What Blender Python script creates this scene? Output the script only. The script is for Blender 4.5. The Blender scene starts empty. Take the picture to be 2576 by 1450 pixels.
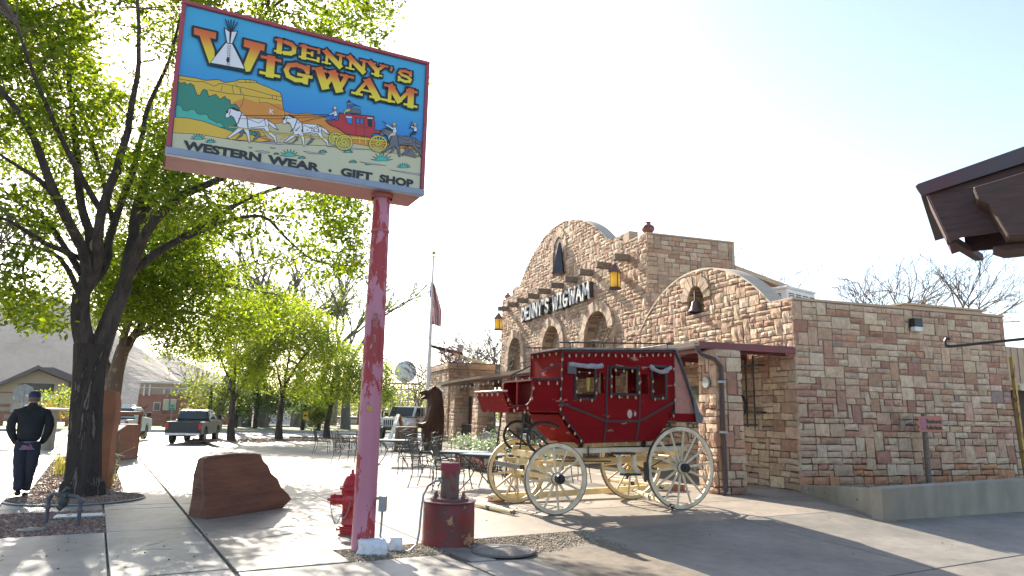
import bpy, bmesh, math, random
import numpy as np
from mathutils import Vector, Matrix, noise
from mathutils.geometry import tessellate_polygon
random.seed(7); NR = np.random.default_rng(7)
PI = math.pi
def rad(d): return d*PI/180
sc = bpy.context.scene
COL = sc.collection
# ---------------------------------------------------------------- camera
F_PX, PITCH, ROLL, CAM_H = 1778.0, rad(10.14), rad(1.2), 1.55
cF = Vector((0, math.cos(PITCH), math.sin(PITCH))); cU0 = Vector((0, -math.sin(PITCH), math.cos(PITCH))); cR0 = Vector((1, 0, 0))
cR = cR0*math.cos(ROLL) + cU0*math.sin(ROLL); cU = cU0*math.cos(ROLL) - cR0*math.sin(ROLL)
cam_d = bpy.data.cameras.new('camera'); cam = bpy.data.objects.new('camera', cam_d); COL.objects.link(cam)
cam_d.sensor_width = 36; cam_d.lens = F_PX/2576*36; cam_d.clip_start = 0.1; cam_d.clip_end = 9000
cam.matrix_world = Matrix(((cR.x, cU.x, -cF.x, 0), (cR.y, cU.y, -cF.y, 0), (cR.z, cU.z, -cF.z, CAM_H), (0, 0, 0, 1)))
sc.camera = cam
# ---------------------------------------------------------------- world, sun, exposure
SUN_AZ, SUN_EL = rad(-28), rad(29)
w = bpy.data.worlds.new('World'); sc.world = w; w.use_nodes = True
wn = w.node_tree.nodes; bg = wn['Background']
sky = wn.new('ShaderNodeTexSky'); sky.sky_type = 'NISHITA'; sky.sun_disc = False
sky.sun_elevation = SUN_EL; sky.sun_rotation = SUN_AZ; sky.altitude = 1500
sky.air_density = 1.0; sky.dust_density = 3.0; sky.ozone_density = 1.2
wb = wn.new('ShaderNodeMix'); wb.data_type = 'RGBA'; wb.blend_type = 'MULTIPLY'; wb.inputs[0].default_value = 1; wb.inputs[7].default_value = (1.07, 1.0, .90, 1)   # the camera's warm white balance
w.node_tree.links.new(sky.outputs[0], wb.inputs[6]); w.node_tree.links.new(wb.outputs[2], bg.inputs[0]); bg.inputs[1].default_value = 0.125
sd = bpy.data.lights.new('sun', 'SUN'); sd.energy = 5.0; sd.angle = rad(0.5); sd.color = (1, .91, .77)
sun = bpy.data.objects.new('sun', sd); COL.objects.link(sun)
sdir = Vector((math.sin(SUN_AZ)*math.cos(SUN_EL), math.cos(SUN_AZ)*math.cos(SUN_EL), math.sin(SUN_EL)))
sun.rotation_euler = sdir.to_track_quat('Z', 'Y').to_euler()
sc.view_settings.view_transform = 'Standard'; sc.view_settings.look = 'None'
sc.view_settings.exposure = 1.62; sc.view_settings.gamma = 1; sc.view_settings.use_curve_mapping = False
sc.render.engine = 'CYCLES'; sc.cycles.max_bounces = 8; sc.cycles.transparent_max_bounces = 8
try: sc.cycles.use_denoising = True
except Exception: pass
# ---------------------------------------------------------------- photo survey helpers: a direction seen in the photo -> a point on a real plane
def ray(x, y): return (cF*F_PX + cR*(x-1288) + cU*(725-y)).normalized()
def on_ground(x, y, z=0.0):
    d = ray(x, y); return Vector((0, 0, CAM_H)) + d*((z-CAM_H)/d.z)
def at_dist(x, y, dist):
    d = ray(x, y); return Vector((0, 0, CAM_H)) + d*(dist/math.hypot(d.x, d.y))
# ---------------------------------------------------------------- materials
MATS = {}
def nmat(name):
    m = bpy.data.materials.new(name); m.use_nodes = True; nt = m.node_tree
    b = nt.nodes['Principled BSDF']; MATS[name] = m
    return m, nt, b, nt.links
def texco(nt, scale=(1, 1, 1), kind='Object'):
    tc = nt.nodes.new('ShaderNodeTexCoord'); mp = nt.nodes.new('ShaderNodeMapping'); mp.inputs['Scale'].default_value = scale
    nt.links.new(tc.outputs[kind], mp.inputs[0]); return mp.outputs[0]
def noise_n(nt, vec, scale, detail=4, rough=.6):
    n = nt.nodes.new('ShaderNodeTexNoise'); n.inputs['Scale'].default_value = scale; n.inputs['Detail'].default_value = detail; n.inputs['Roughness'].default_value = rough
    nt.links.new(vec, n.inputs['Vector']); return n.outputs[0]
def ramp_n(nt, fac, stops):
    r = nt.nodes.new('ShaderNodeValToRGB'); e = r.color_ramp.elements
    while len(e) < len(stops): e.new(.5)
    for i, (p, c) in enumerate(stops):
        e[i].position = p; e[i].color = (*c, 1) if len(c) == 3 else c
    nt.links.new(fac, r.inputs[0]); return r.outputs[0]
def bump_n(nt, b, h, strength, dist=.02):
    bp = nt.nodes.new('ShaderNodeBump'); bp.inputs['Strength'].default_value = strength; bp.inputs['Distance'].default_value = dist
    nt.links.new(h, bp.inputs['Height']); nt.links.new(bp.outputs[0], b.inputs['Normal']); return bp
def mat(name, c1, c2=None, rough=.7, metal=0, scale=6, stretch=(1, 1, 1), lo=.35, hi=.65, bump=.15, bscale=None, bdist=.01, spec=None, detail=5):
    """two-tone worn surface"""
    m, nt, b, L = nmat(name); b.inputs['Roughness'].default_value = rough; b.inputs['Metallic'].default_value = metal
    if spec is not None: b.inputs['Specular IOR Level'].default_value = spec
    if c2 is None: c2 = tuple(x*.82 for x in c1)
    v = texco(nt, stretch); n = noise_n(nt, v, scale, detail)
    L.new(ramp_n(nt, n, [(lo, c1), (hi, c2)]), b.inputs['Base Color'])
    if bump: bump_n(nt, b, noise_n(nt, v, bscale or scale*4, 4), bump, bdist)
    return m
def mat_peel(name, c1, c2, thr=.55, rough=.5, scale=5, stretch=(1, 1, 1), c3=None, soft=.008, bump=.3, metal=0, dirt=None, spec=.5):
    """paint c1 worn through to c2 in sharp-edged patches, c3 in the patch cores"""
    m, nt, b, L = nmat(name); b.inputs['Roughness'].default_value = rough; b.inputs['Metallic'].default_value = metal; b.inputs['Specular IOR Level'].default_value = spec
    v = texco(nt, stretch); n = noise_n(nt, v, scale, 8, .68)
    st = [(thr, c1), (thr+soft, c2)]
    if c3: st += [(thr+.1, c2), (thr+.12, c3)]
    col = ramp_n(nt, n, st)
    n2 = noise_n(nt, v, scale*.6, 3)
    mx = nt.nodes.new('ShaderNodeMix'); mx.data_type = 'RGBA'; mx.blend_type = 'MULTIPLY'; mx.inputs[0].default_value = 1
    L.new(col, mx.inputs[6]); L.new(ramp_n(nt, n2, [(.3, dirt or (.78, .78, .78)), (.6, (1, 1, 1))]), mx.inputs[7])
    L.new(mx.outputs[2], b.inputs['Base Color'])
    bump_n(nt, b, n, bump, .01)
    return m
def mat_attr(name, rough=.85, nscale=14, namt=.35, bump=.6, bdist=.02, bscale=30, stretch=(1, 1, 1), spec=.3, metal=0):
    """colour from the mesh's colour attribute, varied by noise"""
    m, nt, b, L = nmat(name); b.inputs['Roughness'].default_value = rough; b.inputs['Specular IOR Level'].default_value = spec; b.inputs['Metallic'].default_value = metal
    a = nt.nodes.new('ShaderNodeAttribute'); a.attribute_name = 'Col'
    v = texco(nt, stretch)
    mx = nt.nodes.new('ShaderNodeMix'); mx.data_type = 'RGBA'; mx.blend_type = 'MULTIPLY'; mx.inputs[0].default_value = 1
    L.new(a.outputs['Color'], mx.inputs[6])
    L.new(ramp_n(nt, noise_n(nt, v, nscale, 6, .65), [(.25, (1-namt*1.2,)*3), (.75, (1+namt*.35,)*3)]), mx.inputs[7])
    L.new(mx.outputs[2], b.inputs['Base Color'])
    if bump: bump_n(nt, b, noise_n(nt, v, bscale, 6, .65), bump, bdist)
    return m
def mat_leaf(name, trans=.5, tint=(1.25, 1.35, .35), rough=.45):
    m, nt, b, L = nmat(name); b.inputs['Roughness'].default_value = rough; b.inputs['Specular IOR Level'].default_value = .35
    a = nt.nodes.new('ShaderNodeAttribute'); a.attribute_name = 'Col'; L.new(a.outputs['Color'], b.inputs['Base Color'])
    tr = nt.nodes.new('ShaderNodeBsdfTranslucent'); mx = nt.nodes.new('ShaderNodeMix'); mx.data_type = 'RGBA'; mx.blend_type = 'MULTIPLY'; mx.inputs[0].default_value = 1
    L.new(a.outputs['Color'], mx.inputs[6]); mx.inputs[7].default_value = (*tint, 1); L.new(mx.outputs[2], tr.inputs[0])
    ms = nt.nodes.new('ShaderNodeMixShader'); ms.inputs[0].default_value = trans
    L.new(b.outputs[0], ms.inputs[1]); L.new(tr.outputs[0], ms.inputs[2]); L.new(ms.outputs[0], nt.nodes['Material Output'].inputs[0])
    return m
def mat_glass(name, tint=(.03, .04, .05), rough=.05, alpha=1, trans=0):
    m, nt, b, L = nmat(name); b.inputs['Base Color'].default_value = (*tint, 1); b.inputs['Roughness'].default_value = rough
    b.inputs['Specular IOR Level'].default_value = .8; b.inputs['Transmission Weight'].default_value = trans; b.inputs['Alpha'].default_value = alpha
    return m
# ---------------------------------------------------------------- mesh builder
class MB:
    def __init__(s): s.marks = []; s.v = []; s.f = []; s.c = []; s.col = None; s.T = None
    def add(s, vs, fs, col=None):
        o = len(s.v); s.marks.append((o, len(s.f)))
        if s.T is not None: vs = [tuple(s.T @ Vector(p)) for p in vs]
        s.v.extend([tuple(p) for p in vs]); s.f.extend([tuple(i+o for i in f) for f in fs])
        s.c.extend([col or s.col or (1, 1, 1)]*len(fs)); return s
    def box(s, c, d, rz=0, rx=0, ry=0, col=None, taper=1):
        R = Matrix.Rotation(rz, 3, 'Z') @ Matrix.Rotation(ry, 3, 'Y') @ Matrix.Rotation(rx, 3, 'X'); c = Vector(c); vs = []
        for z in (-.5, .5):
            k = taper if z > 0 else 1
            for x, y in ((-.5, -.5), (.5, -.5), (.5, .5), (-.5, .5)): vs.append(c + R @ Vector((x*d[0]*k, y*d[1]*k, z*d[2])))
        return s.add(vs, [(3, 2, 1, 0), (4, 5, 6, 7), (0, 1, 5, 4), (1, 2, 6, 5), (2, 3, 7, 6), (3, 0, 4, 7)], col)
    def b2(s, x0, x1, y0, y1, z0, z1, col=None): return s.box(((x0+x1)/2, (y0+y1)/2, (z0+z1)/2), (x1-x0, y1-y0, z1-z0), col=col)
    def beam(s, p, q, w, h, up=(0, 0, 1), col=None, w2=None, h2=None):
        p = Vector(p); q = Vector(q); d = (q-p).normalized(); u = Vector(up)
        if abs(d.dot(u)) > .98: u = Vector((0, 1, 0))
        sx = d.cross(u).normalized(); sy = sx.cross(d).normalized(); vs = []
        for P, ww, hh in ((p, w, h), (q, w2 or w, h2 or h)):
            for a, b in ((-.5, -.5), (.5, -.5), (.5, .5), (-.5, .5)): vs.append(P + sx*a*ww + sy*b*hh)
        return s.add(vs, [(0, 1, 2, 3), (7, 6, 5, 4), (1, 0, 4, 5), (2, 1, 5, 6), (3, 2, 6, 7), (0, 3, 7, 4)], col)
    def tube(s, pts, r, n=8, cap=True, col=None, closed=False):
        pts = [Vector(p) for p in pts]; k = len(pts); rs = r if isinstance(r, (list, tuple)) else [r]*k
        vs = []; prev = None
        for i, p in enumerate(pts):
            if closed: t = pts[(i+1) % k]-pts[i-1]
            else: t = (pts[min(i+1, k-1)]-pts[max(i-1, 0)])
            if t.length < 1e-9: t = Vector((0, 0, 1))
            t.normalize()
            if prev is None: a = t.orthogonal().normalized()
            else: a = prev - t*prev.dot(t); a = a.normalized() if a.length > 1e-6 else t.orthogonal().normalized()
            prev = a; b = t.cross(a)
            for j in range(n):
                an = 2*PI*j/n; vs.append(p + a*math.cos(an)*rs[i] + b*math.sin(an)*rs[i])
        fs = []
        for i in range(k if closed else k-1):
            i2 = (i+1) % k
            for j in range(n): fs.append((i*n+j, i*n+(j+1) % n, i2*n+(j+1) % n, i2*n+j))
        if cap and not closed: fs += [tuple(range(n-1, -1, -1)), tuple((k-1)*n+j for j in range(n))]
        return s.add(vs, fs, col)
    def lathe(s, prof, c=(0, 0, 0), n=24, axis='Z', col=None, sx=1, sy=1, cap=True):
        c = Vector(c); vs = []
        for r, h in prof:
            for j in range(n):
                a = 2*PI*j/n; x, y = r*math.cos(a)*sx, r*math.sin(a)*sy
                vs.append(c + (Vector((x, y, h)) if axis == 'Z' else Vector((x, h, y)) if axis == 'Y' else Vector((h, x, y))))
        fs = []; k = len(prof)
        for i in range(k-1):
            for j in range(n):
                q = (i*n+j, i*n+(j+1) % n, (i+1)*n+(j+1) % n, (i+1)*n+j)
                fs.append(q if axis != 'Y' else q[::-1])
        if cap: fs += [tuple(range(n-1, -1, -1)), tuple((k-1)*n+j for j in range(n))]
        return s.add(vs, fs, col)
    def prism(s, poly, d0, d1, plane='XZ', col=None):
        """poly extruded: XZ -> along y, XY -> along z, YZ -> along x"""
        def P(a, b, d): return (a, d, b) if plane == 'XZ' else (a, b, d) if plane == 'XY' else (d, a, b)
        n = len(poly); vs = [P(a, b, d0) for a, b in poly] + [P(a, b, d1) for a, b in poly]
        tris = tessellate_polygon([[Vector((a, b, 0)) for a, b in poly]])
        fs = [tuple(t) for t in tris] + [tuple(i+n for i in t[::-1]) for t in tris]
        fs += [(i, (i+1) % n, (i+1) % n+n, i+n) for i in range(n)]
        return s.add(vs, fs, col)
    def sphere(s, c, r, n=12, m=8, col=None, sc=(1, 1, 1)):
        vs = [(c[0], c[1], c[2]-r*sc[2])]
        for i in range(1, m):
            ph = -PI/2+PI*i/m
            for j in range(n): vs.append((c[0]+r*sc[0]*math.cos(ph)*math.cos(2*PI*j/n), c[1]+r*sc[1]*math.cos(ph)*math.sin(2*PI*j/n), c[2]+r*sc[2]*math.sin(ph)))
        vs.append((c[0], c[1], c[2]+r*sc[2])); fs = [(0, 1+(j+1) % n, 1+j) for j in range(n)]
        for i in range(m-2):
            for j in range(n): a = 1+i*n; fs.append((a+j, a+(j+1) % n, a+n+(j+1) % n, a+n+j))
        a = 1+(m-2)*n; fs += [(a+j, a+(j+1) % n, len(vs)-1) for j in range(n)]
        return s.add(vs, fs, col)
    def build(s, name, m, parent=None, smooth=False, bevel=0, label=None, kind=None, fixn=True, seg=1):
        me = bpy.data.meshes.new(name); me.from_pydata(s.v, [], s.f)
        if any(c != (1, 1, 1) for c in s.c):
            ca = me.color_attributes.new('Col', 'FLOAT_COLOR', 'CORNER')
            buf = np.ones((len(me.loops), 4), 'f'); cnt = np.array([len(f) for f in s.f]); buf[:, :3] = np.repeat(np.array(s.c, 'f'), cnt, axis=0)
            ca.data.foreach_set('color', buf.ravel())
        if fixn and len(s.f) < 20000:
            bm = bmesh.new(); bm.from_mesh(me); bmesh.ops.recalc_face_normals(bm, faces=bm.faces); bm.to_mesh(me); bm.free()
        ms = m if isinstance(m, (list, tuple)) else [m]
        for q in ms: me.materials.append(q)
        o = bpy.data.objects.new(name, me); COL.objects.link(o)
        if parent is not None: adopt(o, parent)
        if smooth:
            for p in me.polygons: p.use_smooth = True
            try:
                md = o.modifiers.new('s', 'NODES'); o.modifiers.remove(md)
            except Exception: pass
            me.set_sharp_from_angle(angle=rad(40)) if hasattr(me, 'set_sharp_from_angle') else None
        if bevel:
            md = o.modifiers.new('bevel', 'BEVEL'); md.width = bevel; md.segments = seg; md.limit_method = 'ANGLE'; md.angle_limit = rad(35)
        if label: o['label'] = label
        if kind: o['kind'] = kind
        return o
def build_each(mb, name, *a, **k):
    """one object per piece added"""
    out = []; st = mb.marks+[(len(mb.v), len(mb.f))]
    for (v0, f0), (v1, f1) in zip(st[:-1], st[1:]):
        m = MB(); m.v = mb.v[v0:v1]; m.f = [tuple(i-v0 for i in f) for f in mb.f[f0:f1]]; m.c = mb.c[f0:f1]; out.append(m.build(name, *a, **k))
    return out
def thing(name, label, cat, loc=(0, 0, 0), rz=0, group=None):
    o = bpy.data.objects.new(name, None); COL.objects.link(o); o.empty_display_size = .2
    o.location = loc; o.rotation_euler = (0, 0, rz); o['label'] = label; o['category'] = cat
    if group: o['group'] = group
    return o
def tag(o, label, cat, group=None):
    o['label'] = label; o['category'] = cat
    if group: o['group'] = group
    return o
REG = {}
def adopt(o, parent):
    o.parent = parent; REG.setdefault(parent.name, []).append(o)
def struct(o): o['kind'] = 'structure'; return o
def copy_tree(o, label=None, group=None, loc=None, rz=None, parent=None, scale=None):
    c = o.copy(); COL.objects.link(c)
    if parent is not None: adopt(c, parent)
    if label: c['label'] = label
    if group: c['group'] = group
    if loc is not None: c.location = loc
    if rz is not None: c.rotation_euler = (0, 0, rz)
    if scale: c.scale = (scale,)*3
    for ch in KIDS(o): copy_tree(ch, parent=c)
    return c
def KIDS(o): return list(REG.get(o.name, []))
def fast_mesh(name, V, Fq, m, parent=None, colors=None, kind=None, smooth=False, label=None):
    """V (N,3); Fq (M,k) all faces of k corners; colors (M,3)"""
    me = bpy.data.meshes.new(name); k = Fq.shape[1]
    me.vertices.add(len(V)); me.vertices.foreach_set('co', V.astype('f').ravel())
    me.loops.add(Fq.size); me.loops.foreach_set('vertex_index', Fq.astype('i').ravel())
    me.polygons.add(len(Fq)); me.polygons.foreach_set('loop_start', np.arange(0, Fq.size, k, dtype='i'))
    me.update(calc_edges=True)
    if colors is not None:
        ca = me.color_attributes.new('Col', 'FLOAT_COLOR', 'CORNER'); buf = np.ones((Fq.size, 4), 'f'); buf[:, :3] = np.repeat(colors, k, axis=0)
        ca.data.foreach_set('color', buf.ravel())
    if smooth: me.polygons.foreach_set('use_smooth', np.ones(len(Fq), bool))
    me.materials.append(m); o = bpy.data.objects.new(name, me); COL.objects.link(o)
    if parent is not None: adopt(o, parent)
    if kind: o['kind'] = kind
    if label: o['label'] = label
    return o
def text_mesh(s, name, m, parent, loc, size, rot=(PI/2, 0, 0), ext=.004, offset=0, sx=1, align='LEFT', label=None, space=1):
    cu = bpy.data.curves.new(name, 'FONT'); cu.body = s; cu.size = size; cu.extrude = ext; cu.offset = offset; cu.align_x = align; cu.space_character = space; cu.resolution_u = 3
    o = bpy.data.objects.new(name, cu); COL.objects.link(o); o.scale = (sx, 1, 1)
    dg = bpy.context.evaluated_depsgraph_get(); me = bpy.data.meshes.new_from_object(o.evaluated_get(dg)); COL.objects.unlink(o)
    bpy.data.objects.remove(o)
    me.transform(Matrix.Translation(loc) @ Matrix(((1, 0, 0), (0, 1, 0), (0, 0, 1))).to_4x4() @ Vector_rot(rot) @ Matrix.Diagonal((sx, 1, 1, 1)))
    me.materials.clear(); me.materials.append(m); ob = bpy.data.objects.new(name, me); COL.objects.link(ob)
    if parent is not None: adopt(ob, parent)
    if label: ob['label'] = label
    return ob
def Vector_rot(r):
    return Matrix.Rotation(r[2], 4, 'Z') @ Matrix.Rotation(r[1], 4, 'Y') @ Matrix.Rotation(r[0], 4, 'X')
# ---------------------------------------------------------------- materials of the place
def concrete():
    m, nt, b, L = nmat('concrete'); b.inputs['Roughness'].default_value = .5; b.inputs['Specular IOR Level'].default_value = .5
    a = nt.nodes.new('ShaderNodeAttribute'); a.attribute_name = 'Col'; v = texco(nt); last = a.outputs['Color']
    for sc_, det, lo, hi, k0 in ((.9, 6, .3, .7, .64), (6, 8, .35, .6, .84), (55, 3, .3, .5, .90), (.35, 3, .35, .6, .88)):
        mx = nt.nodes.new('ShaderNodeMix'); mx.data_type = 'RGBA'; mx.blend_type = 'MULTIPLY'; mx.inputs[0].default_value = 1
        L.new(last, mx.inputs[6]); L.new(ramp_n(nt, noise_n(nt, v, sc_, det, .6), [(lo, (k0, k0, k0)), (hi, (1.04, 1.04, 1.04))]), mx.inputs[7]); last = mx.outputs[2]
    sp = nt.nodes.new('ShaderNodeTexVoronoi'); sp.inputs['Scale'].default_value = 3.2; L.new(v, sp.inputs['Vector'])   # gum and drip spots
    mx = nt.nodes.new('ShaderNodeMix'); mx.data_type = 'RGBA'; mx.blend_type = 'MULTIPLY'; mx.inputs[0].default_value = 1
    L.new(last, mx.inputs[6]); L.new(ramp_n(nt, sp.outputs['Distance'], [(.05, (.62, .6, .58)), (.085, (1, 1, 1))]), mx.inputs[7]); last = mx.outputs[2]
    L.new(last, b.inputs['Base Color']); bump_n(nt, b, noise_n(nt, v, 110, 4), .3, .003); return m
M_concrete = concrete()
M_black = mat('black_iron', (.02, .02, .022), (.035, .034, .035), rough=.45, metal=.2, bump=.05)
M_stone = mat_attr('ashlar_stone', rough=.92, nscale=9, namt=.32, bump=.75, bscale=16, bdist=.035, stretch=(1, 1, .75))
M_mortar = mat('mortar', (.20, .14, .11), (.26, .185, .15), rough=.95, bump=.3)
M_cream = mat_peel('cream_paint', (.72, .60, .33), (.44, .34, .22), thr=.66, rough=.5, scale=7, stretch=(1, 1, 1))
M_whitep = mat_peel('white_paint', (.66, .59, .44), (.36, .28, .20), thr=.66, rough=.55, scale=9, bump=.15, dirt=(.72, .66, .58))
M_redwood = mat_peel('red_coach_paint', (.20, .007, .010), (.33, .21, .18), thr=.625, rough=.65, scale=2.6, stretch=(1, 1, 4.5), bump=.5, spec=.04)
M_weath = mat('weathered_wood', (.27, .215, .165), (.13, .10, .08), rough=.9, scale=5, stretch=(1, 8, 8), bump=.5)
M_bark = mat('bark', (.085, .066, .055), (.03, .025, .023), rough=.95, scale=9, stretch=(1, 1, .25), bump=1, bscale=14, bdist=.06)
M_twig = mat('twig_bark', (.16, .12, .10), (.10, .075, .06), rough=.9, bump=0)
M_leaf = mat_leaf('leaf', .66, (1.6, 1.55, .4))
M_tin = mat('grey_metal', (.32, .33, .34), (.22, .23, .24), rough=.5, metal=.5, bump=.05)
M_white = mat('plain_white', (.76, .75, .72), (.68, .67, .64), rough=.6, bump=.03)
M_glassd = mat_glass('dark_glass')
M_tan = mat('tan_stucco', (.50, .37, .26), (.43, .31, .22), rough=.9, bump=.1)
M_fire = mat_peel('red_enamel', (.38, .010, .018), (.30, .01, .015), thr=.62, rough=.28, scale=8, bump=.1)
M_brownmet = mat('brown_metal', (.075, .045, .04), (.055, .034, .03), rough=.45, bump=.04)
M_oxred = mat('oxblood_paint', (.20, .03, .035), (.15, .025, .03), rough=.5, bump=.08)
# ================================================================ THE GROUND
G30 = rad(30)
def UV(u, v, z=0): return Vector((u*math.cos(G30)-v*math.sin(G30), u*math.sin(G30)+v*math.cos(G30), z))
def gz(u, v): return -.06*max(0, 8.25-v)*max(0, min(1, (u-3.5)/2.4))      # the driveway falls away from the building
def uv_of(p): return (p.x*math.cos(G30)+p.y*math.sin(G30), -p.x*math.sin(G30)+p.y*math.cos(G30))
M_dirt = mat('dry_ground', (.34, .28, .21), (.24, .21, .14), rough=.95, scale=.4, bump=.2, bscale=20)
M_asph = mat('pale_asphalt', (.25, .245, .24), (.19, .185, .18), rough=.62, scale=1.5, bump=.35, bscale=160, bdist=.004)
M_paveb = mat('joint_dirt', (.19, .155, .115), (.11, .09, .07), rough=.95, bump=.3)
M_mulch = mat_attr('mulch', rough=.9, bump=0)
M_grass = mat('lawn', (.10, .16, .03), (.16, .19, .05), rough=.9, scale=3, bump=.5, bscale=60)
g = MB(); g.lathe([(26, -.17), (2600, -.17)], n=48, cap=False); g.lathe([(.01, -1.6), (26, -.17)], n=48, cap=False); struct(g.build('ground', M_dirt))
st = MB()
for k, (u0, u1, v0, v1) in enumerate([(-15, -1.62, -14, 31), (-15, 4.6, 31, 42.2), (-60, 120, 42.2, 54)]):
    P = [UV(u0, v0, -.12), UV(u1, v0, -.12), UV(u1, v1, -.12), UV(u0, v1, -.12)]; st.add(P, [(0, 1, 2, 3)])
struct(st.build('street', M_asph))
vg = MB(); P = [UV(-70, 54.2, .02), UV(140, 54.2, .02), UV(140, 64, .05), UV(-70, 64, .05)]; vg.add(P, [(0, 1, 2, 3)])
struct(vg.build('grass_verge', M_grass))
kb = MB(); a, b_ = UV(-70, 54.1), UV(140, 54.1); kb.beam(a+Vector((0, 0, -.06)), b_+Vector((0, 0, -.06)), .3, .2); struct(kb.build('far_kerb', mat('old_kerb', (.4, .37, .33), bump=.1)))
pv = bpy.data.objects.new('pavement', None); COL.objects.link(pv); pv.rotation_euler = (0, 0, G30); struct(pv)
bs = MB(); bs.b2(-1.3, 60, 8.25, 31, -.16, -.028); bs.b2(-1.3, 3.5, -14, 8.25, -.16, -.028); bs.add([(p, q, gz(p, q)-.03) for p, q in ((3.5, -14), (5.9, -14), (5.9, 8.25), (3.5, 8.25), (60, -14), (60, 8.25))], [(0, 1, 2, 3), (1, 4, 5, 2)]); bs.b2(4.7, 60, 31, 42, -.16, -.028); o = bs.build('slab_bed', M_paveb, pv)
def slab_col(u, v, patio):
    k = random.uniform(.90, 1.08)
    c = (.37, .315, .26) if patio else (.285, .28, .27)
    return tuple(x*k for x in c)
def slab(u0, u1, v0, v1, patio=True, col=None):
    m = MB(); gpx = .011; z = random.uniform(-.003, .002); a, b, c, d = u0+gpx, u1-gpx, v0+gpx, v1-gpx
    m.add([(p, q, gz(p, q)+zz) for zz in (-.09, z) for p, q in ((a, c), (b, c), (b, d), (a, d))], [(3, 2, 1, 0), (4, 5, 6, 7), (0, 1, 5, 4), (1, 2, 6, 5), (2, 3, 7, 6), (3, 0, 4, 7)], col or slab_col(u0, v0, patio))
    return m.build('slab', M_concrete, pv, bevel=.006)
for (u0, u1) in ((-1.1, .28), (.28, 1.33)):
    rows = [-4, .5, 3.2, 5.4, 7.7, 10.52, 12.7, 13.2, 15.3, 17.5, 19.7, 21.9, 24.1, 26.3, 28.5, 31]
    for i in range(len(rows)-1):
        v0, v1 = rows[i], rows[i+1]
        if u1 < .3:
            if v0 in (10.52,): continue
            if v0 == 7.7: pass
            if 15 < v0 < 28: slab(-1.1, -.85, v0, v1, False); continue
        if u0 > .2 and 15 < v0 < 28: slab(.62, u1, v0, v1, False); continue
        slab(u0, u1, v0, v1, False)
for k in range(24):
    m = MB(); m.b2(-1.62, -1.11, -6+k*3+.006, -6+(k+1)*3-.006, -.16, random.uniform(-.004, 0), col=(.33, .32, .30)); m.build('kerb_stone', M_concrete, pv, bevel=.02)
cols = [1.35, 3.65, 6.3, 9.2, 12.1, 15]; rows = [8.25, 10.1, 13.1, 16.1, 19.1, 22.1, 25.1, 28.1, 31]
for i in range(len(cols)-1):
    for j in range(len(rows)-1): slab(cols[i], cols[i+1], rows[j], rows[j+1], True)
# driveway in front, around the two gravel beds
cols = [1.35, 3.55, 5.8, 9.0, 12.5, 16, 20, 26]; rows = [-14, -9, -4, -1, 2.4, 5.2]
for i in range(len(cols)-1):
    for j in range(len(rows)-1): slab(cols[i], cols[i+1], rows[j], rows[j+1], i != 0, col=tuple(kk*q for kk in [random.uniform(.92, 1.05)] for q in (.285, .26, .225)) if i > 1 else None)
for r in [(1.35, 2.5, 7.55, 8.24), (1.35, 3.55, 5.2, 7.53), (3.57, 5.8, 5.2, 7.05), (3.65, 3.98, 7.07, 8.24), (5.8, 9, 5.2, 8.24), (9, 12.5, 5.2, 8.24), (12.5, 16, 5.2, 8.24), (16, 20, 5.2, 8.24), (20, 26, 5.2, 8.24)]: slab(*r, True, col=tuple(kk*q for kk in [random.uniform(.92, 1.05)] for q in (.29, .265, .23)))
o = MB(); o.col = (.35, .3, .25); o.b2(15, 60, 8.26, 31, -.16, -.004); o.b2(4.7, 60, 31.02, 42, -.16, -.004, col=(.35, .3, .25)); o.build('slab', M_concrete, pv)
o = MB(); o.b2(-1.1, 3.4, -14, -4.02, -.1, -.004, col=(.30, .285, .27)); o.build('slab', M_concrete, pv)
# red sandstone-tinted tile squares set in the patio
for (u, v, sz) in [(5.4, 15.4, .62), (6.1, 14.6, .62), (7.0, 15.6, .6), (4.9, 17.2, .6), (6.6, 17.9, .6), (4.2, 21.5, .6), (5.6, 21.3, .6), (3.4, 26.4, .5), (8.2, 17.4, .7), (8.6, 19.6, .7)]:
    m = MB(); m.box((u, v, .003), (sz, sz, .006), rz=rad(20), col=(.30, .19, .15)); m.build('inlay_tile', M_concrete, pv)
def pebbles(name, inside, n, size, cols, zf, label, cat, parent=None, flat=.6):
    """inside() returns a random point on the bed"""
    o8 = np.array([(1, 0, 0), (-1, 0, 0), (0, 1, 0), (0, -1, 0), (0, 0, 1), (0, 0, -1)], float)
    fs = np.array([(0, 2, 4), (2, 1, 4), (1, 3, 4), (3, 0, 4), (2, 0, 5), (1, 2, 5), (3, 1, 5), (0, 3, 5)])
    V = []; F = []; C = []
    for i in range(n):
        p = inside(); s = size*random.uniform(.5, 1.5); a = random.uniform(0, PI); R = np.array([[math.cos(a), -math.sin(a), 0], [math.sin(a), math.cos(a), 0], [0, 0, 1]])
        q = o8*np.array([s, s*random.uniform(.5, .9), s*flat]) + NR.normal(0, s*.12, (6, 3)); V.append(q@R.T + np.array([p[0], p[1], zf(p)])); F.append(fs+6*i)
        c = np.array(random.choice(cols))*random.uniform(.8, 1.2); C.append(np.repeat(c[None], 8, 0))
    o = fast_mesh(name, np.vstack(V), np.vstack(F), M_mulch, parent, np.vstack(C), kind='stuff')
    if label: o['label'] = label
    return o
def rect_in(u0, u1, v0, v1):
    def f(): p = UV(random.uniform(u0, u1), random.uniform(v0, v1)); return (p.x, p.y)
    return f
RED = [(.30, .17, .13), (.36, .24, .19), (.22, .13, .10), (.42, .32, .27), (.26, .2, .17)]
TAN = [(.42, .35, .26), (.34, .28, .21), (.48, .42, .33), (.27, .22, .16)]
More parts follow.
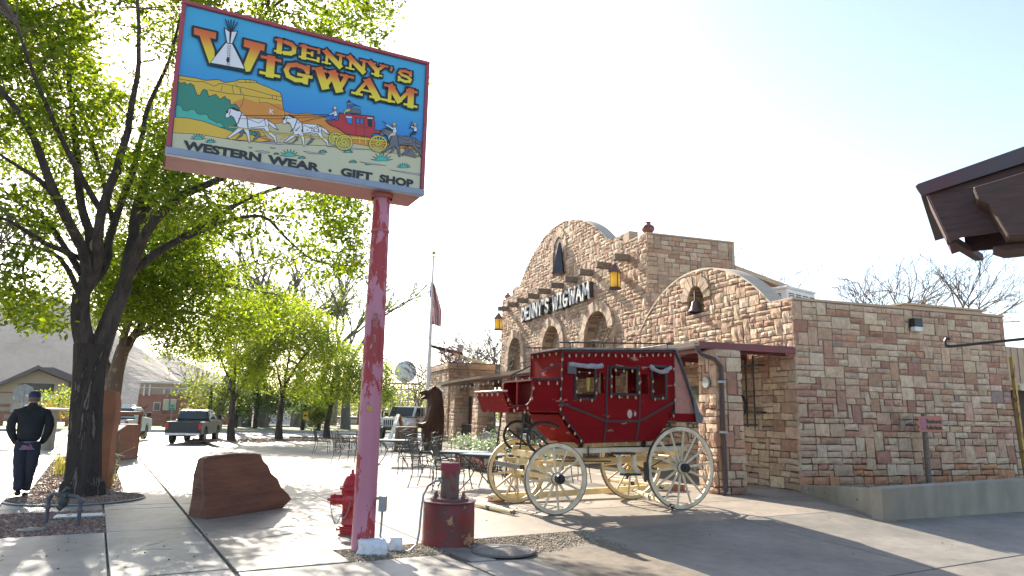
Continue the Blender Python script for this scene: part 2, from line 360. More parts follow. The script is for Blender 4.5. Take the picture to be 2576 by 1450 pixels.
GRY = [(.33, .31, .28), (.24, .22, .2), (.42, .4, .37), (.28, .24, .2)]
bd = MB(); bd.b2(-1.1, .27, 10.53, 12.69, -.06, -.02); bd.b2(-.84, .61, 15.31, 28.4, -.06, -.015); bd.b2(2.51, 3.64, 7.56, 8.24, -.06, -.012); bd.add([(p, q, gz(p, q)-.014) for p, q in ((3.99, 7.07), (5.99, 7.07), (5.99, 8.24), (3.99, 8.24))], [(0, 1, 2, 3)])
bd.build('bed_soil', mat('bed_soil', (.28, .21, .16), (.18, .13, .10), bump=.6, bscale=70, bdist=.02), pv)
pebbles('red_mulch_gravel', rect_in(-1.1, .27, 10.53, 12.69), 5200, .024, RED, lambda p: -.012+random.uniform(0, .012), 'reddish gravel bed round the pipework beside the pavement', None)
def tree_bed():
    a = random.uniform(0, 2*PI); r = math.sqrt(random.random()); p = UV(-.1+.98*r*math.cos(a), 14.25+.88*r*math.sin(a)); return (p.x, p.y)
pebbles('tree_bed_gravel', tree_bed, 4200, .024, RED, lambda p: .012+random.uniform(0, .012), 'reddish gravel round the foot of the big tree', None)
tb = MB(); tb.lathe([(.99, -.01), (1.0, .02), (.02, .03)], c=(-.1, 14.25, 0), n=40, sy=.9, cap=False); tb.build('tree_bed_soil', MATS['bed_soil'], pv)
ed = MB(); ed.tube([UV(-.1+1.02*math.cos(t), 14.25+.92*math.sin(t), .02) for t in np.linspace(0, 2*PI, 40, endpoint=False)], .012, 6, closed=True)
tag(ed.build('edging_ring', M_tin), 'thin steel edging ring round the gravel at the big tree', 'edging')
pebbles('planting_gravel', rect_in(-.84, .61, 15.31, 26), 5000, .025, RED, lambda p: -.006+random.uniform(0, .012), 'reddish gravel under the rust steel planters', None)
pebbles('pole_gravel', rect_in(2.51, 3.64, 7.56, 8.24), 3000, .010, TAN, lambda p: -.010+random.uniform(0, .012), 'sandy gravel at the foot of the pink pole', None)
pebbles('drive_gravel', rect_in(4.0, 5.98, 7.3, 8.24), 5200, .013, TAN, lambda p: gz(*uv_of(Vector((p[0], p[1], 0))))-.008+random.uniform(0, .014), 'tan gravel strip between driveway and patio', None)
for (px, py) in [(580, 1111), (700, 1108), (822, 1103)]:
    c0 = on_ground(px, py)
    def ring(c0=c0):
        a = random.uniform(0, 2*PI); r = 1.5*math.sqrt(random.random()); return (c0.x+r*math.cos(a)*1.4, c0.y+r*math.sin(a))
    pebbles('tree_mulch', ring, 500, .05, RED, lambda p: .02, 'red mulch ring round a young street tree', None)
cr_ = MB()
for (u, v, a, n) in [(-.2, 6.2, .3, 16), (.9, 9.0, 2.2, 10), (2.2, 8.9, 1.1, 14), (4.6, 6.6, .2, 22), (7.3, 7.0, 2.4, 18), (5.0, 9.4, 1.4, 12), (8.4, 11.2, .4, 16), (-.8, 8.4, 1.2, 8)]:
    p = [u, v]
    for k in range(n):
        a += random.gauss(0, .5); q = [p[0]+.09*math.cos(a), p[1]+.09*math.sin(a)]; A3, B3 = UV(*p, gz(*p)+.0005), UV(*q, gz(*q)+.0005); cr_.beam(A3, B3, random.uniform(.003, .006), .003); p = q
cr_.build('pavement_cracks', M_paveb, kind='stuff')['label'] = 'thin dark cracks wandering over the concrete'
lf = MB()
for i in range(90):
    p = UV(random.uniform(-1, 1.1), random.uniform(7.8, 10.3)) if i < 24 else UV(random.uniform(.5, 12), random.uniform(4.5, 13)); s_ = random.uniform(.005, .016)
    lf.box((p.x, p.y, gz(*uv_of(p))+s_*.3), (s_*1.5, s_, s_*.6), rz=random.uniform(0, 3), col=random.choice(RED))
lf.build('scattered_chips', M_mulch, kind='stuff')['label'] = 'stray mulch chips lying on the pavement'
# two trim plates: utility cover, round manhole
def disc_cover(name, label, c, r, cat, z=.012):
    t = thing(name, label, cat, (c.x, c.y, 0), G30)
    m = MB(); m.lathe([(r, -.01), (r, z), (r*.93, z+.004), (r*.92, z)], n=40); m.build('rim', mat(name+'_rim', (.15, .14, .13), bump=.1), t, smooth=False)
    m = MB(); m.lathe([(r*.9, z-.004), (r*.9, z+.001)], n=40)
    k = -r*.8
    while k < r*.82:
        h = math.sqrt(max(0, (r*.86)**2-k*k)); m.b2(-h, h, k-.012, k+.012, z, z+.006); k += .045
    m.build('cover', mat(name+'_iron', (.24, .225, .205), (.16, .15, .14), rough=.6, metal=.3, bump=.2), t)
    m = MB(); m.box((-r*.1, r*.35, z+.008), (r*.35, .035, .012), rz=.1); m.build('pick_slot', M_tin, t)
    return t
disc_cover('manhole', 'round ribbed manhole cover in the paving right of the red drum', on_ground(1265, 1386), .37, 'manhole')
disc_cover('valve_cover', 'small round grey valve cover in the red gravel at the left', on_ground(80, 1336), .17, 'cover', z=.02)
t = thing('meter_box', 'rectangular pale water meter lid in the red gravel', 'cover', on_ground(200, 1300)+Vector((0, 0, 0)), rad(28))
m = MB(); m.b2(-.31, .31, -.17, .17, -.02, .018); m.build('rim', M_tin, t, bevel=.008); m = MB(); m.b2(-.28, .28, -.145, .145, .018, .026); m.build('lid', M_white, t, bevel=.004)
m = MB(); m.b2(-.16, -.1, -.03, .03, .026, .029); m.build('handle_slot', M_black, t)
# raised concrete planter in front of the shaded stone wall
A, B, C_ = Vector((6.42, 15.95, 0)), Vector((6.19, 12.11, 0)), Vector((14.5, 16.3, 0))
t = thing('raised_planter', 'low stained concrete planter wall below the shaded stone wall', 'planter', B)
M_conc2 = mat('stained_concrete', (.31, .29, .235), (.23, .21, .17), rough=.9, scale=2.5, stretch=(1, 1, .5), bump=.3, bscale=50, bdist=.006)
def wallseg(p, q, z0, z1, th, m):
    d = (q-p).normalized(); n = Vector((-d.y, d.x, 0))*th
    vs = [p-B+Vector((0, 0, -.5)), q-B+Vector((0, 0, -.5)), q-B+n+Vector((0, 0, -.5)), p-B+n+Vector((0, 0, -.5)), p-B+Vector((0, 0, z0)), q-B+Vector((0, 0, z1)), q-B+n+Vector((0, 0, z1)), p-B+n+Vector((0, 0, z0))]
    m.add(vs, [(3, 2, 1, 0), (4, 5, 6, 7), (0, 1, 5, 4), (1, 2, 6, 5), (2, 3, 7, 6), (3, 0, 4, 7)])
m = MB(); wallseg(A, B, .17, .47, .22, m); m.build('side_wall', M_conc2, t, bevel=.02, seg=2)
m = MB(); wallseg(B+Vector((.012, .0, 0)), C_, .474, .60, .22, m); m.build('front_wall', M_conc2, t, bevel=.02, seg=2)
m = MB(); pts = [A+Vector((.15, 0, 0)), B+Vector((.15, .15, 0)), C_+Vector((0, .2, 0)), Vector((13.4, 18.6, 0))]; m.add([(p.x-B.x, p.y-B.y, .10) for p in pts], [(0, 1, 2, 3)]); m.build('soil', MATS['bed_soil'], t)
def inbed():
    a, c = random.random(), random.random(); p = (B+(C_-B)*a).lerp(A+(Vector((13.4, 18.6, 0))-A)*a, c*.9+.08); return (p.x-B.x, p.y-B.y)
pebbles('gravel', inbed, 6500, .03, GRY, lambda p: .11+random.uniform(0, .02)+.16*max(0, min(1, 1-abs(p[1]-p[0]*.5)/1.5)), None, None, parent=t)
# ================================================================ THE STONE BUILDING (local: x = into the building, y = along the sunlit front, away)
TB = rad(18.27); KB = Vector((6.5926, 16.3789, 0))
bx = Vector((math.cos(TB), math.sin(TB), 0)); by = Vector((-math.sin(TB), math.cos(TB), 0))
def BW(x, y, z=0): return KB + bx*x + by*y + Vector((0, 0, z))
bld = thing('stone_building', 'long adobe style building of tan and red stone with curved parapets', 'building', KB, TB)
PAL_FRONT = [((.54, .38, .265), 5), ((.60, .45, .325), 4), ((.48, .31, .215), 3), ((.42, .25, .175), 2.4), ((.56, .405, .29), 3), ((.40, .28, .205), 1)]
PAL_SIDE = [((.56, .39, .265), 5), ((.61, .455, .32), 4), ((.47, .27, .18), 4), ((.53, .345, .235), 5), ((.36, .26, .22), .7), ((.41, .215, .15), 1.6), ((.58, .42, .295), 3)]
PAL_LOW = [((.54, .26, .135), 4), ((.50, .31, .19), 2)]
def pick(p):
    t = random.uniform(0, sum(w_ for _, w_ in p))
    for c, w_ in p:
        t -= w_
        if t <= 0: break
    k = random.uniform(.94, 1.2); return tuple(min(1, x*k*random.uniform(.97, 1.03)) for x in c)
STONES = []
SHAPES = [(3, 2), (2, 2), (2, 1), (2, 1), (3, 1), (3, 1), (2, 1), (3, 1), (4, 1), (2, 2), (3, 2), (3, 2), (2, 1), (4, 2), (1, 1), (1, 2), (3, 1), (2, 1), (2, 3), (2, 1), (3, 1)]
def stone_geo(fr, u0, u1, z0, z1, topf, batter, rough, gap=.0125):
    nx = 3 if u1-u0 > .17 else 2; nz = 2
    dp = random.uniform(.022, .05); vs = []; j = lambda: random.uniform(-.012, .012)
    c = [(u0+gap+j(), z0+gap+j()), (u1-gap+j(), z0+gap+j()), (u1-gap+j(), z1-gap+j()), (u0+gap+j(), z1-gap+j())]
    if topf: c[2] = (c[2][0], min(c[2][1], topf(c[2][0]))); c[3] = (c[3][0], min(c[3][1], topf(c[3][0])))
    if c[2][1]-c[1][1] < .03 and c[3][1]-c[0][1] < .03: return None
    tl = random.uniform(-.012, .012)
    for k in range(nz+1):
        for i in range(nx+1):
            a, b = i/nx, k/nz
            u = (c[0][0]*(1-a)+c[1][0]*a)*(1-b)+(c[3][0]*(1-a)+c[2][0]*a)*b; z = (c[0][1]*(1-a)+c[1][1]*a)*(1-b)+(c[3][1]*(1-a)+c[2][1]*a)*b
            edge = i in (0, nx) or k in (0, nz)
            o = dp*(.45 if edge else 1)+random.uniform(-rough, rough)*(.7 if edge else 1)+tl*(a-.5)
            if edge: u += random.uniform(-.005, .005); z += random.uniform(-.005, .005)
            vs.append(fr(u, z, max(.006, o)+batter(z)))
    n1 = nx+1; fs = [(k*n1+i, k*n1+i+1, (k+1)*n1+i+1, (k+1)*n1+i) for k in range(nz) for i in range(nx)]
    ring = [i for i in range(n1)] + [k*n1+nx for k in range(1, nz+1)] + [nz*n1+i for i in range(nx-1, -1, -1)] + [k*n1 for k in range(nz-1, 0, -1)]
    o = len(vs)
    for (r) in ring:
        k, i = divmod(r, n1); a, b = i/nx, k/nz
        u = (c[0][0]*(1-a)+c[1][0]*a)*(1-b)+(c[3][0]*(1-a)+c[2][0]*a)*b; z = (c[0][1]*(1-a)+c[1][1]*a)*(1-b)+(c[3][1]*(1-a)+c[2][1]*a)*b
        vs.append(fr(u, z, batter(z)-.03))
    m = len(ring)
    for q in range(m): fs.append((ring[(q+1) % m], ring[q], o+q, o+(q+1) % m))
    return vs, fs
def stonewall(parent, fr, U0, U1, Z0, Z1, cell=(.1, .125), topf=None, holes=None, pal=PAL_FRONT, batter=lambda z: 0, rough=.012, lowpal=None, prio=1.0):
    nu = max(1, round((U1-U0)/cell[0])); nz = max(1, round((Z1-Z0)/cell[1])); cu = (U1-U0)/nu; cz = (Z1-Z0)/nz
    occ = np.zeros((nu, nz), bool); jit = [random.uniform(-.02, .02) for _ in range(nz+1)]
    for i in range(nu):
        for k in range(nz):
            u, z = U0+(i+.5)*cu, Z0+(k+.5)*cz
            if (topf and z > topf(u)+cz*.4) or (holes and holes(u, z)): occ[i, k] = True
    for k in range(nz):
        for i in range(nu):
            if occ[i, k]: continue
            for _ in range(10):
                w_, h_ = random.choice(SHAPES)
                if h_ > 1 and random.random() < .35: w_, h_ = 3, 1
                if i+w_ <= nu and k+h_ <= nz and not occ[i:i+w_, k:k+h_].any(): break
            else: w_, h_ = 1, 1
            occ[i:i+w_, k:k+h_] = True
            r = stone_geo(fr, U0+i*cu, U0+(i+w_)*cu, Z0+k*cz+(jit[k] if k else 0), Z0+(k+h_)*cz+(jit[k+h_] if k+h_ < nz else 0), topf, batter, rough)
            if not r: continue
            zc = Z0+(k+.5*h_)*cz; col = pick(lowpal if lowpal and zc < Z0+.42+random.uniform(-.15, .2) else pal)
            P = fr(U0+(i+w_/2)*cu, zc, 0); W = BW(*P); d2 = (W-Vector((0, 0, CAM_H))).length_squared
            STONES.append((parent, r[0], r[1], col, w_*cu*h_*cz/d2*prio))
def backing(name, fr, U0, U1, Z0, topf, depth, holes=None, hole_u=(), m=None):
    """solid core of a wall; holes: function u -> (zlow, zhigh) of the recess in the column, hole_u: spans with recesses"""
    mb = MB()
    def col(u0, u1, z0, za, zb):
        f = [fr(u0, z0, 0), fr(u1, z0, 0), fr(u1, zb, 0), fr(u0, za, 0)]; b = [fr(u0, z0, -depth), fr(u1, z0, -depth), fr(u1, zb, -depth), fr(u0, za, -depth)]
        mb.add(f+b, [(0, 1, 2, 3), (7, 6, 5, 4), (1, 0, 4, 5), (2, 1, 5, 6), (3, 2, 6, 7), (0, 3, 7, 4)])
    us = set([U0, U1]); n = max(1, int((U1-U0)/.35))
    for i in range(n+1): us.add(round(U0+(U1-U0)*i/n, 4))
    for (a, b) in hole_u:
        us = {u for u in us if not (a < u < b)} | {a, b} | {a+(b-a)*i/12 for i in range(1, 12)}
    us = sorted(us)
    for a, b in zip(us[:-1], us[1:]):
        if b-a < 1e-4: continue
        h = holes((a+b)/2) if holes else None
        if h:
            if h[0] > Z0: col(a, b, Z0, h[0], h[0])
            col(a, b, h[1], topf(a), topf(b))
        else: col(a, b, Z0, topf(a), topf(b))
    return mb.build(name, m or M_mortar, bld, fixn=False)
def fr_front(off): return lambda u, z, o: (off-o, u, z)
def fr_side(t): return lambda u, z, o: (u, t-o, z)
def seg_arc(c, half, zb, rise):
    R = (half*half+rise*rise)/(2*rise)
    return lambda t: zb if abs(t-c) >= half else zb-(R-rise)+math.sqrt(max(0, R*R-(t-c)**2))
# -- near wing: sunlit front with its low curved parapet
top_wing = lambda t: max(4.36, seg_arc(4.03, 3.3, 4.34, 1.44)(t)) if .73 < t < 7.33 else 4.36
def arch_open(c, r, spring, zb): return lambda t: None if abs(t-c) >= r else (zb, spring+math.sqrt(r*r-(t-c)**2))
n_w = arch_open(3.97, .40, 4.92, 4.5)
bat = lambda z: .13*max(0, 1-z/2.9)**1.3
H_w = lambda u, z: (n_w(u) is not None and n_w(u)[0]-.02 < z < n_w(u)[1]+.03) or (math.hypot(u-3.97, z-4.92) < .72 and z > 4.8)
wf = backing('wing_front_wall', fr_front(0), 0, 8.32, 0, lambda t: top_wing(t)-.01, .45, lambda u: n_w(u), [(3.57, 4.37)])
crn = lambda u, z: bat(z)*max(0, 1-max(u, 0)/.3)
stonewall(wf, lambda u, z, o: (-o, u-crn(u, z), z), -.03, 8.35, 0, 5.8, (.135, .14), top_wing, H_w, PAL_FRONT, bat, .015)
def voussoirs(wall, fr, c, spring, r, R, out, zlow, n, name='arch_stone', pal=PAL_FRONT, depth=.14):
    segs = [('a', PI*i/n, PI*(i+1)/n) for i in range(n)]
    for s_, a0, a1 in segs:
        m = MB(); g_ = .012/R; a0 += g_; a1 -= g_; o = out+random.uniform(-.02, .02)
        Q = [(c+math.cos(a)*q, spring+math.sin(a)*q) for a, q in ((a0, r), (a0, R+random.uniform(-.03, .05)), ((a0+a1)/2, R+.02), (a1, R+random.uniform(-.03, .05)), (a1, r), ((a0+a1)/2, r))]
        f = [fr(u, z, o+random.uniform(-.014, .014)) for u, z in Q]; b = [fr(u, z, -depth) for u, z in Q]; k = 6
        m.add(f+b, [tuple(range(k)), tuple(range(2*k-1, k-1, -1))]+[(i, i+k, (i+1) % k+k, (i+1) % k) for i in range(k)], pick(pal)); m.build(name, M_stone, wall)
    if zlow is not None:
        for sd_ in (1, -1):
            z = spring
            while z > zlow+.05:
                h = random.uniform(.2, .36); z0 = max(zlow, z-h); m = MB(); a, b_ = sorted((c+sd_*r, c+sd_*(R+random.uniform(-.05, .04))))
                o = out+random.uniform(-.02, .02); q = [fr(a, z0+.012, o), fr(b_, z0+.012, o), fr(b_, z-.008, o+.01), fr(a, z-.008, o), fr(a, z0+.012, -depth), fr(b_, z0+.012, -depth), fr(b_, z-.008, -depth), fr(a, z-.008, -depth)]
                m.add(q, [(0, 1, 2, 3), (7, 6, 5, 4), (1, 0, 4, 5), (2, 1, 5, 6), (3, 2, 6, 7), (0, 3, 7, 4)], pick(pal)); m.build(name, M_stone, wall); z = z0
def niche(wall, fr, c, spring, r, zb, depth, pal):
    m = MB(); n = 14; arc = [(c+r*math.cos(PI*i/n), spring+r*math.sin(PI*i/n)) for i in range(n+1)]; path = [(c+r, zb)]+arc+[(c-r, zb)]
    for (a, b) in zip(path[:-1], path[1:]):
        m.add([fr(*a, .02), fr(*b, .02), fr(*b, -depth), fr(*a, -depth)], [(0, 1, 2, 3)], pick([((.62, .42, .24), 2), ((.56, .38, .23), 2), ((.66, .47, .29), 1)]))  # lighter orange lining: bounced light put into the stone colour
    m.add([fr(c+r, zb, .02), fr(c-r, zb, .02), fr(c-r, zb, -depth), fr(c+r, zb, -depth)], [(0, 1, 2, 3)], (.45, .34, .25))
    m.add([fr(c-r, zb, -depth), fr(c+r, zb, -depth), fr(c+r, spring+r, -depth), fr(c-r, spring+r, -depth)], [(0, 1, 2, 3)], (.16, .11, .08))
    m.build('niche_lining', M_stone, wall)
    stonewall(wall, lambda u, z, o: fr(u, z, o-depth), c-r, c+r, zb, spring+r, (.13, .15), lambda u: spring+math.sqrt(max(0.0001, r*r-(u-c)**2)), None, [((.64, .45, .27), 2), ((.58, .41, .27), 2), ((.52, .36, .25), 1)], lambda z: 0, .012, prio=.3)  # back stones also lightened, the bounce inside the niche painted in
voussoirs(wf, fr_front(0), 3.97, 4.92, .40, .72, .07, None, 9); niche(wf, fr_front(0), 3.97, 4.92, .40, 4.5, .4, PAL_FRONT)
# coping lines on the wing
m = MB()
for a, b in zip(np.linspace(.73, 7.33, 34)[:-1], np.linspace(.73, 7.33, 34)[1:]):
    m.beam((.24, a, top_wing(a)+.012), (.24, b, top_wing(b)+.012), .44, .03, up=(1, 0, 0)) if False else m.add([(-.03, a, top_wing(a)+.02), (-.03, b, top_wing(b)+.02), (.46, b, top_wing(b)+.02), (.46, a, top_wing(a)+.02), (-.03, a, top_wing(a)-.03), (-.03, b, top_wing(b)-.03), (.46, b, top_wing(b)-.03), (.46, a, top_wing(a)-.03)], [(0, 1, 2, 3), (0, 4, 5, 1), (3, 2, 6, 7), (7, 6, 5, 4)])
m.build('curved_coping', mat('pale_coping', (.50, .41, .31), (.44, .35, .27), bump=.1), bld)
# -- shaded side wall of the wing
ws = backing('wing_side_wall', fr_side(0), .451, 6.74, .0, lambda u: 4.37, .4)
stonewall(ws, lambda u, z, o: (u-crn(u, z), -o, z), -.035, 6.72, .0, 4.33, (.142, .150), None, None, PAL_SIDE, bat, .013, PAL_LOW)
m = MB(); m.b2(-.02, 6.76, -.035, .5, 4.34, 4.40); m.b2(-.02, .5, .5, .8, 4.34, 4.40); m.b2(-.02, .46, 7.3, 8.4, 4.345, 4.40); build_each(m, 'flat_coping', M_tan, bld, bevel=.01)
m = MB(); m.b2(.46, 6.74, -.07, .0, -.05, .20); m.build('plinth', M_tan, bld)
m = MB(); m.b2(.46, 6.74, .4, 8.3, 4.1, 4.2); m.b2(6.5, 6.74, .4, 8.0, 0, 4.37); m.b2(.45, .8, 7.9, 8.32, 0, 4.34); m.build('wing_roof', M_tan, bld)
# roof structures seen over the parapet
m = MB(); m.b2(7.7, 11.2, 4, 9, 4.2, 5.31); m.b2(7.62, 11.28, 3.9, 9.05, 5.31, 5.37); m.build('roof_monitor', M_tan, bld)
m = MB(); m.prism([(4.4, 4.2), (7.6, 4.2), (7.6, 6.1), (6.9, 6.44), (4.4, 7.02)], 8.45, 12, 'XZ'); m.build('upper_block', M_tan, bld)
m = MB(); m.beam((4.42, 8.3, 7.06), (7.3, 8.3, 6.36), .3, .16, up=(0, 0, 1)); m.build('sloped_fascia', mat('tan_board', (.55, .40, .27), bump=.1), bld)
# -- tower: big front with the stepped dome parapet
T0, T1, TO = 8.25, 25.15, .8
dome = seg_arc(16.72, 5.35, 8.45, 2.0)
def top_tower(t):
    if t < 9.95 or t > 23.35: return 8.05
    return max(8.43, dome(t)) if 11.37 < t < 22.07 else 8.43
ARCH = [(12.25, 1.17), (17.2, 1.12), (22.5, 1.08)]; SPR = 4.55
up_n = arch_open(16.55, .62, 9.2, 7.95)
def th(u):
    for c, r in ARCH:
        if abs(u-c) < r: return (3.3, SPR+math.sqrt(r*r-(u-c)**2))
    return up_n(u)
def H_t(u, z):
    for c, r in ARCH:
        if math.hypot(u-c, max(0, z-SPR)) < r+.40 and z > 3.3: return True
    return (math.hypot(u-16.55, max(0, z-9.2)) < .62+.05 and z > 7.9)
tf = backing('tower_front_wall', fr_front(TO), T0, T1, 0, lambda t: top_tower(t)-.01, .5, th, [(c-r, c+r) for c, r in ARCH]+[(15.93, 17.17)])
stonewall(tf, fr_front(TO), T0-.04, T1+.03, 0, 10.5, (.14, .15), top_tower, lambda u, z: H_t(u, z) or z < .6*0, PAL_FRONT, lambda z: 0, .018)
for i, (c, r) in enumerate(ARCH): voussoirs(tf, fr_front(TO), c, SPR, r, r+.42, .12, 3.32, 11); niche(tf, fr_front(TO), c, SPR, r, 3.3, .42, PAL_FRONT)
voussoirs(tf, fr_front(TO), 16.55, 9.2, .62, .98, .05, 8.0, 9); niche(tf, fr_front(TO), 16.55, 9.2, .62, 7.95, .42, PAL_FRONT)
tsd = backing('tower_side_wall', fr_side(T0), TO+.501, 4.37, 3.9, lambda u: 8.02, .4)
stonewall(tsd, fr_side(T0), TO-.035, 4.33, 4.1, 7.98, (.15, .165), None, None, PAL_SIDE[:4]+[((.42, .3, .21), 5)], lambda z: 0, .012)
m = MB(); m.b2(TO-.02, 4.45, T0-.04, T0+.45, 7.99, 8.05); m.b2(4.33, 4.45, T0-.03, T0+.4, 4.0, 7.985); m.build('tower_coping', M_tan, bld, bevel=.01)
m = MB(); m.b2(TO+.5, 4.4, T0+.4, 25.0, 3.9, 7.7); m.build('tower_core', M_tan, bld)
m = MB(); m.b2(TO-.02, TO+.36, 9.55, 9.98, 8.05, 8.42); m.build('parapet_block', M_tan, bld, bevel=.01)
m = MB()
for a, b in zip(np.linspace(11.37, 22.07, 40)[:-1], np.linspace(11.37, 22.07, 40)[1:]):
    za, zb = dome(a), dome(b); m.add([(TO, a, za+.02), (TO, b, zb+.02), (TO+.52, b, zb+.02), (TO+.52, a, za+.02), (TO, a, za-.04), (TO, b, zb-.04), (TO+.52, b, zb-.04), (TO+.52, a, za-.04)], [(0, 1, 2, 3), (0, 4, 5, 1), (3, 2, 6, 7), (7, 6, 5, 4)])
m.build('dome_coping', MATS['pale_coping'], bld)
for i in range(10):
    t = 9.6+i*1.597; m = MB(); L_ = .62+random.uniform(-.03, .04)
    m.box((TO-L_/2+.15, t, 7.38+random.uniform(-.015, .015)), (L_+.3, .22, .24), ry=random.uniform(-.03, .03), rz=random.uniform(-.05, .05)); m.build('viga', M_weath, bld, bevel=.015)
# -- far low wing with its projecting cap band
fw = backing('far_wing_side_wall', fr_side(26.5), -1.9, .8, 0, lambda u: 4.4, .4)
stonewall(fw, fr_side(26.5), -1.93, .85, 2.9, 4.06, (.15, .17), None, None, [((.46, .29, .17), 3), ((.42, .26, .16), 2), ((.38, .24, .16), 2)], lambda z: 0, .01, prio=.8)
stonewall(fw, lambda u, z, o: (u, 26.42-o, z), -1.99, .85, 4.07, 4.40, (.3, .33), None, None, [((.52, .34, .20), 3), ((.46, .30, .18), 2)], lambda z: 0, .01, prio=.8)
stonewall(fw, fr_side(26.5), -1.93, .85, 0, 2.9, (.16, .18), None, None, PAL_FRONT, lambda z: 0, .01, prio=.6)
ff = backing('far_wing_front_wall', fr_front(-1.9), 26.5, 31.7, 0, lambda u: 4.4, .4)
stonewall(ff, fr_front(-1.9), 26.46, 31.7, 0, 4.06, (.15, .17), None, lambda u, z: 27.6 < u < 28.9 and 1 < z < 2.9, PAL_FRONT, lambda z: 0, .016, prio=.6)
stonewall(ff, fr_front(-1.98), 26.42, 31.7, 4.07, 4.40, (.3, .33), None, None, PAL_FRONT, lambda z: 0, .016, prio=.6)
m = MB(); m.b2(-1.98, 6, 26.42, 31.7, 4.4, 4.45); m.b2(-1.5, .8, 26.9, 31.7, 4.2, 4.4); m.build('far_wing_roof', mat('dark_roof', (.10, .09, .085), rough=.8), bld)
m = MB(); m.b2(-1.96, -1.9, 27.6, 28.9, 1, 2.9); f = m.build('window', M_white, bld); m = MB(); m.b2(-1.975, -1.961, 27.7, 28.8, 1.1, 2.8); m.build('pane', M_glassd, f)
# -- covered walkway: flat canopy, gutter, piers
m = MB(); m.b2(-2.62, -.06, -.06, 25.4, 3.19, 3.225); m.b2(-2.62, .74, 8.4, 25.4, 3.19, 3.225); m.build('canopy_roof', mat('brown_roofing', (.16, .12, .10), (.10, .08, .07), bump=.2), bld)
m = MB(); m.b2(-2.62, -.06, -.10, -.045, 3.065, 3.20); m.build('end_fascia', M_oxred, bld)
m = MB(); m.b2(-2.60, -2.55, -.03, 25.35, 2.98, 3.17); m.build('front_fascia', M_oxred, bld)
for i in range(18):
    m = MB(); m.b2(-2.54, -.06 if i < 6 else .74, .25+i*1.43, .34+i*1.43, 3.03, 3.185); m.build('rafter', M_oxred, bld)
m = MB(); m.prism([(-2.76, 3.20), (-2.76, 3.10), (-2.72, 3.06), (-2.63, 3.06), (-2.63, 3.17), (-2.64, 3.17), (-2.64, 3.075), (-2.71, 3.075), (-2.745, 3.105), (-2.745, 3.20)], -.12, 25.45, 'XZ'); m.build('gutter', M_brownmet, bld)
PP = [(-2.42, -1.82, -.40, .22), (-2.45, -1.85, 13.9, 14.6), (-2.45, -1.75, 18.1, 19.0), (-2.45, -1.75, 22.6, 23.5), (-2.45, -1.85, 8.6, 9.2)]
for i, (x0, x1, y0, y1) in enumerate(PP):
    m = MB(); m.b2(x0, x1, y0, y1, 0, 3.04); p = m.build('pier', M_mortar, bld)
    c_ = (.13, .16) if i == 0 else (.15, .18); pr = 1.4 if i == 0 else .6; bt = lambda z: .06*max(0, 1-z/3)
    stonewall(p, lambda u, z, o, x0=x0: (x0-o, u, z), y0-.03, y1+.03, 0, 3.03, c_, None, None, PAL_FRONT, bt, .014, prio=pr)
    stonewall(p, lambda u, z, o, y0=y0: (u, y0-o, z), x0-.03, x1+.03, 0, 3.03, c_, None, None, PAL_SIDE if i == 0 else PAL_FRONT, bt, .014, prio=pr)
m = MB(); m.tube([(-2.70, -.16, 3.1), (-2.70, -.17, 2.98), (-2.66, -.24, 2.90), (-2.50, -.46, 2.80), (-2.36, -.50, 2.66), (-2.36, -.50, 1.4), (-2.36, -.53, .25), (-2.38, -.56, .10), (-2.50, -.62, .03)], .052, 8)
dsp = m.build('downspout', M_brownmet, bld, smooth=True)
for z in (1.25, 2.3):
    m = MB(); m.b2(-2.43, -2.29, -.565, -.44, z, z+.05); m.build('strap', M_tin, dsp)
m = MB(); m.lathe([(.115, -.03), (.13, 0), (.115, .03), (.085, .035), (.08, .02), (.02, .045)], c=(-2.49, -.13, 2.32), n=24, axis='X'); m.build('round_plaque', M_tin, bld, label='round grey metal plaque on the near stone pier')
# windows and doors under the canopy
m = MB()
for (y0, y1, z0, z1, x) in [(3.3, 4.5, .1, 2.45, 0), (5.2, 7.2, 1, 2.6, 0), (9.8, 11.2, .1, 2.4, TO), (12.2, 13.6, .9, 2.5, TO), (15.2, 17.0, .9, 2.5, TO), (20, 21.5, .1, 2.5, TO), (22.4, 24.2, .9, 2.5, TO)]:
    m = MB(); e = .09; x -= .075
    m.b2(x-.02, x+.03, y0, y0+e, z0, z1); m.b2(x-.02, x+.03, y1-e, y1, z0, z1); m.b2(x-.02, x+.03, y0+e, y1-e, z1-e, z1); m.b2(x-.02, x+.03, y0+e, y1-e, z0, z0+e)
    f = m.build('door' if z0 < .2 else 'window', M_brownmet, bld); m = MB(); m.b2(x, x+.015, y0+e, y1-e, z0+e, z1-e); m.build('pane', M_glassd, f)
m = MB(); m.b2(-.14, -.09, 5.3, 7.1, 2.18, 2.42); f = m.build('menu_board', mat('dark_board', (.05, .045, .04), bump=0), bld)
text_mesh('DRINKS', 'menu_lettering', MATS['oxblood_paint'], f, (-.146, 6.95, 2.22), .2, rot=(PI/2, 0, -PI/2), ext=.003, sx=1.5)
for (y0, y1) in ((15.0, 17.8), (19.4, 22.3), (9.6, 13.6)):
    m = MB(); x = -2.15; m.beam((x, y0, 1.02), (x, y1, 1.02), .06, .05); m.beam((x, y0, .14), (x, y1, .14), .05, .04); k = y0+.1
    while k < y1: m.b2(x-.012, x+.012, k-.012, k+.012, .14, 1.0); k += .13
    m.build('railing', M_black, bld)
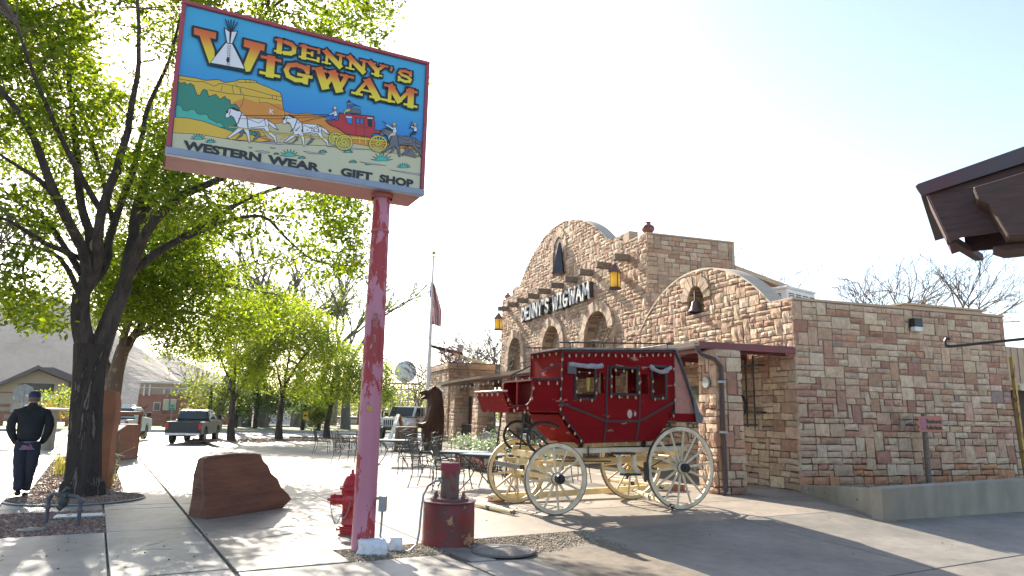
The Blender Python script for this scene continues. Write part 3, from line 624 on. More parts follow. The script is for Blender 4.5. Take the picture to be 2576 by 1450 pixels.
for (x0, x1, z0) in ((-1.30, -.62, .05), (-.30, .40, .9)):
    m = MB(); m.b2(x0-.07, x1+.07, 26.40, 26.47, z0, 2.5); f = m.build('door' if z0 < .1 else 'window', M_brownmet, bld); m = MB(); m.b2(x0, x1, 26.385, 26.399, z0+.08, 2.42); m.build('pane', M_glassd, f)
# window grille beside the near pier
gr = MB()
for y in (1.32, 1.62, 1.92, 2.22, 2.52): gr.tube([(-.17, y, 1.36), (-.17, y, 3.12)], .024, 6)
for z in (1.42, 1.72, 2.86): gr.tube([(-.17, 1.25, z), (-.17, 2.7, z)], .022, 6)
for z in (1.72, 2.86): gr.tube([(-.17, 1.3, z), (-.17, 1.08, z+.01), (-.06, 1.04, z)], .026, 6)
f = gr.build('window_grille', M_black, bld)
gd = MB(); pts = [(1.98, 1.62), (1.98, 2.16), (1.78, 2.14), (1.66, 2.02), (1.64, 1.88), (1.68, 1.73), (1.80, 1.63)]
gd.tube([(-.2, y, z) for y, z in pts], .036, 6, closed=True); gd.build('letter_d', M_black, f)
for y in (1.9, 2.3): 
    m = MB(); m.b2(-.2, -.18, y-.05, y+.05, 2.4, 2.85); m.build('grille_ornament', M_black, f)
# ---- hand the stones out: the 300 that show largest singly, the rest joined per wall
STONES.sort(key=lambda s_: -s_[4]); rest = {}
for k, (par, vs, fs, col, _) in enumerate(STONES):
    if k < 300:
        m = MB(); m.add(vs, fs, col); m.build('stone', M_stone, par, fixn=False)
    else: rest.setdefault(par.name, [par, MB()])[1].add(vs, fs, col)
for par, m in rest.values(): m.build('stonework', M_stone, par, kind='stuff', fixn=False)
# ---- things on and at the building
def pot(name, label, x, y, z, s, col):
    t = thing(name, label, 'pot', BW(x, y, z), TB); m = MB()
    m.lathe([(.08*s, 0), (.14*s, .03*s), (.22*s, .13*s), (.235*s, .2*s), (.2*s, .29*s), (.1*s, .35*s), (.085*s, .4*s), (.11*s, .44*s), (.09*s, .44*s), (.07*s, .38*s)], n=20); m.build('jar', col, t, smooth=True)
    m = MB(); m.lathe([(.215*s, .262*s), (.24*s, .2*s), (.236*s, .185*s), (.21*s, .18*s)], n=20, cap=False); m.build('painted_band', MATS['oxblood_paint'], t, smooth=True)
M_clay = mat('fired_clay', (.26, .10, .065), (.20, .075, .05), rough=.35, bump=.05)
M_clay2 = mat('pale_clay', (.45, .22, .14), (.38, .19, .12), rough=.8, bump=.1)
pot('clay_pot', 'glossy dark red clay pot on the near tower corner', 1.0, 8.5, 8.06, 1.0, M_clay)
pot('clay_pot', 'matt terracotta pot on the far left tower corner', 1.0, 24.8, 8.07, .85, M_clay2)
def lantern(label, y, z0):
    t = thing('hanging_lantern', label, 'lantern', BW(.22, y, z0), TB, 'amber glass lanterns hung from the roof beams')
    m = MB(); m.tube([(0, 0, 1.02), (.0, 0, .92)], .012, 5); 
    for i in range(5): m.tube([(.022*math.cos(a)*(1 if i % 2 else 0), .022*math.cos(a)*(0 if i % 2 else 1), .98+.07*i+.045*math.sin(a)) for a in np.linspace(0, 2*PI, 8, endpoint=False)], .008, 4, closed=True)
    m.build('chain', M_black, t)
    m = MB(); m.lathe([(.30, .58), (.28, .60), (.05, .90), (.03, .94)], n=4); m.build('lantern_roof', mat('copper_brown', (.22, .12, .09), (.14, .08, .06), rough=.35, metal=.6, bump=.03), t)
    m = MB(); m.lathe([(.205, .03), (.205, .57)], n=4)
    m.build('glass', MATS.get('amber_glass') or amber(), t)
    m = MB()
    for a in range(4): c_ = (math.cos(a*PI/2)*.208, math.sin(a*PI/2)*.208); m.box((c_[0], c_[1], .3), (.026, .026, .58))
    m.lathe([(.26, -.03), (.22, .03), (.02, .03)], n=4); m.build('frame', M_brownmet, t)
    m = MB()
    for a in range(12): an = a*PI/6; m.box((.19*math.cos(an), .19*math.sin(an), -.03), (.05, .05, .05), rz=PI/4)
    m.build('scalloped_skirt', M_brownmet, t)
    for o in t.children if False else KIDS(t): o.rotation_euler.z = PI/4*0
def amber():
    m_, nt, b, L = nmat('amber_glass'); b.inputs['Base Color'].default_value = (.6, .42, .1, 1); b.inputs['Roughness'].default_value = .3
    tr = nt.nodes.new('ShaderNodeBsdfTranslucent'); tr.inputs[0].default_value = (.75, .58, .2, 1); ms = nt.nodes.new('ShaderNodeMixShader'); ms.inputs[0].default_value = .75
    L.new(b.outputs[0], ms.inputs[1]); L.new(tr.outputs[0], ms.inputs[2]); L.new(ms.outputs[0], nt.nodes['Material Output'].inputs[0])
    v = texco(nt); bp = bump_n(nt, b, noise_n(nt, v, 30, 3), .8, .01); L.new(bp.outputs[0], tr.inputs['Normal']); return m_
lantern('amber lantern hanging from the nearest roof beam, right of the wall letters', 9.6, 6.20)
lantern('amber lantern hanging from the farthest roof beam at the left end', 23.97, 6.20)
# bell in the wing niche
t = thing('bell', 'dark iron bell hanging in the arched niche of the low wing', 'bell', BW(-.02, 4.03, 4.56), TB)
m = MB(); m.lathe([(.20, .0), (.205, .03), (.15, .09), (.115, .2), (.10, .29), (.05, .34), (.0, .345)], n=20, cap=False); m.build('bell_body', mat('bell_iron', (.14, .10, .10), (.09, .07, .07), rough=.5, metal=.4), t, smooth=True)
m = MB(); m.box((0, 0, .48), (.05, .05, .3)); m.build('hanger', M_brownmet, t); m = MB(); m.sphere((0, 0, .02), .035); m.build('clapper', M_black, t)
# tall dark wedge ornament in the tower niche
t = thing('steeple_ornament', 'tall dark metal wedge standing out of the high tower niche', 'ornament', BW(.62, 16.0, 7.95), TB)
m = MB(); m.lathe([(.36, 0), (.345, .06), (.06, 1.42), (.01, 1.5)], n=4); m.build('wedge', mat('slate_metal', (.055, .06, .075), (.04, .04, .05), rough=.5, metal=.2, bump=.05), t)
m = MB()
for k in range(9): m.box((-.27+.03*k*.95, 0, .1+k*.14), (.03, .05, .11), rz=0)
m.build('pale_edge_strip', M_white, t); m = MB(); m.lathe([(.40, -.04), (.38, .02)], n=4); m.build('base', M_brownmet, t)
# wooden ladders / poles leaning in the arches and on the walls
def ladder(label, p0, p1, q0, q1, n, r=.03, over=.12):
    t = thing('wooden_ladder', label, 'ladder', BW(*p0), TB, 'rustic pole ladders on the stone walls'); o = Vector(p0)
    for a, b in ((p0, p1), (q0, q1)):
        a, b = Vector(a)-o, Vector(b)-o; m = MB(); pts = [a.lerp(b, k/5)+Vector((random.uniform(-.02, .02), random.uniform(-.02, .02), 0)) for k in range(6)]; m.tube(pts, [r*1.1, r, r*1.05, r*.9, r, r*.8], 6); m.build('rail', M_weath, t)
    for i in range(n):
        k = (i+.6)/n; a = (Vector(p0)-o).lerp(Vector(p1)-o, k); b = (Vector(q0)-o).lerp(Vector(q1)-o, k); d = (b-a).normalized()*over
        m = MB(); m.tube([a-d, b+d+Vector((0, 0, random.uniform(-.03, .03)))], r*.75, 5); m.build('rung', M_weath, t)
ladder('pole ladder leaning in the big arch under the lettering end', (.55, 13.0, 3.5), (.95, 12.4, 5.58), (.55, 12.35, 3.5), (.95, 11.95, 5.48), 5)
ladder('pole ladder sticking out of the right side of the biggest arch', (.45, 12.1, 3.5), (.7, 10.95, 5.1), (.45, 11.75, 3.5), (.7, 10.75, 5.05), 4)
ladder('pole ladder standing in the middle arch', (.5, 17.4, 3.5), (.9, 17.5, 5.0), (.5, 16.9, 3.5), (.9, 16.8, 5.2), 4)
ladder('tall pole ladder standing in the leftmost arch', (.3, 23.0, 3.3), (.8, 22.4, 5.4), (.3, 22.5, 3.3), (.8, 21.9, 5.5), 7)
ladder('grey pole ladder leaning on the far low wing beside the cannon', (-1.16, 26.2, 3.25), (-1.6, 26.3, 4.75), (-.67, 26.2, 3.25), (-1.08, 26.3, 4.85), 4, .035)
# lettering over the arches: rustic white letters standing on dark backs
wl = thing('wall_lettering', "rustic white letters reading DENNY'S WIGWAM on dark backs over the arches", 'sign', BW(TO, 21.1, 6.36), TB)
BL_ = {}
def blob_letter(ch, y, wdt, h):
    """bone-like strokes with round knobbed ends; unit box"""
    S = {'D': [[(0, 0), (.05, .5), (0, 1)], [(0, 1), (.7, .85), (.95, .5), (.7, .15), (0, 0)]], 'E': [[(0, 0), (.05, .5), (0, 1)], [(0, 1), (.9, 1)], [(0, .5), (.65, .52)], [(0, 0), (.9, 0)]],
         'N': [[(0, 0), (.05, 1)], [(.05, 1), (.9, 0)], [(.9, 0), (.95, 1)]], 'Y': [[(0, 1), (.5, .5)], [(1, 1), (.5, .5)], [(.5, .5), (.5, 0)]], "'": [[(.3, 1), (.2, .75)]],
         'S': [[(.9, .85), (.5, 1), (.1, .8), (.2, .58), (.8, .42), (.9, .18), (.5, 0), (.05, .15)]], 'W': [[(0, 1), (.25, 0)], [(.25, 0), (.5, .8)], [(.5, .8), (.75, 0)], [(.75, 0), (1, 1)]],
         'I': [[(.5, 0), (.5, 1)], [(.1, 1), (.9, 1)], [(.1, 0), (.9, 0)]], 'G': [[(.9, .85), (.5, 1), (.1, .75), (.05, .35), (.3, 0), (.75, .02), (.9, .4)], [(.5, .42), (1, .42)]],
         'A': [[(0, 0), (.5, 1)], [(.5, 1), (1, 0)], [(.22, .38), (.78, .38)]], 'M': [[(0, 0), (.1, 1)], [(.1, 1), (.5, .3)], [(.5, .3), (.9, 1)], [(.9, 1), (1, 0)]]}[ch]
    f, bk = MB(), MB()
    for i, pl in enumerate(S):
        P = [(-.20-.002*i, -(y+a*wdt), b*h) for a, b in pl]
        for P0, P1 in zip(P[:-1], P[1:]): f.beam(P0, P1, .05, .115, up=(1, 0, 0)) if False else f.beam(P0, P1, .115, .05, up=(1, 0, 0)); bk.beam((P0[0]+.10, P0[1], P0[2]), (P1[0]+.10, P1[1], P1[2]), .21, .17, up=(1, 0, 0))
        for q in (P[0], P[-1]): f.lathe([(.072, -.026), (.072, .026)], c=q, n=10, axis='X')
        for q in P[1:-1]: f.lathe([(.058, -.0245), (.058, .0245)], c=q, n=8, axis='X')
    o = f.build('letter', MATS['letter_white'], wl); bk.build('dark_back', MATS['dark_board'], o)
mat('letter_white', (.62, .62, .62), (.5, .5, .5), rough=.6, bump=0)  # white toned down to grey, shade on the letters put into the colour
y = 0.05
for ch in "DENNY'S":
    wd = {"'": .25}.get(ch, .46); blob_letter(ch, y, wd, .64); y += wd+(.14 if ch != "'" else .06)
y = 4.35
for ch in "WIGWAM":
    wd = {'W': .66, 'M': .6, 'I': .3}.get(ch, .5); blob_letter(ch, y, wd, .64); y += wd+.16
# rooftop air conditioner, wall light
t = thing('air_conditioner', 'white rooftop air conditioner with louvred sides behind the parapet', 'air conditioner', BW(2.5, 3.3, 4.2), TB+rad(20))
m = MB(); m.b2(-.75, .75, -.55, .6, 0, .98); m.b2(-.78, .78, -.58, .63, .98, 1.06); m.build('case', M_white, t, bevel=.03)
for i in range(4):
    m = MB(); x = -.55+i*.37; 
    for k in range(6): m.b2(x-.14, x+.14, -.562, -.551, .56+k*.055, .585+k*.055)
    m.build('louvre', MATS['dark_board'], t)
m = MB()
for j in range(3):
    for k in range(6): m.b2(-.762, -.751, -.35+j*.3, -.12+j*.3, .56+k*.055, .585+k*.055)
m.build('side_louvre', MATS['dark_board'], t)
t = thing('wall_light', 'black boxed floodlight with milky lens high on the shaded wall', 'light', BW(3.45, -.02, 3.77), TB)
m = MB(); m.b2(0, .27, -.2, -.02, .12, .33); m.build('housing', M_black, t, bevel=.015); m = MB(); m.b2(.01, .26, -.19, -.05, 0, .125); m.build('lens', M_white, t, bevel=.02, seg=2)
# pointer sign on a post in the planter
t = thing('pointer_sign', 'small pink wooden arrow sign on a grey post before the shaded wall', 'sign', BW(3.27, -.42, .05), TB)
m = MB(); m.lathe([(.065, 0), (.06, 1.74)], n=10, c=(0, 0, 0)); m.build('post', M_weath, t, smooth=True)
m = MB(); m.prism([(-.26, 1.29), (-.32, 1.35), (-.26, 1.40), (-.38, 1.50), (-.26, 1.57), (-.36, 1.65), (.42, 1.68), (.48, 1.58), (.42, 1.54), (.49, 1.46), (.42, 1.42), (.47, 1.35), (.41, 1.30)], -.10, -.068, 'XZ'); m.build('arrow_board', mat('faded_pink_paint', (.50, .20, .13), (.44, .17, .13), rough=.8, scale=3, bump=.2), t)
m = MB(); m.b2(-.22, -.06, -.106, -.1, 1.34, 1.62); m.build('painted_patch', mat('magenta_paint', (.42, .15, .22), bump=0), t)
for k, s_ in enumerate(("Skateboards", "Rollerblades")): text_mesh(s_, 'lettering', M_black, t, (-.06, -.104, 1.50-.145*k), .135, ext=.002, sx=.72, offset=.005)
t = thing('yellow_board', 'long peeling yellow timber leaning on the end of the stone wall', 'board', BW(6.84, -.1, .05), TB)
m = MB(); m.beam((0, 0, .05), (-.05, .02, 3.25), .06, .09); m.build('timber', mat_peel('yellow_paint', (.50, .33, .08), (.25, .1, .06), thr=.55, scale=9, stretch=(1, 1, .3)), t)
# neighbouring garage seen past the wall's end
t = thing('garage', 'tan board garage with dark brown plank door past the stone wall', 'building', BW(9.3, 2, 0), TB)
m = MB(); m.b2(.2, 4, .2, 5, 2.75, 3.9); m.build('upper_wall', M_tan, t)
for k in range(6): m = MB(); m.b2(.3+k*.28, .35+k*.28, .17, .2, 2.78, 3.88); m.build('batten', M_tan, t)
m = MB(); m.b2(-.3, 4, -.5, .3, 2.66, 2.74); m.b2(-.3, 4, -.62, -.5, 2.56, 2.70); m.build('porch_roof', mat('cream_trim', (.58, .5, .36), bump=.05), t)
for k in range(8): m = MB(); m.b2(-.1+k*.3, .185+k*.3, .25, .3, 0, 2.6); m.build('plank', mat('dark_planks', (.10, .065, .05), (.06, .04, .035), rough=.8, stretch=(6, 1, .5)) if 'dark_planks' not in MATS else MATS['dark_planks'], t)
# string of bulbs along the canopy edge
t = thing('bulb_string', 'string of small clear bulbs hanging along the canopy gutter', 'string lights', BW(-2.68, .3, 3.0), TB)
m = MB(); pts = []
for k in range(34):
    a = k/33*24.5; z = -.04-.09*abs(math.sin(a*1.6)); pts.append((0, a, z))
m.tube(pts, .008, 4); m.build('cable', M_black, t); bm_ = MB(); bm_.lathe([(.016, 0), (.02, -.03), (.034, -.07), (.03, -.1), (.0, -.12)], n=8, cap=False); pb = None
for k in range(1, 33, 1):
    if pb is None: pb = bm_.build('bulb', mat_glass('bulb_glass', (.7, .68, .6), .1), t, smooth=True); pb.location = pts[k]
    else: q = pb.copy(); COL.objects.link(q); adopt(q, t); q.location = pts[k]
# ---- timber eave of the next building, close on the right
EA = rad(34); eo = at_dist(2310, 470, 7.0); t = thing('timber_eave', 'dark brown timber roof corner jutting in from the right', 'roof', (eo.x, eo.y, 0), -EA)
M_eave = mat('brown_timber', (.085, .040, .036), (.045, .022, .022), rough=.6, scale=4, stretch=(1, 6, 9), bump=.6, bscale=10)
m = MB(); m.prism([(.06, 3.565), (.10, 3.56), (1.6, 3.86), (1.6, 3.3), (1.5, 3.19), (.28, 3.13), (.20, 3.09)], .02, .07, 'XZ'); m.build('gable_board', M_eave, t)
m = MB(); m.prism([(.0, 3.63), (-.02, 3.61), (.02, 3.52), (1.9, 3.93), (1.9, 4.10)], -.04, .02, 'XZ'); m.build('drip_edge', mat('drip_metal', (.075, .06, .065), (.10, .035, .045), rough=.4, scale=1.2, metal=.3), t)
m = MB(); m.prism([(.0, 3.60), (1.9, 4.02), (1.9, 4.06), (.0, 3.635)], .02, 2.2, 'XZ'); m.build('roof_sheet', MATS['dark_roof'], t)
m = MB(); m.beam((.21, .07, 3.115), (.40, 1.0, 3.125), .07, .06); m.prism([(.05, 3.56), (.12, 3.56), (.26, 3.12), (.19, 3.10)], .07, .6, 'XZ'); m.build('side_board', M_eave, t)
m = MB(); m.prism([(.40, 3.46), (1.6, 3.70), (1.6, 2.95), (.60, 3.02), (.54, 3.18), (.50, 3.30), (.42, 3.36)], -.30, .015, 'XZ'); m.build('corbel', mat('corbel_timber', (.075, .036, .028), (.05, .026, .022), rough=.6, stretch=(1, 6, 6), bump=.3), t, bevel=.01)
m = MB(); m.b2(.30, 2.6, .62, .66, 3.12, 3.6); m.prism([(.50, 3.0), (1.6, 3.06), (1.6, 2.98), (.58, 2.96)], -.05, .3, 'XZ'); m.b2(1.9, 4.4, .2, 4.2, .0, 3.4); m.build('wall_head_and_gap_fill', M_eave, t)  # first sheet added to darken the opening under the eave, then board and wall
t = thing('scroll_bracket', 'thin black iron scroll arm reaching in from the right', 'bracket', at_dist(2576, 853, 7), -EA)
m = MB(); d0 = at_dist(2392, 872, 7)-at_dist(2576, 853, 7); d0 = Matrix.Rotation(EA, 3, 'Z') @ d0
pts = [Vector((.9, 0, .10)), Vector((0, 0, 0)), d0]+[d0+Vector((-.02-.02*math.sin(a), 0, .035-.035*math.cos(a))) for a in (.6, 1.3, 2.0, 2.7, 3.4, 4.1)]
m.tube(pts, .012, 6); m.build('arm', M_black, t)
# ================================================================ THE ROADSIDE SIGN
SA = rad(26.59); PB = Vector((-1.64, 8.46, 0)); FX, FY, FZ = -2.43, -.258, 4.2; SW, SH, SD = 2.87, 1.735, .57
sg = thing('roadside_sign', 'big painted shop sign box on a peeling pink pole', 'sign', PB, SA)
M_pink = mat_peel('peeling_pink', (.46, .17, .24), (.34, .02, .025), thr=.515, rough=.45, scale=1.7, stretch=(1.6, 1.6, .6), c3=(.34, .28, .25), bump=.25, dirt=(.82, .8, .82))
M_pinkbox = mat_peel('faded_red_box', (.42, .135, .12), (.30, .04, .035), thr=.62, rough=.55, scale=3, bump=.1)
M_frame = mat_peel('maroon_frame', (.34, .05, .07), (.24, .03, .04), thr=.6, rough=.45, scale=3, bump=.1)
p = MB(); p.lathe([(.155, -.05), (.13, .0), (.128, .6), (.122, 2.4), (.106, 3.75), (.104, 4.0), (.104, 4.215)], n=28); pole = p.build('pole', M_pink, sg, smooth=True)
m = MB(); m.lathe([(.112, 3.72), (.116, 3.735), (.112, 3.75)], n=28, cap=False); m.lathe([(.13, 4.15), (.135, 4.2)], n=28, cap=False); build_each(m, 'weld_ring', M_pinkbox, pole)
m = MB(); m.lathe([(.032, -.134), (.032, -.126)], c=(-.045, 0, 1.58), n=20, axis='Y'); m.build('round_sticker', mat('sticker_yellow', (.55, .38, .05), (.30, .2, .04), scale=60, bump=0), pole)
m = MB()
for z, s_ in ((2.62, .1), (2.40, .06), (2.22, .03)): m.box((-.03, -.118, z), (s_*.5, .02, s_*1.6))
build_each(m, 'patch_plate', mat('patch', (.25, .2, .17), (.3, .06, .05), scale=20), pole)
m = MB(); m.b2(FX, FX+SW, FY+.03, FY+SD, FZ, FZ+SH); cab = m.build('cabinet', M_pinkbox, sg)
m = MB(); e = .035
m.b2(FX-.012, FX+e, FY-.02, FY+.05, FZ+.075, FZ+SH); m.b2(FX+SW-e, FX+SW+.012, FY-.02, FY+.05, FZ+.075, FZ+SH); m.b2(FX-.012, FX+SW+.012, FY-.022, FY+.05, FZ+SH, FZ+SH+.045)
m.build('frame', M_frame, sg, bevel=.006)
m = MB(); m.b2(FX-.014, FX+SW+.014, FY-.026, FY+.05, FZ-.01, FZ+.072); m.build('bottom_rail', mat('blue_grey_rail', (.24, .28, .38), (.2, .24, .33), rough=.4, bump=.03), sg, bevel=.006)
m = MB(); m.b2(FX+.9, FX+.912, FY+.035, FY+SD+.004, FZ-.004, FZ); m.b2(FX-.015, FX-.001, FY+.5, FY+SD, FZ, FZ+SH); m.build('seam', M_frame, cab)
LAY = [0]
def flat_mat(name, c, c2=None): return mat(name, c, c2 or tuple(x*.93 for x in c), rough=.35, scale=1.5, bump=0)
A_ = dict(sky=(.05, .33, .60), sky2=(.02, .20, .62), gold=(.66, .42, .03), orange=(.62, .24, .025), green=(.03, .22, .15), teal=(.06, .42, .33), sand=(.52, .50, .34), dune=(.50, .46, .26), black=(.008, .008, .01), white=(.72, .72, .76), red=(.44, .02, .02), yel=(.62, .55, .05), blue=(.05, .12, .5), grey=(.13, .13, .15), skin=(.5, .3, .2), lil=(.42, .36, .42), tan=(.45, .36, .22))
AM = {k: flat_mat('art_'+k, c) for k, c in A_.items()}
m_, nt, b, L = nmat('art_backdrop'); b.inputs['Roughness'].default_value = .3
tc = nt.nodes.new('ShaderNodeTexCoord'); sx_ = nt.nodes.new('ShaderNodeSeparateXYZ'); L.new(tc.outputs['Object'], sx_.inputs[0])
mr = nt.nodes.new('ShaderNodeMapRange'); mr.inputs[1].default_value = FZ+.6; mr.inputs[2].default_value = FZ+1.2; L.new(sx_.outputs[2], mr.inputs[0])
L.new(ramp_n(nt, mr.outputs[0], [(0, (.02, .17, .55)), (1, (.05, .35, .60))]), b.inputs['Base Color'])
m = MB(); m.b2(FX+e, FX+SW-e, FY+.012, FY+.03, FZ+.07, FZ+SH); panel = m.build('face_panel', m_, sg)
cOs = Vector((0, 0, CAM_H)); A0s = Vector((-3.698, 7.141, 4.2)); us_ = Vector((math.cos(SA), math.sin(SA), 0)); ns_ = Vector((-math.sin(SA), math.cos(SA), 0))
def SG(x, y):
    """survey point on the sign face -> face coordinates (metres from its lower left corner)"""
    d = ray(389.9+.3731*x, .3731*y); P = cOs+d*((A0s-cOs).dot(ns_)/d.dot(ns_)); q = P-A0s; return (min(max(q.dot(us_), e+.002), SW-e-.002), P.z-4.2)
def fpoly(mb, pts, lift=None):
    LAY[0] += 1; y = FY+.0115-.00007*LAY[0]
    tr = tessellate_polygon([[Vector((a, b_, 0)) for a, b_ in pts]])
    mb.add([(FX+a, y, FZ+max(b_, .075)) for a, b_ in pts], [tuple(t) for t in tr])
def fline(mb, pts, w, closed=False, joints=True):
    LAY[0] += 1
    P = list(pts)+([pts[0]] if closed else [])
    for i, (a, b_) in enumerate(zip(P[:-1], P[1:])):
        y = FY+.0115-.00007*LAY[0]-.000008*(i % 3); dx, dz = b_[0]-a[0], b_[1]-a[1]; l = math.hypot(dx, dz) or 1; nx, nz = -dz/l*w/2, dx/l*w/2; ex, ez = dx/l*w*.35, dz/l*w*.35
        q = [(a[0]+nx-ex, a[1]+nz-ez), (a[0]-nx-ex, a[1]-nz-ez), (b_[0]-nx+ex, b_[1]-nz+ez), (b_[0]+nx+ex, b_[1]+nz+ez)]
        mb.add([(FX+min(max(u, e), SW-e), y, FZ+max(v, .075)) for u, v in q], [(0, 1, 2, 3)])
def art(name, layers):
    """layers: (colour, 'f' filled with outline | 'p' plain fill | 'l' line, points px, width)"""
    by_c = {}
    for c, kind, pts, wd in layers:
        P = [SG(*q) for q in pts]
        if kind in 'fp': fpoly(by_c.setdefault(c, MB()), P)
        if kind == 'f': fline(by_c.setdefault('black', MB()), P, wd, True)
        if kind == 'l': fline(by_c.setdefault(c, MB()), P, wd)
    for c, mb in by_c.items(): mb.build(name, AM[c], panel, fixn=False)
o_ = .009
art('painted_mesa', [
 ('orange', 'f', [(700, 900), (865, 740), (905, 758), (960, 768), (1030, 760), (1130, 780), (1200, 830), (1400, 900), (1560, 955), (1800, 985), (1800, 1040), (1180, 990), (700, 960)], .006),
 ('gold', 'f', [(150, 505), (280, 525), (340, 540), (430, 535), (470, 555), (545, 545), (570, 533), (640, 536), (685, 545), (690, 558), (760, 585), (845, 622), (858, 660), (865, 730), (875, 748), (880, 900), (600, 930), (480, 890), (140, 800)], .008),
 ('orange', 'p', [(520, 690), (600, 660), (700, 690), (850, 700), (868, 748), (860, 860), (640, 880), (560, 780)], 0),
 ('black', 'l', [(160, 530), (250, 545), (330, 550), (400, 580), (440, 560), (520, 575), (600, 590), (680, 610), (780, 640), (850, 650)], .006),
 ('black', 'l', [(365, 605), (420, 615), (500, 630), (600, 640), (700, 655), (790, 665), (860, 680)], .006), ('black', 'l', [(600, 650), (590, 700), (560, 740)], .005),
 ('black', 'l', [(700, 665), (705, 690), (760, 690), (800, 710), (868, 745)], .005), ('black', 'l', [(455, 575), (445, 615)], .005), ('black', 'l', [(520, 575), (530, 630)], .005), ('black', 'l', [(580, 590), (575, 635)], .005),
 ('black', 'l', [(790, 640), (795, 668)], .005), ('black', 'l', [(820, 645), (822, 672)], .005), ('black', 'l', [(610, 538), (612, 556)], .005), ('black', 'l', [(640, 540), (642, 556)], .005), ('black', 'l', [(555, 552), (690, 556)], .005), ('black', 'l', [(540, 560), (600, 640)], .004)])
text_mesh('K', 'hill_letter', AM['white'], panel, (FX+SG(768, 765)[0], FY+.001, FZ+SG(768, 765)[1]), .075, ext=.0005, offset=.002)
art('painted_brush', [
 ('green', 'f', [(150, 548), (175, 560), (200, 553), (215, 572), (240, 560), (262, 575), (270, 605), (285, 640), (305, 640), (318, 612), (332, 600), (350, 608), (362, 650), (385, 642), (410, 635), (440, 668), (470, 648), (485, 668), (505, 672), (512, 705), (545, 700), (560, 722), (580, 760), (560, 850), (700, 900), (640, 930), (500, 900), (140, 800)], .007),
 ('teal', 'f', [(142, 712), (165, 706), (180, 718), (190, 742), (215, 748), (240, 735), (268, 738), (280, 762), (300, 772), (330, 768), (352, 772), (365, 800), (392, 812), (420, 828), (440, 822), (470, 858), (380, 850), (138, 792)], .006),
 ('gold', 'f', [(128, 788), (230, 796), (330, 818), (420, 850), (520, 885), (640, 905), (780, 950), (600, 965), (300, 930), (118, 898)], .007),
 ('dune', 'f', [(700, 850), (860, 826), (1000, 850), (1160, 880), (1300, 960), (1450, 985), (1800, 1010), (1800, 1075), (1300, 1030), (900, 990), (760, 930)], .005),
 ('sand', 'f', [(118, 894), (300, 905), (450, 930), (560, 948), (760, 958), (900, 972), (1200, 985), (1450, 1010), (1800, 1056), (1800, 1300), (1500, 1260), (108, 1040)], .006)])
def bush(x, y, s):
    pts = []
    for i in range(17):
        a = PI*i/16; r = s*(1 if i % 2 else .5); pts.append((x-math.cos(a)*r*1.15, y-math.sin(a)*r*.85))
    return ('teal', 'f', pts, .005)
for q_ in [(290, 940, 48), (375, 962, 34), (905, 1055, 60), (990, 1070, 26), (818, 1042, 18), (1132, 1030, 28), (1302, 1030, 34), (1335, 1098, 26), (1530, 1085, 66), (1435, 1112, 16), (1678, 1132, 44)]: art('painted_bush', [bush(*q_)])
art('painted_ground_marks', [
 ('lil', 'f', [(675, 1018), (720, 1014), (775, 1026), (740, 1034)], .004), ('lil', 'f', [(1160, 985), (1240, 988), (1440, 1008), (1300, 1006)], .004), ('lil', 'f', [(630, 992), (655, 993), (645, 1002)], .004), ('lil', 'f', [(775, 992), (815, 998), (790, 1003)], .004),
 ('lil', 'f', [(1000, 1018), (1150, 1040), (1040, 1036)], .004), ('lil', 'f', [(1380, 1090), (1560, 1116), (1440, 1108)], .004), ('lil', 'f', [(1580, 1144), (1790, 1172), (1790, 1184), (1640, 1158)], .004), ('lil', 'f', [(520, 940), (700, 955), (940, 965), (840, 975)], .004)])
def horse(dx, dy, s, col, spots=False, dark='black'):
    T = lambda q: (480+dx+(q[0]-480)*s, 730+dy+(q[1]-730)*s)
    P = lambda l: [T(q) for q in l]
    L_ = [('grey', 'f', P([(690, 880), (715, 905), (690, 935), (655, 955), (665, 935), (690, 905), (670, 885)]), .004), ('grey', 'f', P([(600, 870), (590, 915), (545, 940), (575, 905), (575, 865)]), .004)]
    L_ += [(col, 'f', P([(480, 765), (472, 785), (490, 796), (512, 778), (530, 790), (548, 830), (560, 860), (540, 880), (495, 918), (484, 934), (500, 932), (560, 895), (595, 870), (618, 905), (632, 962), (642, 960), (638, 900), (632, 868), (700, 868), (735, 866), (760, 900), (800, 930), (815, 968), (822, 960), (815, 920), (772, 880), (762, 850), (768, 830), (800, 862), (832, 878), (812, 845), (768, 812), (745, 800), (680, 795), (620, 790), (585, 760), (560, 742), (520, 728), (498, 735)]), .006),
      ('white' if col == 'white' else col, 'f', P([(760, 812), (800, 835), (830, 872), (800, 862), (770, 838)]), .005), (dark, 'p', P([(500, 728), (530, 722), (575, 745), (560, 752), (520, 736)]), 0),
      ('black', 'l', P([(585, 760), (560, 830), (535, 850)]), .010), ('black', 'l', P([(620, 792), (628, 866)]), .010), ('black', 'l', P([(625, 800), (700, 830), (745, 800)]), .006), ('black', 'l', P([(510, 740), (500, 775)]), .007), ('black', 'l', P([(640, 862), (742, 850)]), .006), ('black', 'l', P([(738, 805), (750, 850)]), .007), ('black', 'p', P([(478, 748), (495, 745), (494, 762), (480, 762)]), 0)]
    if spots:
        for i in range(26):
            x = random.uniform(560, 755); y = random.uniform(800, 858); L_.append(('black', 'p', P([(x, y), (x+7, y-3), (x+10, y+4), (x+3, y+7)]), 0))
    return L_
art('painted_lead_horses', horse(0, 0, 1.0, 'white'))
art('painted_wheel_horses', horse(385, 48, .90, 'white', True))
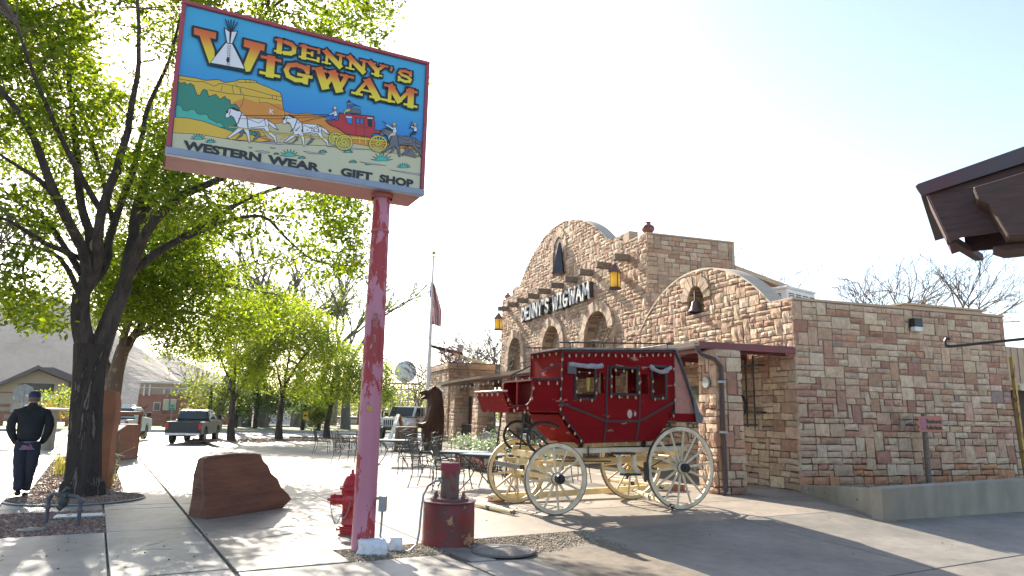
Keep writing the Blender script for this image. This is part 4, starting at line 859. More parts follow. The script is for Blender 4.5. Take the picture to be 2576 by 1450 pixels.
art('painted_harness', [('black', 'l', [(575, 778), (850, 780), (1200, 772)], .006), ('black', 'l', [(560, 800), (870, 800), (1180, 782)], .004), ('black', 'l', [(960, 830), (1080, 800), (1180, 780)], .005),
 ('gold', 'l', [(500, 858), (560, 860), (850, 905), (1180, 938)], .012), ('black', 'l', [(500, 852), (850, 897), (1180, 930)], .003), ('gold', 'l', [(885, 905), (845, 942)], .012)])
def wheel_px(x, y, r, n=14, col='yel', w_=.016):
    L_ = [('black', 'l', [(x+r*math.cos(a), y+r*.9*math.sin(a)) for a in np.linspace(0, 2*PI, 25)], w_+.010), (col, 'l', [(x+r*math.cos(a), y+r*.9*math.sin(a)) for a in np.linspace(0, 2*PI, 25)], w_)]
    for k in range(n): a = 2*PI*k/n; L_.append((col, 'l', [(x, y), (x+r*math.cos(a), y+r*.9*math.sin(a))], .007))
    L_ += [('yel', 'p', [(x+13*math.cos(a), y+12*math.sin(a)) for a in np.linspace(0, 2*PI, 10)[:-1]], 0), ('black', 'p', [(x+6*math.cos(a), y+6*math.sin(a)) for a in np.linspace(0, 2*PI, 8)[:-1]], 0)]
    return L_
art('painted_stagecoach', wheel_px(1218, 935, 42, 12)+[
 ('grey', 'f', [(1312, 735), (1325, 728), (1385, 738), (1388, 768), (1318, 762)], .004), ('yel', 'l', [(1200, 920), (1540, 950)], .018), ('yel', 'l', [(1380, 925), (1380, 965)], .012), ('yel', 'l', [(1420, 930), (1420, 975)], .012),
 ('red', 'f', [(1150, 812), (1235, 812), (1242, 765), (1300, 768), (1470, 785), (1482, 830), (1480, 880), (1520, 880), (1520, 900), (1475, 900), (1450, 925), (1290, 905), (1245, 870), (1175, 838)], .008),
 ('black', 'l', [(1240, 762), (1478, 786)], .012), ('black', 'l', [(1350, 790), (1356, 905)], .006), ('black', 'l', [(1410, 795), (1412, 912)], .006), ('black', 'l', [(1262, 800), (1340, 850), (1430, 860), (1478, 850)], .004),
 ('sky2', 'f', [(1290, 790), (1328, 793), (1330, 838), (1296, 832)], .007), ('sky2', 'f', [(1358, 798), (1376, 800), (1376, 836), (1358, 834)], .007), ('sky2', 'f', [(1385, 800), (1402, 801), (1402, 838), (1385, 836)], .007), ('black', 'f', [(1435, 800), (1462, 800), (1460, 860), (1436, 848)], .007), ('white', 'p', [(1288, 785), (1328, 788), (1328, 796), (1288, 793)], 0), ('white', 'p', [(1432, 793), (1466, 795), (1466, 803), (1432, 801)], 0)]
 + wheel_px(1275, 962, 52) + wheel_px(1504, 970, 56))
def rider(x, y, s, shirt, hat, pants, arm):
    P = lambda l: [(x+a*s, y+b_*s) for a, b_ in l]
    return [(pants, 'f', P([(-8, 38), (12, 36), (8, 60), (-26, 66), (-34, 84), (-42, 80), (-30, 54)]), .004), (shirt, 'f', P([(-10, 8), (8, 6), (16, 40), (-8, 42)]), .004), (shirt, 'f', P(arm), .004),
            ('skin', 'f', P([(-6, -8), (6, -8), (5, 8), (-5, 8)]), .003), (hat, 'f', P([(-18, -8), (-8, -12), (-6, -22), (6, -22), (8, -12), (18, -6), (0, -6)]), .004), ('red', 'p', P([(-7, 6), (7, 5), (4, 12), (-5, 12)]), 0)]
art('painted_driver', rider(1213, 742, 1.0, 'white', 'white', 'blue', [(-6, 14), (-42, 30), (-40, 36), (0, 26)]))
art('painted_guard', rider(1308, 698, .9, 'blue', 'black', 'yel', [(2, 14), (50, 8), (52, 14), (6, 26)])+[('black', 'l', [(1330, 700), (1388, 724)], .008)])
art('painted_outriders', [l for l in horse(1180, 190, .62, 'grey')]+[l for l in horse(1040, 138, .82, 'grey')]+rider(1612, 852, 1.05, 'white', 'yel', 'sand', [(-6, 14), (-52, -12), (-54, -4), (0, 28)])+[('black', 'l', [(1562, 838), (1535, 820)], .010)]+rider(1752, 850, .9, 'white', 'yel', 'black', [(-4, 14), (-30, 0), (-32, 8), (0, 26)])+[('black', 'l', [(1715, 870), (1732, 820)], .009)])
# --- the lettering
SL = {  # strokes: (points, width) in a unit box; slab serifs are strokes too
 'D': [([(.2, .04), (.2, .96)], .24), ([(.0, .07), (.5, .07)], .14), ([(.0, .93), (.5, .93)], .14), ([(.45, .92), (.72, .86), (.87, .68), (.87, .32), (.72, .14), (.45, .08)], .2)],
 'E': [([(.2, .04), (.2, .96)], .24), ([(.0, .07), (.95, .07)], .14), ([(.0, .93), (.95, .93)], .14), ([(.2, .5), (.6, .5)], .14), ([(.92, .02), (.92, .3)], .13), ([(.92, .98), (.92, .7)], .13), ([(.6, .36), (.6, .64)], .12)],
 'N': [([(.2, .04), (.2, .96)], .12), ([(.14, .95), (.84, .05)], .27), ([(.85, .04), (.85, .96)], .14), ([(.0, .07), (.38, .07)], .13), ([(.0, .93), (.3, .93)], .14), ([(.68, .93), (1.02, .93)], .14)],
 'Y': [([(.14, .92), (.5, .42)], .24), ([(.84, .92), (.5, .42)], .14), ([(.5, .04), (.5, .45)], .24), ([(.0, .93), (.4, .93)], .13), ([(.64, .93), (1.02, .93)], .13), ([(.25, .07), (.75, .07)], .13)],
 "'": [([(.45, .98), (.5, .86), (.35, .7)], .26)],
 'S': [([(.86, .68), (.82, .84), (.5, .92), (.2, .84), (.14, .68), (.3, .55), (.68, .47), (.86, .32), (.8, .14), (.5, .07), (.18, .15), (.12, .3)], .19), ([(.88, .62), (.88, .98)], .12), ([(.1, .02), (.1, .36)], .12)],
 'I': [([(.5, .04), (.5, .96)], .44), ([(.0, .07), (1, .07)], .15), ([(.0, .93), (1, .93)], .15)],
 'G': [([(.86, .66), (.76, .86), (.46, .92), (.2, .8), (.11, .5), (.2, .2), (.46, .08), (.74, .14), (.82, .3)], .2), ([(.88, .6), (.88, .98)], .12), ([(.55, .42), (1.02, .42)], .12), ([(.82, .05), (.82, .42)], .18)],
 'W': [([(.16, .94), (.33, .06)], .2), ([(.33, .06), (.52, .86)], .11), ([(.5, .94), (.68, .06)], .2), ([(.68, .06), (.86, .94)], .11), ([(.0, .93), (.34, .93)], .14), ([(.4, .93), (.62, .93)], .14), ([(.7, .93), (1.02, .93)], .14)],
 'A': [([(.14, .06), (.47, .92)], .11), ([(.50, .94), (.84, .06)], .23), ([(.28, .36), (.70, .36)], .12), ([(.0, .07), (.32, .07)], .13), ([(.6, .07), (1.04, .07)], .13), ([(.36, .94), (.6, .94)], .1)],
 'M': [([(.16, .04), (.16, .96)], .11), ([(.18, .94), (.46, .2)], .2), ([(.46, .16), (.80, .94)], .11), ([(.84, .04), (.84, .96)], .2), ([(.0, .07), (.32, .07)], .13), ([(.0, .93), (.3, .93)], .14), ([(.7, .93), (1.02, .93)], .14), ([(.64, .07), (1.04, .07)], .13)]}
def grad_mat(name, z0, z1):
    m_, nt, b, L = nmat(name); b.inputs['Roughness'].default_value = .3
    tc = nt.nodes.new('ShaderNodeTexCoord'); s_ = nt.nodes.new('ShaderNodeSeparateXYZ'); L.new(tc.outputs['Object'], s_.inputs[0]); mr = nt.nodes.new('ShaderNodeMapRange'); mr.inputs[1].default_value = z0; mr.inputs[2].default_value = z1; L.new(s_.outputs[2], mr.inputs[0])
    L.new(ramp_n(nt, mr.outputs[0], [(.1, (.70, .60, .02)), (.45, (.72, .48, .02)), (.75, (.66, .17, .015)), (1, (.6, .10, .01))]), b.inputs['Base Color']); return m_
def slab_word(word, x0, z0, z1, widths, gaps, gm, ow=.046):
    x = x0; h = z1-z0
    for ch, wd, gp in zip(word, widths, gaps):
        f, bk = MB(), MB(); st_ = SL[ch]; P = [([(x+a*wd, z0+c_*h) for a, c_ in pl], ww*wd if abs(pl[0][0]-pl[-1][0]) < abs(pl[0][1]-pl[-1][1])*1.5 else ww*h) for pl, ww in st_]
        if ch in 'SG': P = [(pl, ww*min(wd, h)*1.15 if len(pl) > 3 else ww*wd) for pl, (_, ww) in [(p_[0], s2) for p_, s2 in zip(P, st_)]]
        sv = LAY[0]; LAY[0] += 3
        for pl, ww in P: fline(bk, pl, ww+ow); LAY[0] -= 1
        for k, (pl, ww) in enumerate(P): LAY[0] = sv+6+k*2; fline(f, pl, ww)
        LAY[0] = sv+1
        o = f.build('letter', gm, panel, fixn=False); bk.build('letter_outline', AM['black'], o, fixn=False); x += wd+gp
    LAY[0] += 20
LAY[0] += 4
slab_word("DENNY'S", .995, 1.425, 1.588, [.245, .235, .25, .25, .25, .08, .2], [.035, .03, .035, .005, .02, .035, 0], grad_mat('letter_fire_small', FZ+1.425, FZ+1.588))
slab_word("IGWAM", .862, 1.118, 1.343, [.205, .32, .47, .37, .40], [.035, .015, .01, .03, 0], grad_mat('letter_fire_wide', FZ+1.118, FZ+1.343), .056)
gb = grad_mat('letter_fire_big', FZ+1.1, FZ+1.49)
f, bk = MB(), MB()
fl = [[(262, 190), (412, 225), (408, 268), (368, 258), (400, 345), (400, 400), (366, 432), (300, 245), (262, 236)], [(600, 270), (740, 305), (735, 348), (710, 342), (640, 485), (612, 488), (598, 440), (640, 330), (597, 318)]]
for P_ in fl:
    Q = [SG(*q) for q in P_]; fline(bk, Q, .05, True); fpoly(bk, Q)
tri = [SG(*q) for q in [(362, 432), (505, 270), (618, 482)]]; fline(bk, tri, .04, True); fpoly(bk, tri)
for P_ in fl: fpoly(f, [SG(*q) for q in P_])
o = f.build('letter', gb, panel, fixn=False); bk.build('letter_outline', AM['black'], o, fixn=False)
LAY[0] += 4
art('painted_tipi', [('white', 'f', [(372, 428), (478, 290), (520, 300), (604, 470)], .006), ('white', 'f', [(466, 192), (502, 218), (556, 214), (520, 300), (484, 296)], .010), ('black', 'f', [(502, 220), (516, 218), (506, 296), (500, 296)], .003),
 ('black', 'l', [(500, 215), (474, 135)], .012), ('black', 'l', [(508, 215), (492, 140)], .012), ('black', 'l', [(512, 215), (512, 138)], .012), ('black', 'l', [(516, 215), (534, 142)], .012), ('black', 'l', [(518, 215), (556, 155)], .012),
 ('black', 'l', [(492, 305), (486, 450)], .004), ('black', 'l', [(506, 307), (498, 452)], .004), ('black', 'p', [(478, 408), (484, 392), (496, 390), (503, 408), (498, 426), (484, 426)], 0)] + [('black', 'l', [(486, 315+k*15), (510, 318+k*15)], .003) for k in range(9)])
for s_, x0, wd in (("WESTERN", .152, .80), ("WEAR", 1.02, .585), ("GIFT", 1.845, .385), ("SHOP", 2.315, .43)):
    cu = text_mesh(s_, 'lower_lettering', AM['black'], panel, (0, 0, 0), .132, ext=.0006, offset=.0068)
    xs = [v.co.x for v in cu.data.vertices]; k = wd/(max(xs)-min(xs)); x_ = min(xs)
    for v in cu.data.vertices: v.co.x = FX+x0+(v.co.x-x_)*k; v.co.y = FY+.003+v.co.y*.3; v.co.z = FZ+.085+v.co.z*.98
m = MB(); m.lathe([(.018, 0), (.018, .002)], c=(FX+1.722, FY+.003, FZ+.118), n=12, axis='Y'); m.build('dot', AM['black'], panel)
# ---- conduit, switch box, white rocks, drum, hydrant
t = thing('electric_conduit', 'bent grey conduit with a switch box running from the pole to the drum', 'conduit', Vector((-1.5, 8.42, 0)), 0)
gx = lambda x, y, z: (x+1.5, y-8.42, z)
m = MB(); m.tube([gx(-1.43, 8.42, .43), gx(-1.435, 8.42, .26), gx(-1.44, 8.42, .16), gx(-1.40, 8.40, .06), gx(-1.31, 8.38, .0), gx(-1.2, 8.4, -.02), gx(-1.10, 8.45, .0), gx(-1.03, 8.5, .06), gx(-1.01, 8.52, .2), gx(-1.0, 8.55, .45), gx(-.985, 8.57, .6), gx(-.94, 8.62, .70), gx(-.87, 8.68, .745), gx(-.79, 8.74, .76)], .013, 8)
m.build('pipe', mat_peel('conduit_paint', (.28, .28, .29), (.20, .06, .05), thr=.58, scale=6), t, smooth=True)
m = MB(); m.b2(.03, .115, -.06, .03, .43, .60); m.tube([(-.06, 0, .57), (.05, 0, .57)], .016, 8); m.build('switch_box', M_tin, t, bevel=.012, seg=2)
def rock(name, label, c, s, col, seed, cat='rock', n=3, lump=.25):
    bm = bmesh.new(); bmesh.ops.create_icosphere(bm, subdivisions=n, radius=1)
    for v in bm.verts:
        d = noise.noise(v.co*1.3+Vector((seed, 0, 0)))*lump*2+noise.noise(v.co*4+Vector((0, seed, 0)))*lump*.5; v.co *= 1+d
        v.co = Vector((max(-.85, min(.85, v.co.x))*s[0], max(-.8, min(.8, v.co.y))*s[1], (max(-.4, min(.75, v.co.z))+.3)*s[2]))
    me = bpy.data.meshes.new(name); bm.to_mesh(me); bm.free(); me.materials.append(col); o = bpy.data.objects.new(name, me); COL.objects.link(o); o.location = c; return tag(o, label, cat)
M_wrock = mat('whitewashed_rock', (.66, .68, .72), (.42, .38, .34), rough=.9, scale=9, lo=.5, hi=.8, bump=.6)
rock('white_rock', 'larger whitewashed rock at the foot of the pink pole', on_ground(937, 1391), (.20, .12, .14), M_wrock, 3)
rock('white_rock', 'small whitewashed rock beside the conduit', on_ground(994, 1382), (.095, .09, .13), M_wrock, 9)
M_drum = mat_peel('rusty_drum_paint', (.17, .010, .012), (.10, .02, .015), thr=.5, rough=.5, scale=5, c3=(.36, .16, .09), bump=.5)
dc = Vector((-.715, 9.0, 0)); t = thing('painted_base', 'dark red concrete filled drum with a bolted flange and pipe stub', 'pole base', dc)
m = MB(); m.lathe([(.33, -.02), (.325, .02), (.318, .06), (.316, .3), (.312, .47), (.30, .485)], n=40); m.build('drum', M_drum, t, smooth=True)
m = MB(); m.lathe([(.33, .485), (.33, .498), (.2, .50)], n=40); m.lathe([(.235, .50), (.235, .53), (.1, .531)], n=36); m.build('flange', mat('red_brown_iron', (.17, .035, .04), (.11, .06, .055), rough=.5, bump=.2), t)
m = MB()
for a in (.5, 1.55, 2.6, 3.7, 4.75, 5.8): m.lathe([(.026, .531), (.026, .555)], c=(.195*math.cos(a), .195*math.sin(a), 0), n=6); m.lathe([(.013, .555), (.013, .60)], c=(.195*math.cos(a), .195*math.sin(a), 0), n=8)
m.build('bolt', MATS['red_brown_iron'], t)
m = MB(); m.lathe([(.115, .53), (.113, .85)], n=28); m.build('pipe_stub', mat_peel('stub_paint', (.22, .02, .022), (.12, .085, .07), thr=.47, scale=6, bump=.3, stretch=(1, 1, .5)), t, smooth=True)
m = MB(); m.lathe([(.122, .85), (.122, .925), (.118, .93), (.118, .945), (.02, .945)], n=28); m.lathe([(.124, .885), (.124, .895)], n=28, cap=False); m.build('cap_band', mat('dull_red', (.26, .035, .05), bump=.05), t)
m = MB(); m.tube([(-.10, -.06, .76), (-.135, -.08, .76)], .018, 8); m.build('pipe_fitting', M_tin, t)
hc = Vector((-2.03, 9.52, 0)); t = thing('fire_hydrant', 'glossy red fire hydrant partly behind the pink pole', 'fire hydrant', hc, rad(5))
m = MB(); m.lathe([(.125, -.02), (.125, .05), (.175, .055), (.175, .085), (.16, .09), (.16, .105), (.115, .115), (.108, .14), (.107, .42), (.115, .43), (.115, .445), (.125, .45), (.125, .50), (.13, .545), (.155, .55), (.155, .575), (.15, .58)], n=28); m.build('barrel', M_fire, t, smooth=True)
m = MB(); m.lathe([(.15, .578), (.12, .60), (.112, .63), (.095, .68), (.07, .715), (.045, .73), (.042, .745), (.022, .75)], n=28)
for a in range(8): an = a*PI/4; m.beam((.118*math.cos(an), .118*math.sin(an), .60), (.055*math.cos(an), .055*math.sin(an), .722), .015, .015)
m.build('bonnet', M_fire, t, smooth=True); m = MB(); m.lathe([(.021, .745), (.019, .80)], n=5); m.build('operating_nut', M_fire, t)
m = MB(); m.lathe([(.065, -.10), (.07, -.20), (.078, -.205), (.078, -.225), (.07, -.23), (.07, -.255), (.055, -.262), (.022, -.265), (.02, -.30)], c=(0, 0, .42), n=20, axis='X'); m.build('side_outlet', M_fire, t)
m = MB(); m.lathe([(.065, .10), (.07, .19), (.078, .195), (.078, .215), (.055, .24), (.02, .245), (.02, .28)], c=(0, 0, .42), n=20, axis='X'); m.build('side_outlet', M_fire, t)
m = MB(); m.lathe([(.085, -.09), (.088, -.16), (.098, -.165), (.098, -.19), (.07, -.21), (.022, -.215), (.022, -.245)], c=(.0, 0, .42), n=24, axis='Y'); m.build('pumper_outlet', M_fire, t)
m = MB()
for a in range(8): an = a*PI/4+.2; m.lathe([(.014, .038), (.014, .055)], c=(.16*math.cos(an), .16*math.sin(an), 0), n=6); m.lathe([(.013, .575), (.013, .59)], c=(.142*math.cos(an), .142*math.sin(an), 0), n=6)
m.build('flange_bolt', M_fire, t)
def chain(p0, p1, sag, n, parent, r=.011, wire=.0035):
    m = MB(); p0, p1 = Vector(p0), Vector(p1)
    for i in range(n):
        k = (i+.5)/n; c = p0.lerp(p1, k)+Vector((0, 0, -sag*4*k*(1-k))); d = ((p1-p0)/n+Vector((0, 0, -sag*4*(1-2*k)/n))).normalized(); s_ = d.orthogonal().normalized()
        if i % 2: s_ = d.cross(s_)
        m.tube([c+d*r*1.5*math.cos(a)+s_*r*.8*math.sin(a) for a in np.linspace(0, 2*PI, 8, endpoint=False)], wire, 4, closed=True)
    return m.build('chain', M_tin, parent)
chain((-.26, -.02, .38), (-.10, -.11, .26), .18, 22, t); chain((-.10, -.11, .24), (.02, -.24, .42), .10, 20, t)
# ---- the sandstone block
g1, g2 = on_ground(520, 1307), on_ground(712, 1279); da = (g2-g1).normalized()
t = thing('sandstone_block', 'large flat faced brown sandstone block with a sloping right side', 'boulder', g1, math.atan2(da.y, da.x)); nb = Vector((-da.y, da.x, 0))
def on_blk(x, y): d = ray(x, y); c_ = Vector((0, 0, CAM_H)); P = c_+d*((g1-c_).dot(nb)/d.dot(nb)); return ((P-g1).dot(da), max(0, P.z))
F_ = [on_blk(*q) for q in [(520, 1307), (620, 1293), (712, 1279), (734, 1256), (726, 1243), (708, 1226), (700, 1205), (684, 1192), (676, 1172), (664, 1160), (656, 1143), (600, 1142), (530, 1149), (514, 1156), (512, 1200), (516, 1260)]]
m = MB(); nF = len(F_); D_ = [(x, .012*math.sin(x*5+z*3), z) for x, z in F_]
mid = [(x*.97+.03+.15*z+.03*math.sin(z*7), .2+.03*math.sin(x*9), z*1.0) for x, z in F_]; Bk = [(x*.86+.03+.30*z+.04*math.sin(z*5+1), .42+.04*math.cos(x*7), z*.97) for x, z in F_]
fr_ = tessellate_polygon([[Vector((a, b_, 0)) for a, b_ in F_]])
m.add(D_+mid+Bk, [tuple(q) for q in fr_]+[tuple(i+2*nF for i in q[::-1]) for q in fr_]+[(i, (i+1) % nF, (i+1) % nF+nF, i+nF) for i in range(nF)]+[(i+nF, (i+1) % nF+nF, (i+1) % nF+2*nF, i+2*nF) for i in range(nF)])
M_sand = mat('brown_sandstone', (.20, .082, .045), (.115, .05, .034), rough=.85, scale=2.0, stretch=(.6, .6, 5), bump=.8, bscale=9, bdist=.03)
m.build('block', M_sand, t, bevel=.018, seg=2)
# ---- backflow pipework
bf = on_ground(115, 1318); t = thing('backflow_pipe', 'grey plumbing arch with valve standing in the red gravel', 'pipe', bf, 0)
q = on_ground(196, 1323)-bf; W_ = q.length; t.rotation_euler.z = math.atan2(q.y, q.x)
m = MB(); m.tube([(0, 0, -.05), (0, 0, .32), (.03, 0, .37), (.08, 0, .385), (W_*.35, 0, .375), (W_*.65, 0, .37), (W_-.07, 0, .365), (W_-.02, 0, .34), (W_, 0, .28), (W_, 0, -.05)], .024, 10); m.build('pipe', mat('pipe_grey', (.10, .10, .12), (.065, .065, .08), rough=.6, bump=.1), t, smooth=True)
m = MB()
for x, z in ((0, .22), (W_, .19), (W_, .3), (.0, .33)): m.lathe([(.034, -.02), (.038, 0), (.034, .02)], c=(x, 0, z), n=10)
m.build('coupling', MATS['pipe_grey'], t)
m = MB(); m.sphere((W_*.48, -.01, .30), .062, 12, 8, sc=(1.1, 1, 1.4)); m.tube([(W_*.36, 0, .375), (W_*.6, 0, .37)], .045, 10); m.tube([(W_*.48, -.02, .24), (W_*.44, -.06, .2)], .035, 8); m.tube([(W_*.42, 0, .4), (W_*.56, .0, .47)], .028, 8); m.build('valve', mat('valve_bronze', (.05, .06, .06), (.03, .035, .035), rough=.6), t, smooth=True)
# ================================================================ THE STAGECOACH (local: x = front axle -> rear axle, y = to the far side)
CO = on_ground(1395, 1296); CA = rad(24)
co = thing('stagecoach', 'old red stagecoach with cream wheels and running gear', 'stagecoach', CO, CA)
M_cblack = mat('coach_trim_black', (.016, .015, .016), (.035, .032, .032), rough=.55, scale=20, lo=.6, hi=.75, bump=.2)
M_inred = mat('inner_red', (.20, .015, .02), (.15, .01, .015), rough=.6, stretch=(1, 1, 4), bump=.1)
M_tyre = mat('iron_tyre', (.03, .028, .027), (.07, .055, .045), rough=.6, scale=15, bump=.1)
M_wyel = mat_peel('yellow_cream_paint', (.66, .52, .27), (.40, .30, .18), thr=.66, rough=.5, scale=6)
def zt(x): return 2.64+(x-.23)*.053
PR = [(.16, 1.58), (.62, 1.10), (2.02, 1.15), (2.32, 1.46), (2.47, 1.83), (2.5, 1.95)]
def zb(x):
    for (a, b), (c, d) in zip(PR[:-1], PR[1:]):
        if a <= x <= c: return b+(d-b)*(x-a)/(c-a)
    return PR[-1][1]
OP = [(.44, .83, 1.83, 2.36), (.88, 1.01, 1.94, 2.28), (1.13, 1.68, 1.93, 2.39), (1.77, 1.91, 1.95, 2.30), (1.98, 2.29, 1.88, 2.45)]
def side(name, y0, y1):
    xs = sorted(set([.18, .62, 2.02, 2.32, 2.47, 2.49]+[x for o in OP for x in o[:2]])); m = MB()
    for a, b in zip(xs[:-1], xs[1:]):
        mid = (a+b)/2; sp = [(zb(a), zb(b), zt(a), zt(b))]
        for o in OP:
            if o[0] < mid < o[1]: sp = [(zb(a), zb(b), o[2], o[2]), (o[3], o[3], zt(a), zt(b))]
        for p0, p1, q0, q1 in sp:
            v = [(a, y0, p0), (b, y0, p1), (b, y0, q1), (a, y0, q0), (a, y1, p0), (b, y1, p1), (b, y1, q1), (a, y1, q0)]
            m.add(v, [(0, 1, 2, 3), (7, 6, 5, 4), (1, 0, 4, 5), (2, 1, 5, 6), (3, 2, 6, 7), (0, 3, 7, 4)])
    return m.build(name, M_redwood, co)
side('side_panel', .15, .18); side('side_panel', 1.32, 1.35)
m = MB(); m.add([(.17, .18, 1.57), (.17, 1.32, 1.57), (.30, 1.32, 1.37), (.30, .18, 1.37), (.45, 1.32, 1.22), (.45, .18, 1.22), (.63, 1.32, 1.09), (.63, .18, 1.09)], [(0, 1, 2, 3), (3, 2, 4, 5), (5, 4, 6, 7)]); o = m.build('front_curve_panel', M_redwood, co); md = o.modifiers.new('s', 'SOLIDIFY'); md.thickness = .02
m = MB(); m.b2(.19, .215, .18, 1.32, 1.6, 2.62); m.build('front_panel', M_redwood, co)
m = MB(); m.b2(2.46, 2.485, .18, 1.32, 1.86, 2.74); m.build('rear_panel', M_redwood, co)
m = MB(); m.beam((.62, .75, 1.115), (2.02, .75, 1.165), 1.16, .03, up=(0, 0, 1)); m.build('floor', M_inred, co)
m = MB(); m.b2(.9, 1.9, .5, 1.0, 1.5, 1.53); m.b2(2.1, 2.45, .19, 1.31, 1.5, 1.55); m.b2(.22, .5, .19, 1.31, 1.62, 1.66); build_each(m, 'bench', M_inred, co)
m = MB(); m.add([(.10, .10, zt(.1)), (2.53, .10, zt(2.53)), (2.53, 1.40, zt(2.53)), (.10, 1.40, zt(.1)), (.10, .10, zt(.1)+.03), (2.53, .10, zt(2.53)+.03), (2.53, 1.40, zt(2.53)+.03), (.10, 1.40, zt(.1)+.03)], [(3, 2, 1, 0), (4, 5, 6, 7), (0, 1, 5, 4), (1, 2, 6, 5), (2, 3, 7, 6), (3, 0, 4, 7)]); m.build('roof', mat('weathered_roof', (.30, .27, .24), (.16, .14, .12), rough=.8, scale=8, bump=.3), co)
for y, x0 in ((.16, .15), (1.34, .10)):
    m = MB(); m.tube([(x0, y, zt(x0)+.12), (2.49, y, zt(2.49)+.11)], .013, 6)
    for x in (.35, 1.0, 1.65, 2.35): m.tube([(x, y, zt(x)), (x, y, zt(x)+.13)], .011, 5)
    m.build('roof_rail', M_black, co)
m = MB(); m.tube([(2.49, .16, zt(2.49)+.11), (2.49, 1.34, zt(2.49)+.11)], .012, 6); m.build('roof_rail', M_black, co)
# driver's box
BX = [(-.73, 1.58), (-.87, 1.90), (-.82, 1.93), (-.70, 1.69), (-.46, 1.705), (-.39, 1.76), (-.36, 1.86), (-.345, 2.12), (.20, 2.15), (.17, 1.62)]
for y0 in (.15, 1.32): m = MB(); m.prism(BX, y0, y0+.03, 'XZ'); m.build('box_side', M_redwood, co)
m = MB(); m.add([(-.73, .15, 1.58), (-.73, 1.35, 1.58), (-.87, 1.35, 1.90), (-.87, .15, 1.90)], [(0, 1, 2, 3)]); o = m.build('footboard', M_redwood, co); md = o.modifiers.new('s', 'SOLIDIFY'); md.thickness = .025
m = MB(); m.b2(-.89, -.79, .14, 1.36, 1.905, 1.935); m.build('footboard_cap', mat('scuffed_cap', (.55, .36, .32), (.40, .06, .05), scale=9, rough=.6), co, bevel=.008)
m = MB(); m.b2(-.72, .18, .18, 1.32, 1.60, 1.625); m.b2(-.36, .19, .18, 1.32, 2.10, 2.13); m.b2(-.02, .0, .18, 1.32, 1.62, 2.1); build_each(m, 'box_board', M_inred, co)
m = MB(); m.b2(-.36, -.31, .70, .76, 1.62, 2.10); m.build('box_post', M_redwood, co)
m = MB(); m.beam((-.35, .165, 2.135), (.2, .165, 2.165), .05, .02); m.beam((-.36, 1.335, 2.135), (.2, 1.335, 2.165), .05, .02); build_each(m, 'seat_edge', M_cblack, co)
for y in (.18, 1.32): m = MB(); m.tube([(-.20, y, 2.13), (-.20, y, 2.25), (.17, y, 2.42)], .012, 6); m.build('seat_iron', M_black, co)
# black trim
def trim(name, pts, y, w_=.035, t_=.012):
    m = MB()
    for a, b in zip(pts[:-1], pts[1:]): m.beam((a[0], y, a[1]), (b[0], y, b[1]), w_, t_, up=(0, 1, 0))
    return m.build(name, M_cblack, co)
for y in (.144, 1.356):
    trim('belt_trim', [(.21, 1.74), (1.05, 1.47), (1.71, 1.48), (2.47, 1.83)], y); trim('door_trim', [(1.08, 2.42), (1.05, 1.9), (1.05, 1.47), (1.00, 1.12)], y-.001*(y < 1), .028); trim('door_trim', [(1.71, 2.45), (1.73, 1.9), (1.71, 1.48), (1.64, 1.14)], y-.001*(y < 1), .028)
    trim('edge_trim', [(.20, 2.62), (.165, 1.6), (.62, 1.10)], y, .025, .016); trim('edge_trim', [(.2, 2.615), (2.5, 2.735)], y, .03, .014)
    for (a, b, c, d) in (OP[0], OP[2], OP[4]):
        m = MB(); yy = y-.004 if y < 1 else y+.004
        for p, q in (((a, c), (b, c)), ((b, c), (b, d)), ((b, d), (a, d)), ((a, d), (a, c))): m.beam((p[0], yy, p[1]), (q[0], yy, q[1]), .04, .02, up=(0, 1, 0))
        m.build('window_frame', M_cblack, co)
m = MB(); m.sphere((1.52, .147, 1.60), .05, 10, 6, sc=(1, .06, 1.5)); m.sphere((1.63, .147, 1.60), .02, 8, 6, sc=(1, .08, 2)); m.build('bare_paint_spot', MATS['scuffed_cap'] if False else mat('bare_spot', (.5, .40, .34), bump=0), co)
m = MB(); m.sphere((1.66, .135, 1.86), .012); m.build('door_handle', M_black, co)
M_canv = mat('grey_canvas', (.32, .33, .36), (.22, .23, .26), rough=.9, scale=12, bump=.5)
for (xa, xb, z, sg_) in ((.30, .95, 2.42, .02), (1.93, 2.38, 2.46, .09)):
    m = MB(); P = [(xa+(xb-xa)*k/9, .11, z-.02-sg_*math.sin(PI*k/9)+random.uniform(-.008, .008)) for k in range(10)]; m.tube(P, [.042+random.uniform(-.012, .012) for _ in P], 8); m.build('rolled_curtain', M_canv, co, smooth=True)
m = MB(); m.b2(.28, .44, .105, .135, 2.24, 2.42); m.build('curtain_flap', mat('dark_canvas', (.09, .09, .09), bump=.2), co)
# rear boot with its leather apron
m = MB(); m.b2(2.33, 2.96, .15, 1.35, 1.50, 1.625); m.build('rear_boot', M_redwood, co)
for y in (.16, 1.34): m = MB(); m.prism([(2.49, 2.70), (2.49, 1.63), (2.93, 1.63), (2.80, 2.0), (2.62, 2.45)], y, y+.006, 'XZ'); m.build('side_canvas', mat('pink_canvas', (.40, .19, .15), (.33, .15, .12), rough=.8, bump=.1) if 'pink_canvas' not in MATS else MATS['pink_canvas'], co)
ap = [(2.50, 2.76), (2.60, 2.58), (2.72, 2.28), (2.85, 1.98), (2.98, 1.66), (3.06, 1.56), (3.02, 1.47)]
m = MB(); n = len(ap); m.add([(a, .10, b) for a, b in ap]+[(a, 1.40, b) for a, b in ap], [(i, i+1, n+i+1, n+i) for i in range(n-1)]); o = m.build('apron', mat('grey_leather', (.13, .13, .14), (.09, .09, .1), rough=.6, bump=.2), co); md = o.modifiers.new('s', 'SOLIDIFY'); md.thickness = .02
